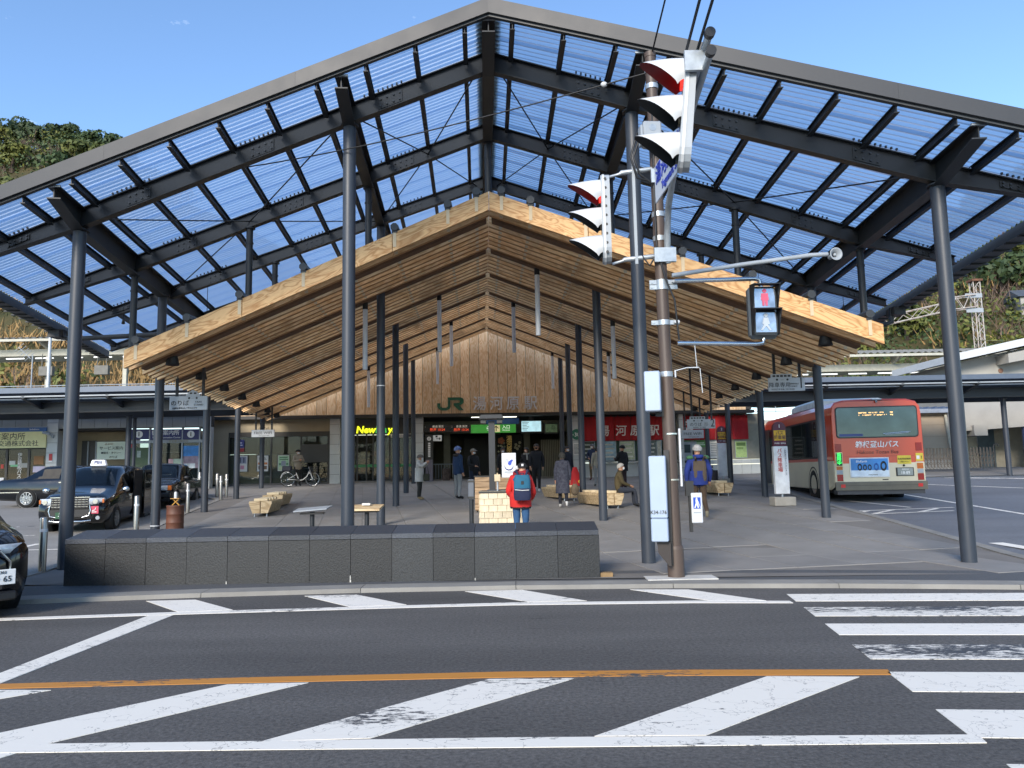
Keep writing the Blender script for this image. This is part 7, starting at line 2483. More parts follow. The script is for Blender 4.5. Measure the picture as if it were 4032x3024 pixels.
pbox('window_sticker', mk('sticker_blue', '#2c3c78', .4), rw, -1.05, -.4, -.0245, -.0221, 1.87, 1.94)
text('lettering', '箱根登山バス', .2, M_INKW, bus, (-.03, -.008, 1.62), bold=.02, shear=.1)
text('lettering', 'Hakone Tozan Bus', .15, mk('bus_brown', '#5c2a22', .5), bus, (-.03, -.008, 1.41), shear=.15)
for sx in (-1, 1):
    lab = pbox('brake_light', M_TAIL, bus, sx * 1.1 - .085, sx * 1.1 + .085, -.014, -.001, 1.43, 1.66, .004)
    cl = pbox('lamp_cluster', M_BUSCREAM, bus, sx * 1.1 - .11, sx * 1.1 + .11, -.012, -.001, .58, 1.12, .004)
    for z0, z1, mt in ((.92, 1.08, M_AMBER), (.8, .91, M_GREYPAINT), (.6, .79, M_TAIL)):
        pbox('lamp', mt, cl, sx * 1.1 - .085, sx * 1.1 + .085, -.02, -.0125, z0, z1, .003)
    pbox('reflector', mk('reflector_red', '#c02020', .3), bus, sx * 1.05 - .06, sx * 1.05 + .06, -.085, -.075, .42, .51)
m = MB(); m.prism([(-.075, .34), (.0, .34), (.0, .56), (-.06, .58), (-.075, .54)], 0, -BW, BW); m.build('rear_bumper', M_BUMP, bus)
pbox('bumper_groove', mk('groove', '#3c3a34', .6), bus, -1.15, 1.15, -.079, -.0755, .47, .478)
pbox('under_valance', mk('valance', '#3a3c40', .6), bus, -1.2, 1.18, -.02, .3, .22, .338)
hz = pbox('engine_hatch_line', mk('hatch_red', '#96311f', .4), bus, -.95, .95, -.004, -.0005, 1.29, 1.297)
# advert
ad = pbox('advert_board', M_PLW, bus, -.82, .26, -.03, -.001, .7, 1.26, .004)
m = MB(); m.box(-.79, .23, -.034, -.0305, .73, 1.23)
m.build('advert_picture', mk('advert_blue', '#3f86c8', .4, var=.2, scale=1.5), ad)
pbox('advert_floor', mk('advert_pale', '#cfdbe4', .4), ad, -.79, .23, -.0355, -.0341, .73, .9)
for k, (x, r) in enumerate(((-.55, .1), (-.41, .085), (-.28, .085), (-.1, .11), (.1, .14))):
    m = MB(); m.M = Matrix.Translation((x, -.036, .93 + r * .6)) @ Matrix.Scale(.62, 4, (1, 0, 0)) @ Matrix.Rotation(H_, 4, 'X')
    m.lathe([(r * .55, 0), (r, 0), (r, .006), (r * .55, .006), (r * .55, 0)], 24); m.build('printed_tyre', mk('tyre_print', '#1c2128', .5) if k != 3 else mk('tyre_print_blue', '#2a5a9c', .5), ad)
text('advert_lettering', 'BluEarth', .09, M_INKW, ad, (-.5, -.036, 1.15), shear=.2); text('advert_lettering', 'YOKOHAMA', .045, M_INK, ad, (-.2, -.037, .77))
yn = pbox('yellow_notice', mk('notice_yellow', '#d8c240', .5), bus, .5, .87, -.012, -.001, 1.06, 1.3)
text('lettering', '気象時間制限', .06, M_INK, yn, (.685, -.014, 1.2)); text('lettering', 'ご協力下さい', .045, M_INK, yn, (.685, -.014, 1.12))
yl = pbox('warning_sticker', mk('notice_yellow', '#d8c240', .5), bus, 1.0, 1.2, -.013, -.0125, 1.14, 1.36); pbox('sticker_bus_mark', M_INKW, yl, 1.02, 1.1, -.015, -.0131, 1.19, 1.29); text('sticker_lettering', '!', .12, M_INK, yl, (1.155, -.0155, 1.23), bold=.02)
le = pbox('led_side_sign', M_CREAM, bus, -1.2, -1.0, -.03, -.0145, 1.02, 1.42, .006); pbox('led_field', M_BLACK, le, -1.18, -1.02, -.033, -.0302, 1.04, 1.4); text('led_lettering', '乗降中', .125, mk('led_green', '#30d050', .4, emit=1.5), le, (-1.1, -.036, 1.405), vertical=True)
plate(bus, .68, -.03, .84, .42, .21, mk('plate_grey', '#8b918c', .4), M_INKW, '18-89', '湘南200')
pbox('plate_holder', M_BLACK, bus, .44, .92, -.018, -.0005, .72, .96); m = MB(); m.sph((.66, -.02, 1.02), .03); m.build('camera_eye', M_BLACK, bus)
pbox('hatch_handle', M_BLACK, bus, .06, .22, -.01, -.0005, .62, .645)
m = MB(); m.box(-.1, .16, -.06, .02, 2.9, 2.93); m.cyl((.02, -.08, 2.84), (.02, -.02, 2.9), .03, n=10); m.build('roof_camera', M_GREYPAINT, bus)
m = MB(); m.loft([[(-1.05 * k, 2.0 + a, z), (1.05 * k, 2.0 + a, z), (1.05 * k, 5.2 - a, z), (-1.05 * k, 5.2 - a, z)] for z, k, a in ((2.9, 1, 0), (3.08, .98, .05), (3.16, .88, .35))], smooth=False); m.build('roof_unit', mk('roof_unit', '#c6c8c2', .5), bus)
for sx in (-1, 1):
    for y in (2.15, 7.0):
        root = bpy.data.objects.new('wheel', None); COL.objects.link(root); root.parent = bus; root.location = (sx * (BW - .02), y, .47)
        m = MB(); m.M = Matrix.Rotation(sx * H_, 4, 'Y'); m.lathe([(.28, -.28), (.46, -.28), (.47, -.24), (.47, 0), (.44, .03), (.29, .025)], 32); m.build('tyre', M_TYRE, root)
        m = MB(); m.M = Matrix.Rotation(sx * H_, 4, 'Y'); m.lathe([(.28, -.1), (.285, .02), (.25, .0), (.2, -.08), (.12, -.06), (.1, .0), (.001, .01)], 28); m.build('rim', M_RIM, root)
        m = MB(); m.M = Matrix.Translation((sx * (BW + .004), y, .47)) @ Matrix.Rotation(sx * H_, 4, 'Y'); m.lathe([(.47, -.3), (.56, -.3), (.56, .004), (.53, .006), (.47, -.05)], 32); m.build('wheel_arch', M_BLACK, bus)
pbox('underbody', mk('underbody', '#141414', .9), bus, -1.1, 1.1, .3, 8.8, .25, .5)
for k in range(4):
    pbox('seat_back', mk('seat_navy', '#223058', .8), bus, -.95 + k * .52, -.55 + k * .52, .5, .62, 1.2, 2.0, .03)

# ------------------------------------------------------------------ bicycle
bk = thing('bicycle', 'white step-through bicycle with front basket by the shop window', 'bicycle', (-9.55, 34.6, gz(34.6) + .0), R(2))
def ring(m, c, r, tr, n=36):
    pts = [(c[0] + r * math.cos(2 * math.pi * k / n), c[1], c[2] + r * math.sin(2 * math.pi * k / n)) for k in range(n + 1)]
    m.tube(pts, tr, 6, caps=False)
for nm, x in (('rear_wheel', -.55), ('front_wheel', .55)):
    w = bpy.data.objects.new(nm, None); COL.objects.link(w); w.parent = bk; w.location = (x, 0, .33)
    m = MB(); ring(m, (0, 0, 0), .315, .018); m.build('tyre', M_RUBBER, w)
    m = MB(); ring(m, (0, 0, 0), .295, .01); m.build('rim', M_CHROME, w)
    m = MB()
    for k in range(14):
        a = 2 * math.pi * k / 14; m.cyl((0, 0, 0), (.29 * math.cos(a), 0, .29 * math.sin(a)), .0025, n=4)
    m.cyl((0, -.04, 0), (0, .04, 0), .025, n=10); m.build('spoke', M_CHROME, w)
M_BKW = mk('bike_white', '#c9cac8', .3)
m = MB(); m.tube([(.42, 0, .72), (.3, 0, .45), (.12, 0, .3), (-.08, 0, .28), (-.55, 0, .33)], .02, 8); m.tube([(-.05, 0, .28), (-.18, 0, .62)], .018, 8); m.tube([(-.16, 0, .55), (-.55, 0, .33)], .011, 6); m.tube([(.38, 0, .86), (.42, 0, .72), (.55, 0, .33)], .017, 8); m.build('frame', M_BKW, bk)
m = MB(); m.tube([(-.18, 0, .62), (-.21, 0, .72)], .014, 8); m.loft([[(-.36, -.08, .74), (-.36, .08, .74), (-.36, .08, .79), (-.36, -.08, .79)], [(-.1, -.03, .74), (-.1, .03, .74), (-.1, .03, .77), (-.1, -.03, .77)]]); m.build('saddle', M_BLACK, bk)
m = MB(); m.tube([(.38, 0, .86), (.34, 0, .96), (.3, -.18, .98), (.16, -.25, .96)], .012, 8); m.tube([(.34, 0, .96), (.3, .18, .98), (.16, .25, .96)], .012, 8); m.build('handlebar', M_BLACK, bk)
m = MB()
for k in range(9):
    for s_ in (-1, 1):
        m.cyl((.44 + k * .035, s_ * .12, .62), (.42 + k * .042, s_ * .15, .88), .004, n=4)
for z, e in ((.62, 0), (.75, .015), (.88, .03)):
    m.tube([(.43, -.12 - e, z), (.74 + e, -.12 - e, z), (.74 + e, .12 + e, z), (.43, .12 + e, z), (.43, -.12 - e, z)], .006, 5)
for k in range(7):
    m.cyl((.74, -.12 + k * .04, .62), (.77, -.14 + k * .047, .88), .004, n=4); m.cyl((.43, -.12 + k * .04, .62), (.42, -.14 + k * .047, .88), .004, n=4)
stuff(m.build('basket', mk('basket_dark', '#3a3530', .6), bk))
m = MB(); m.rbox(-.78, -.38, -.13, .13, .7, .93, .03); m.build('rear_box', mk('box_navy', '#1c2030', .6), bk)
m = MB(); m.tube([(-.3, -.03, .36), (-.05, -.03, .34), (-.0, -.03, .27), (-.5, -.03, .3)], .02, 6); m.cyl((-.06, -.05, .28), (-.06, .05, .28), .05, n=14); m.build('chain_case', M_BLACK, bk)
m = MB(); m.tube([(-.86 + .0, 0, .4), (-.8, 0, .56), (-.68, 0, .66), (-.5, 0, .68)], .02, 6); m.build('mudguard', M_BKW, bk)

# ------------------------------------------------------------------ people
M_SKIN = mk('skin', '#b98a6e', .55, var=.08, scale=8)
M_HAIR = mk('black_hair', '#14110f', .5, var=.2, scale=20, bump=.3)
M_HAIRG = mk('grey_hair', '#a9a59e', .6, var=.15, scale=20, bump=.3)
M_MASK = mk('white_mask', '#dcdedd', .7, var=.03)
M_EYE = mk('eye_dark', '#171210', .3)


def cloth(name, col, col2=None, scale=3.):
    return mk('cloth_' + name, col, .85, var=.14, scale=scale, bump=.55, bscale=9, col2=col2)


def person(label, x, y, rz, H, top, bottom, shoe, pose=None, puff=1., z=None, legs=True):
    """one continuous skinned figure; local frame faces -Y, feet at z = 0"""
    k = H / 1.7
    t = thing('person', label, 'person', (x, y, gz(y) if z is None else z), rz)
    P = dict(pel=(0, 0, .92), spi=(0, 0, 1.12), che=(0, 0, 1.33), nek=(0, .005, 1.46), hd1=(0, -.012, 1.535), hd2=(0, -.005, 1.615), hd3=(0, .0, 1.665),
             ls=(.165, 0, 1.39), le=(.225, .01, 1.12), lw=(.225, -.05, .88), rs=(-.165, 0, 1.39), re=(-.225, .01, 1.12), rw=(-.225, -.05, .88),
             lh=(.09, 0, .87), lk=(.095, -.02, .48), la=(.095, .02, .09), lt=(.1, -.15, .035), rh=(-.09, 0, .87), rk=(-.095, -.02, .48), ra=(-.095, .02, .09), rt=(-.1, -.15, .035))
    P.update(pose or {})
    names, verts, rad, reg, edges = [], [], [], {}, []

    def add(n, p, r, parent=None, region=None):
        names.append(n); verts.append(Vector(p) * k); rad.append((r[0] * k, r[1] * k) if isinstance(r, tuple) else (r * k, r * k))
        if parent is not None:
            edges.append((names.index(parent), len(names) - 1)); reg[len(edges) - 1] = region
    add('pel', P['pel'], (.15 * puff, .11 * puff))
    add('spi', P['spi'], (.148 * puff, .108 * puff), 'pel', 0)
    add('che', P['che'], (.165 * puff, .115 * puff), 'spi', 0)
    add('nek', P['nek'], .062, 'che', 0)
    add('hd1', P['hd1'], (.07, .082), 'nek', 2)
    add('hd2', P['hd2'], (.083, .098), 'hd1', 2)
    add('hd3', P['hd3'], (.065, .078), 'hd2', 2)
    for s in 'lr':
        sg = 1 if s == 'l' else -1
        add(s + 's', P[s + 's'], .072 * puff, 'che', 0)
        add(s + 'e', P[s + 'e'], .056 * puff, s + 's', 0)
        add(s + 'w', P[s + 'w'], .04 * (puff + 1) / 2, s + 'e', 0)
        d = (Vector(P[s + 'w']) - Vector(P[s + 'e'])).normalized()
        sd = d.cross(Vector((0, 1, 0)))
        sd = sd.normalized() if sd.length > .2 else Vector((1, 0, 0))
        fw = d.cross(sd).normalized()
        pm = Vector(P[s + 'w']) + d * .075
        add(s + 'm', pm, (.032, .022), s + 'w', 2)
        for i, (off, L) in enumerate(((-.028, .055), (-.01, .07), (.01, .075), (.028, .065))):
            a = pm + d * .03 + fw * off
            b = a + d * L * .6 + sd * .012 * sg
            add(s + 'f%d' % i, a, .01, s + 'm', 2)
            add(s + 'g%d' % i, b + sd * .02 * sg * .5, .0085, s + 'f%d' % i, 2)
        th = Vector(P[s + 'w']) + d * .04 - fw * .04
        add(s + 'th', th, .011, s + 'm', 2)
        add(s + 'tj', th + d * .035 - fw * .012, .009, s + 'th', 2)
        if legs:
            add(s + 'h', P[s + 'h'], .098 * (puff + 1) / 2, 'pel', 1)
            add(s + 'k', P[s + 'k'], .07, s + 'h', 1)
            add(s + 'a', P[s + 'a'], .05, s + 'k', 1)
            add(s + 't', P[s + 't'], (.045, .032), s + 'a', 3)
    me = bpy.data.meshes.new('person_rig')
    me.from_pydata(verts, edges, [])
    ob = bpy.data.objects.new('person_rig', me)
    md = ob.modifiers.new('skin', 'SKIN')
    md.use_smooth_shade = True
    for i, v in enumerate(me.skin_vertices[0].data):
        v.radius = rad[i]
        v.use_root = i == 0
    ss = ob.modifiers.new('subsurf', 'SUBSURF'); ss.levels = ss.render_levels = 1
    out = baked(ob)
    out.name = 'body'
    for m in (top, bottom, M_SKIN, shoe):
        out.materials.append(m)
    segs = [(verts[a], verts[b], reg[i], rad[a], rad[b]) for i, (a, b) in enumerate(edges)]
    for f in out.polygons:
        c = f.center
        best, br = 1e9, 0
        for a, b, r, ra_, rb_ in segs:
            ab = b - a
            tt = max(0, min(1, (c - a).dot(ab) / max(1e-9, ab.length_squared)))
            d = (c - (a + ab * tt)).length - (ra_[0] * (1 - tt) + rb_[0] * tt) * .9
            if d < best:
                best, br = d, r
        if br == 1 and c.z < .1 * k and legs: br = 3
        f.material_index = br
        f.use_smooth = True
    link('body', out, t)
    t['k'] = k
    hc = (Vector(P['hd2']) + Vector((0, 0, .0))) * k
    return t, k, hc, {n: verts[i] for i, n in enumerate(names)}


def cap_shell(parent, nm, mat, hc, k, rx=.105, ry=.12, rz=.105, cut=-.01, back=-.09, front=.02, yoff=.008):
    """hair or hat: upper shell of an ellipsoid whose lower edge drops at the back"""
    m = MB()
    rings = []
    n, q = 18, 7
    for j in range(q + 1):
        ring = []
        for i in range(n):
            a = 2 * math.pi * i / n
            lo = front + (back - front) * (.5 + .5 * math.sin(a))
            zz = lo + (rz - lo) * math.sin(math.pi / 2 * j / q)
            s = math.sqrt(max(.0, 1 - (zz / rz) ** 2)) if zz > 0 else 1 - .12 * (zz / rz) ** 2
            ring.append((hc.x + rx * k * s * math.cos(a), hc.y + yoff * k + ry * k * s * math.sin(a), hc.z + zz * k))
        rings.append(ring)
    m.loft(rings, False, True)
    return m.build(nm, mat, parent)


def mask(parent, hc, k, mat=None):
    m = MB(); m.sph((hc.x, hc.y - .062 * k, hc.z - .055 * k), .056 * k, .05 * k, .046 * k, 12, 8); return m.build('mask', mat or M_MASK, parent)


def face(parent, hc, k):
    for s in (-1, 1):
        m = MB(); m.sph((hc.x + s * .032 * k, hc.y - .092 * k, hc.z - .0 * k), .011 * k, .006 * k, .007 * k, 8, 5); m.build('eye', M_EYE, parent)
        m = MB(); m.sph((hc.x + s * .088 * k, hc.y + .01 * k, hc.z - .02 * k), .012 * k, .022 * k, .032 * k, 8, 6); m.build('ear', M_SKIN, parent)
    m = MB(); m.loft([[(hc.x - .012 * k, hc.y - .088 * k, hc.z), (hc.x + .012 * k, hc.y - .088 * k, hc.z), (hc.x, hc.y - .1 * k, hc.z)], [(hc.x - .018 * k, hc.y - .085 * k, hc.z - .04 * k), (hc.x + .018 * k, hc.y - .085 * k, hc.z - .04 * k), (hc.x, hc.y - .122 * k, hc.z - .035 * k)]]); m.build('nose', M_SKIN, parent)


def coat(parent, k, mat, z0, z1, w0, w1, yo=0., nm='coat', dx=0.):
    """skirt of a coat, slightly flared, with soft folds"""
    rings = []
    for j in range(7):
        t = j / 6.
        z = z0 + (z1 - z0) * t
        w = w0 + (w1 - w0) * t
        rings.append([((w * (1 + .035 * math.sin(5 * a + 2 * t)) * math.cos(a) + dx) * k, (w * .74 * (1 + .03 * math.sin(4 * a + t)) * math.sin(a) + yo) * k, z * k) for a in [2 * math.pi * i / 22 for i in range(22)]])
    m = MB(); m.loft(rings, True, True); return m.build(nm, mat, parent)


def backpack(label, body_mat, low_mat, loc, rz, s=1., trim=None, straps=True):
    t = thing('backpack', label, 'backpack', loc, rz)
    def pk(nm, mat, x0, x1, y0, y1, z0, z1, bulge):
        m = MB()
        rings = []
        for j in range(7):
            q = j / 6.
            z = z0 + (z1 - z0) * q
            sh = 1 - .12 * abs(2 * q - 1) ** 3
            rings.append([((x0 + x1) / 2 + (x1 - x0) / 2 * sh * math.copysign(abs(math.cos(a)) ** .6, math.cos(a)), (y0 + y1) / 2 + (y1 - y0) / 2 * sh * math.copysign(abs(math.sin(a)) ** .6, math.sin(a)), z) for a in [2 * math.pi * i / 20 for i in range(20)]])
        m.v = []
        m.loft([[(p[0] * s, p[1] * s, p[2] * s) for p in r] for r in rings], True, True)
        return m.build(nm, mat, t)
    pk('main_bag', body_mat, -.15, .15, 0, .17, 0, .44, .02)
    pk('lower_pocket', low_mat, -.155, .155, .01, .195, -.01, .2, .02)
    if trim:
        m = MB(); m.tube([(-.12 * s, .2 * s, .17 * s), (0, .205 * s, .165 * s), (.13 * s, .2 * s, .18 * s)], .008 * s, 6); m.build('zip', trim, t)
        m = MB(); m.rbox(-.03 * s, .02 * s, .165 * s, .176 * s, .27 * s, .33 * s, .003); m.build('badge', M_BLACK, t)
        m = MB(); m.tube([(-.145 * s, .06 * s, .2 * s), (-.14 * s, .06 * s, .36 * s), (-.1 * s, .07 * s, .44 * s)], .008 * s, 6); m.build('piping', trim, t)
    if straps:
        for sx in (-1, 1):
            m = MB(); m.tube([(sx * .07 * s, .05 * s, .42 * s), (sx * .1 * s, -.02 * s, .52 * s), (sx * .12 * s, -.14 * s, .5 * s)], .022 * s, 6); m.build('strap', low_mat, t)
    m = MB(); m.tube([(-.03 * s, .06 * s, .43 * s), (-.03 * s, .07 * s, .47 * s), (.03 * s, .07 * s, .47 * s), (.03 * s, .06 * s, .43 * s)], .01 * s, 6); m.build('top_handle', low_mat, t)
    return t


def beanie(t, hc, k, mat, band=None):
    cap_shell(t, 'beanie', mat, hc, k, .112, .125, .125, back=-.03, front=.015)
    m = MB()
    m.loft([[(hc.x + .115 * k * math.cos(a), hc.y + .008 * k + .128 * k * math.sin(a), hc.z + (z - .012 * math.sin(a)) * k) for a in [2 * math.pi * i / 18 for i in range(18)]] for z in (.0, .03, .055)], False, True)
    m.build('hat_band', band or mat, t)


WALK = dict(lk=(.095, -.16, .5), la=(.095, -.2, .09), lt=(.1, -.36, .05), rk=(-.095, .02, .47), ra=(-.095, .27, .17), rt=(-.1, .17, .05), le=(.225, .08, 1.13), lw=(.22, .0, .9), re=(-.225, -.04, 1.13), rw=(-.215, -.16, .92))
K_BLACK, K_NAVY, K_DENIM, K_GREY = cloth('black', '#121316'), cloth('navy', '#1c2a48'), cloth('denim', '#22385c'), cloth('light_grey', '#8b8c8c')
S_BLACK, S_WHITE, S_TAN = mk('shoe_black', '#1a1a1b', .6), mk('shoe_white', '#c9c9c7', .6), mk('shoe_tan', '#a58a60', .7)

# woman in pale coat
t, k, hc, V = person('person in a cream padded coat and grey hat with raised arms, facing the entrance', -3.15, 25.8, R(80), 1.5, cloth('cream', '#cfc8be'), cloth('charcoal', '#3a3833'), S_TAN, dict(re=(-.24, -.12, 1.22), rw=(-.12, -.3, 1.38), le=(.24, -.12, 1.22), lw=(.1, -.28, 1.36), hd1=(0, -.05, 1.53), hd2=(0, -.05, 1.6), hd3=(0, -.05, 1.65)), 1.18)
coat(t, k, MATS['cloth_cream'], 1.2, .68, .2, .225); cap_shell(t, 'hat', cloth('hat_grey', '#6b655e'), hc, k, .115, .13, .11, back=-.04, front=-.0)
m = MB(); m.loft([[(hc.x + r * k * math.cos(a), hc.y + .01 + r * 1.08 * k * math.sin(a), hc.z + z * k) for a in [2 * math.pi * i / 18 for i in range(18)]] for r, z in ((.115, .02), (.14, -.01))], False); m.build('hat_brim', MATS['cloth_hat_grey'], t); face(t, hc, k); mask(t, hc, k)
hb_ = thing('hand_bag', 'dark shoulder bag hanging by the cream coat', 'bag', (-2.9, 25.75, gz(25.8) + .62), R(80)); m = MB(); m.rbox(-.06, .06, -.1, .1, 0, .24, .03); m.build('pouch', cloth('olive', '#3a382a'), hb_); m = MB(); m.tube([(0, -.08, .22), (-.06, -.02, .6), (0, .08, .22)], .01, 6); m.build('strap', K_BLACK, hb_)
# man in blue beanie
t, k, hc, V = person('person in a navy hooded jacket, grey trousers and blue knitted hat, looking at the boards', -1.86, 25.8, R(125), 1.72, cloth('ink_blue', '#1b3354'), cloth('pale_grey', '#8f8f8d'), S_BLACK, dict(lk=(.1, .0, .48), la=(.11, .03, .09)), 1.15)
coat(t, k, MATS['cloth_ink_blue'], 1.25, .82, .19, .205); beanie(t, hc, k, cloth('blue_knit', '#27468c', '#8fa0c4', 14)); face(t, hc, k); mask(t, hc, k)
m = MB(); m.tube([(.11 * math.cos(a) * k, (.02 + .1 * math.sin(a)) * k, 1.43 * k) for a in [2 * math.pi * i / 12 for i in range(13)]], .045 * k, 8); m.build('hood', cloth('brown_fur', '#2e2622'), t)
backpack('mottled brown backpack hanging beside the navy jacket', cloth('camo_brown', '#5c4a40', '#2c2420', 10), cloth('camo_brown', '#5c4a40'), (-2.22, 25.95, gz(25.9) + .62), R(30), .9, straps=False)
# man in cap
t, k, hc, V = person('person in a grey cap, black jacket and jeans facing the hand bath', -1.42, 27.3, R(40), 1.62, K_BLACK, cloth('dark_jeans', '#1a2438'), mk('shoe_grey', '#6d6a64', .7), dict(rw=(-.12, -.24, 1.08), re=(-.25, -.05, 1.12)), 1.2)
cap_shell(t, 'cap', cloth('cap_grey', '#77736a'), hc, k, .11, .122, .11, back=-.02, front=.02); m = MB(); m.loft([[(x, hc.y - .1 * k, hc.z + .03 * k) for x in (-.09 * k, 0, .09 * k)] + [(x, hc.y - .1 * k, hc.z + .04 * k) for x in (.09 * k, 0, -.09 * k)], [(x, hc.y - .19 * k, hc.z + .012 * k) for x in (-.06 * k, 0, .06 * k)] + [(x, hc.y - .19 * k, hc.z + .02 * k) for x in (.06 * k, 0, -.06 * k)]]); m.build('visor', MATS['cloth_cap_grey'], t); face(t, hc, k); mask(t, hc, k)
# two women in dark coats near the gates
for lab, x, y, rz, sc in (('person in a black coat with a white mask half hidden behind the emblem board', -.42, 30.5, R(10), False), ('person in a black coat with a pale grey scarf near the gates', .5, 30.0, R(-20), True)):
    t, k, hc, V = person(lab, x, y, rz, 1.6, cloth('black_wool', '#15151a'), K_BLACK, S_BLACK, None, 1.1)
    coat(t, k, MATS['cloth_black_wool'], 1.2, .6, .175, .2); cap_shell(t, 'hair', M_HAIR, hc, k, .105, .12, .108, back=-.17, front=.035); face(t, hc, k)
    mask(t, hc, k, None if not sc else mk('mask_beige', '#c9a694', .7))
    if sc:
        m = MB(); m.tube([(.1 * math.cos(a) * k, (.0 + .09 * math.sin(a)) * k, 1.44 * k) for a in [2 * math.pi * i / 12 for i in range(13)]], .04 * k, 8); m.tube([(.07 * k, -.12 * k, 1.42 * k), (.09 * k, -.15 * k, 1.2 * k)], .04 * k, 8); m.build('scarf', cloth('scarf_grey', '#8b8a86'), t)
# young man walking out
t, k, hc, V = person('person in a black padded jacket and white trainers walking out of the station', .85, 28.3, R(-8), 1.74, cloth('black_puff', '#10121a', None, 5), K_BLACK, S_WHITE, WALK, 1.22)
cap_shell(t, 'hair', M_HAIR, hc, k, .108, .122, .112, back=-.07, front=.02); face(t, hc, k); mask(t, hc, k, mk('black_mask', '#15161a', .8))
# woman in patterned coat
t, k, hc, V = person('person in a patterned dark coat walking to the station with a bag', 1.38, 21.9, R(178), 1.54, cloth('patterned', '#1d2030', '#4a4c58', 16), cloth('dark_legs', '#181a26'), S_WHITE, dict(lk=(.09, -.1, .5), la=(.09, -.1, .08), ra=(-.1, .22, .2), rt=(-.1, .19, .06), rk=(-.1, .0, .46)), 1.15)
coat(t, k, MATS['cloth_patterned'], 1.25, .45, .19, .225); cap_shell(t, 'hair', cloth('hair_ash', '#2e2d2a'), hc, k, .108, .122, .11, back=-.1, front=.02)
bg_ = thing('carrier_bag', 'crumpled brown bag carried beside the patterned coat', 'bag', (1.72, 21.95, gz(21.95) + .34)); m = MB(); m.sph((0, 0, .16), .12, .1, .17, 12, 8); m.build('bag', cloth('brown_bag', '#4a4034', '#6d5f4c', 8), bg_); m = MB(); m.tube([(-.05, 0, .3), (0, 0, .44), (.05, 0, .3)], .01, 6); m.build('handle', MATS['cloth_brown_bag'], bg_)
rb = thing('red_bag', 'large red bag with a yellow flower on the log bench', 'bag', (1.95, 24.6, gz(24.6) + .43)); m = MB(); m.loft([[(x, y, z) for x, y in ((-.28 * q, -.12 * q), (.28 * q, -.12 * q), (.3 * q, .12 * q), (-.28 * q, .12 * q))] for z, q in ((0, 1), (.12, 1.02), (.34, .55), (.6, .18))]); m.build('bag', cloth('bag_red', '#a01c20'), rb); m = MB(); m.sph((.14, -.13, .14), .06, .02, .06, 10, 6); m.build('flower', mk('flower_yellow', '#d8b430', .6), rb)
t, k, hc, V = person('person in dark clothes with a white mask standing behind the red bag', 2.05, 29.5, R(30), 1.62, cloth('deep_blue', '#161a28'), K_BLACK, S_BLACK, None, 1.1); cap_shell(t, 'hair', M_HAIR, hc, k, back=-.1); face(t, hc, k); mask(t, hc, k)
# red jacket, nearest
t, k, hc, V = person('person in a bright red jacket and jeans bending towards the hand bath', .12, 14.45, R(168), 1.52, cloth('bright_red', '#c0241f', None, 4), cloth('blue_jeans', '#24466c', '#33587e', 6), S_BLACK, dict(che=(0, -.05, 1.32), nek=(0, -.09, 1.45), hd1=(-.02, -.13, 1.53), hd2=(-.02, -.135, 1.61), hd3=(-.02, -.13, 1.66), ls=(.18, -.04, 1.38), rs=(-.18, -.04, 1.38), le=(.27, -.02, 1.1), lw=(.2, -.24, .98), re=(-.27, -.02, 1.1), rw=(-.2, -.24, .98)), 1.32)
coat(t, k, MATS['cloth_bright_red'], 1.12, .8, .235, .225, 0); coat(t, k, K_BLACK, .81, .77, .226, .215, 0, 'hem')
cap_shell(t, 'cap', K_BLACK, hc, k, .113, .125, .11, back=-.0, front=.01); m = MB(); m.sph((hc.x + .1 * k, hc.y + .05 * k, hc.z + .0 * k), .045 * k); m.build('pompom', S_WHITE, t)
m = MB(); m.tube([(hc.x * .5 + .115 * math.cos(a) * k, (-.07 + .105 * math.sin(a)) * k, (1.48 + .012 * math.sin(3 * a)) * k) for a in [2 * math.pi * i / 14 for i in range(15)]], .07 * k, 10); m.build('scarf', cloth('scarf_red', '#8c1620'), t)
m = MB(); m.tube([((.1 * math.cos(a)) * k, (.07 + .05 * math.sin(a)) * k, (1.37 - .02 * math.sin(a)) * k) for a in [2 * math.pi * i / 12 for i in range(13)]], .045 * k, 8); m.build('hood', cloth('hood_blue', '#27507c'), t)
m = MB(); m.box(hc.x - .03 * k - .02, hc.x - .03 * k + .02, hc.y + .126 * k, hc.y + .13 * k, hc.z + .03, hc.z + .07); m.build('cap_label', S_WHITE, t)
backpack('teal and navy backpack with white zip on the red jacket', cloth('teal', '#1f5a74'), cloth('pack_navy', '#1c2440'), (.03 + .12, 14.27, gz(14.4) + .86), R(186) + math.pi * 0 - math.pi + R(-6) + math.pi, 1.02, S_WHITE)
# man at the ticket counter
t, k, hc, V = person('person in a navy jacket, khaki trousers and cap standing at the ticket counter', 3.6, 35.2, R(-25), 1.62, K_NAVY, cloth('khaki', '#6b5c44'), mk('shoe_maroon', '#5c2a28', .7), dict(re=(-.25, -.05, 1.12), rw=(-.12, -.22, 1.05)), 1.15)
cap_shell(t, 'cap', cloth('cap_black', '#26282e', '#7d8086', 12), hc, k, .112, .124, .112, back=-.02, front=.01); face(t, hc, k); mask(t, hc, k)
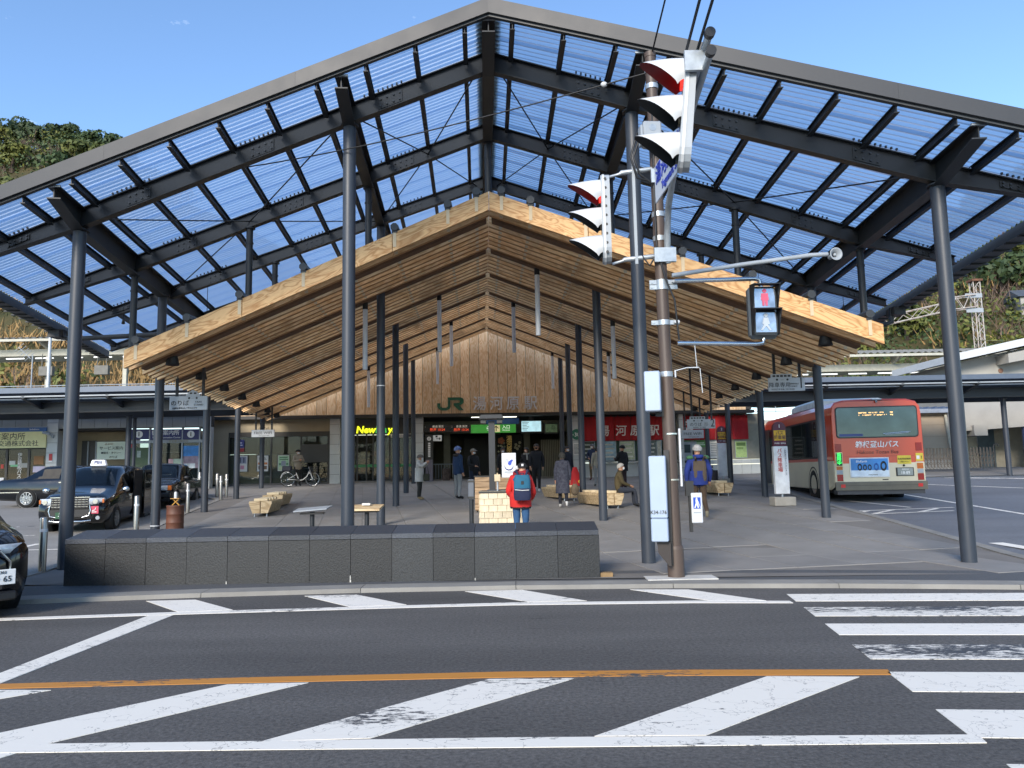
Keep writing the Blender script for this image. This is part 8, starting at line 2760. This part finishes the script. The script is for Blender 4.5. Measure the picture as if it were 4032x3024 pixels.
# woman in black
t, k, hc, V = person('person in a black coat and hat with maroon trousers in the ticket queue', 4.05, 28.7, R(215), 1.62, cloth('black_coat', '#0e0f13'), cloth('maroon', '#2c1a1e'), S_BLACK, dict(le=(.25, -.1, 1.14), lw=(.16, -.26, 1.2)), 1.25)
coat(t, k, MATS['cloth_black_coat'], 1.22, .72, .2, .23); coat(t, k, MATS['cloth_maroon'], .8, .12, .15, .15, 0, 'wide_trousers'); cap_shell(t, 'hat', K_BLACK, hc, k, .118, .13, .115, back=-.03, front=.02)
t, k, hc, V = person('person in a pale jacket partly hidden behind the black coat in the queue', 3.35, 31.0, R(190), 1.55, cloth('pale_jacket', '#a39c8e'), K_GREY, S_BLACK, None, 1.15); cap_shell(t, 'hair', M_HAIR, hc, k, back=-.1)
# seated old man
bz = gz(21.75)
SEAT = dict(pel=(0, .06, .5), spi=(0, .07, .7), che=(0, .02, .91), nek=(0, -.02, 1.04), hd1=(0, -.05, 1.115), hd2=(0, -.05, 1.19), hd3=(0, -.045, 1.24), ls=(.165, .01, .97), le=(.2, -.06, .72), lw=(.1, -.26, .64), rs=(-.165, .01, .97), re=(-.2, -.06, .72), rw=(-.1, -.26, .64), lh=(.09, .02, .49), lk=(.1, -.4, .5), la=(.1, -.4, .09), lt=(.1, -.57, .04), rh=(-.09, .02, .49), rk=(-.1, -.42, .5), ra=(-.1, -.46, .09), rt=(-.1, -.63, .04))
t, k, hc, V = person('person with white hair and mask in an olive jacket sitting on the log bench', 2.96, 21.7, R(88), 1.62, cloth('olive_jacket', '#4a4028'), cloth('slate_trousers', '#2a2f3a'), S_BLACK, SEAT, 1.22, z=bz)
cap_shell(t, 'hair', M_HAIRG, hc, k, .1, .112, .105, back=-.07, front=.045); face(t, hc, k); mask(t, hc, k)
# backpacker
t, k, hc, V = person('person in a blue and green jacket walking to the station with a brown rucksack', 4.36, 18.3, R(176), 1.72, cloth('royal_blue', '#1c2f74'), cloth('brown_trousers', '#4a3a2c'), mk('shoe_khaki', '#77705c', .7), dict(lk=(.1, -.08, .5), la=(.1, -.06, .08), lt=(.1, -.22, .035), rk=(-.11, -.04, .47), ra=(-.12, .24, .2), rt=(-.12, .2, .05), le=(.27, .04, 1.12), lw=(.27, -.02, .88), re=(-.27, .02, 1.12), rw=(-.27, -.1, .9)), 1.3)
coat(t, k, MATS['cloth_royal_blue'], 1.12, .8, .22, .215); beanie(t, hc, k, cloth('knit_grey', '#8a8a8a', '#b0b0ae', 18))
for s in (-1, 1):
    m = MB(); m.sph((s * .17 * k, .02 * k, 1.43 * k), .1 * k, .1 * k, .055 * k, 12, 7); m.build('shoulder_panel', cloth('leaf_green', '#3f6b48'), t)
m = MB(); m.tube([(.09 * math.cos(a) * k, (.05 + .08 * math.sin(a)) * k, 1.45 * k) for a in [2 * math.pi * i / 12 for i in range(13)]], .05 * k, 8); m.build('hood', MATS['cloth_royal_blue'], t)
backpack('brown rucksack on the blue and green jacket', cloth('rucksack', '#54483c'), cloth('rucksack_low', '#4a4036'), (4.37, 18.14, gz(18.2) + .9), R(176) + math.pi, 1.08)
# hooded person ahead of him
t, k, hc, V = person('person in a dark hooded long coat and jeans walking ahead of the rucksack', 5.55, 23.4, R(184), 1.56, cloth('midnight', '#141a2c'), K_DENIM, S_WHITE, dict(rk=(-.1, -.06, .48), ra=(-.1, -.04, .08), la=(.1, .08, .1)), 1.28)
coat(t, k, MATS['cloth_midnight'], 1.2, .42, .2, .215); cap_shell(t, 'hood', MATS['cloth_midnight'], hc, k, .13, .14, .125, back=-.16, front=-.05)
t, k, hc, V = person('person with dark hair glimpsed beyond the grey knitted hat', 5.75, 33.5, R(200), 1.66, cloth('taupe', '#3a342e'), K_BLACK, S_BLACK, None, 1.1); cap_shell(t, 'hair', M_HAIR, hc, k, back=-.08)
# cyclist
t, k, hc, V = person('person in a grey-beige jacket and black hat standing by the bicycle', -9.78, 35.05, R(35), 1.62, cloth('stone', '#857c6e'), K_BLACK, S_BLACK, dict(le=(.24, -.1, 1.15), lw=(.06, -.24, 1.2), re=(-.24, -.1, 1.15), rw=(-.04, -.24, 1.22)), 1.3)
beanie(t, hc, k, K_BLACK); face(t, hc, k); mask(t, hc, k)
# taxi driver
DR = dict(SEAT)
t, k, hc, V = person('person with a white mask in a dark suit driving the tall taxi', -11.75, 21.72, R(10), 1.66, K_BLACK, K_BLACK, S_BLACK, DR, 1.1, z=tz(21) + .1)
cap_shell(t, 'hair', M_HAIR, hc, k, back=-.06, front=.03); face(t, hc, k); mask(t, hc, k)
for s_ in list(bpy.data.scenes):
    if s_.name == 'workbench':
        bpy.data.scenes.remove(s_)
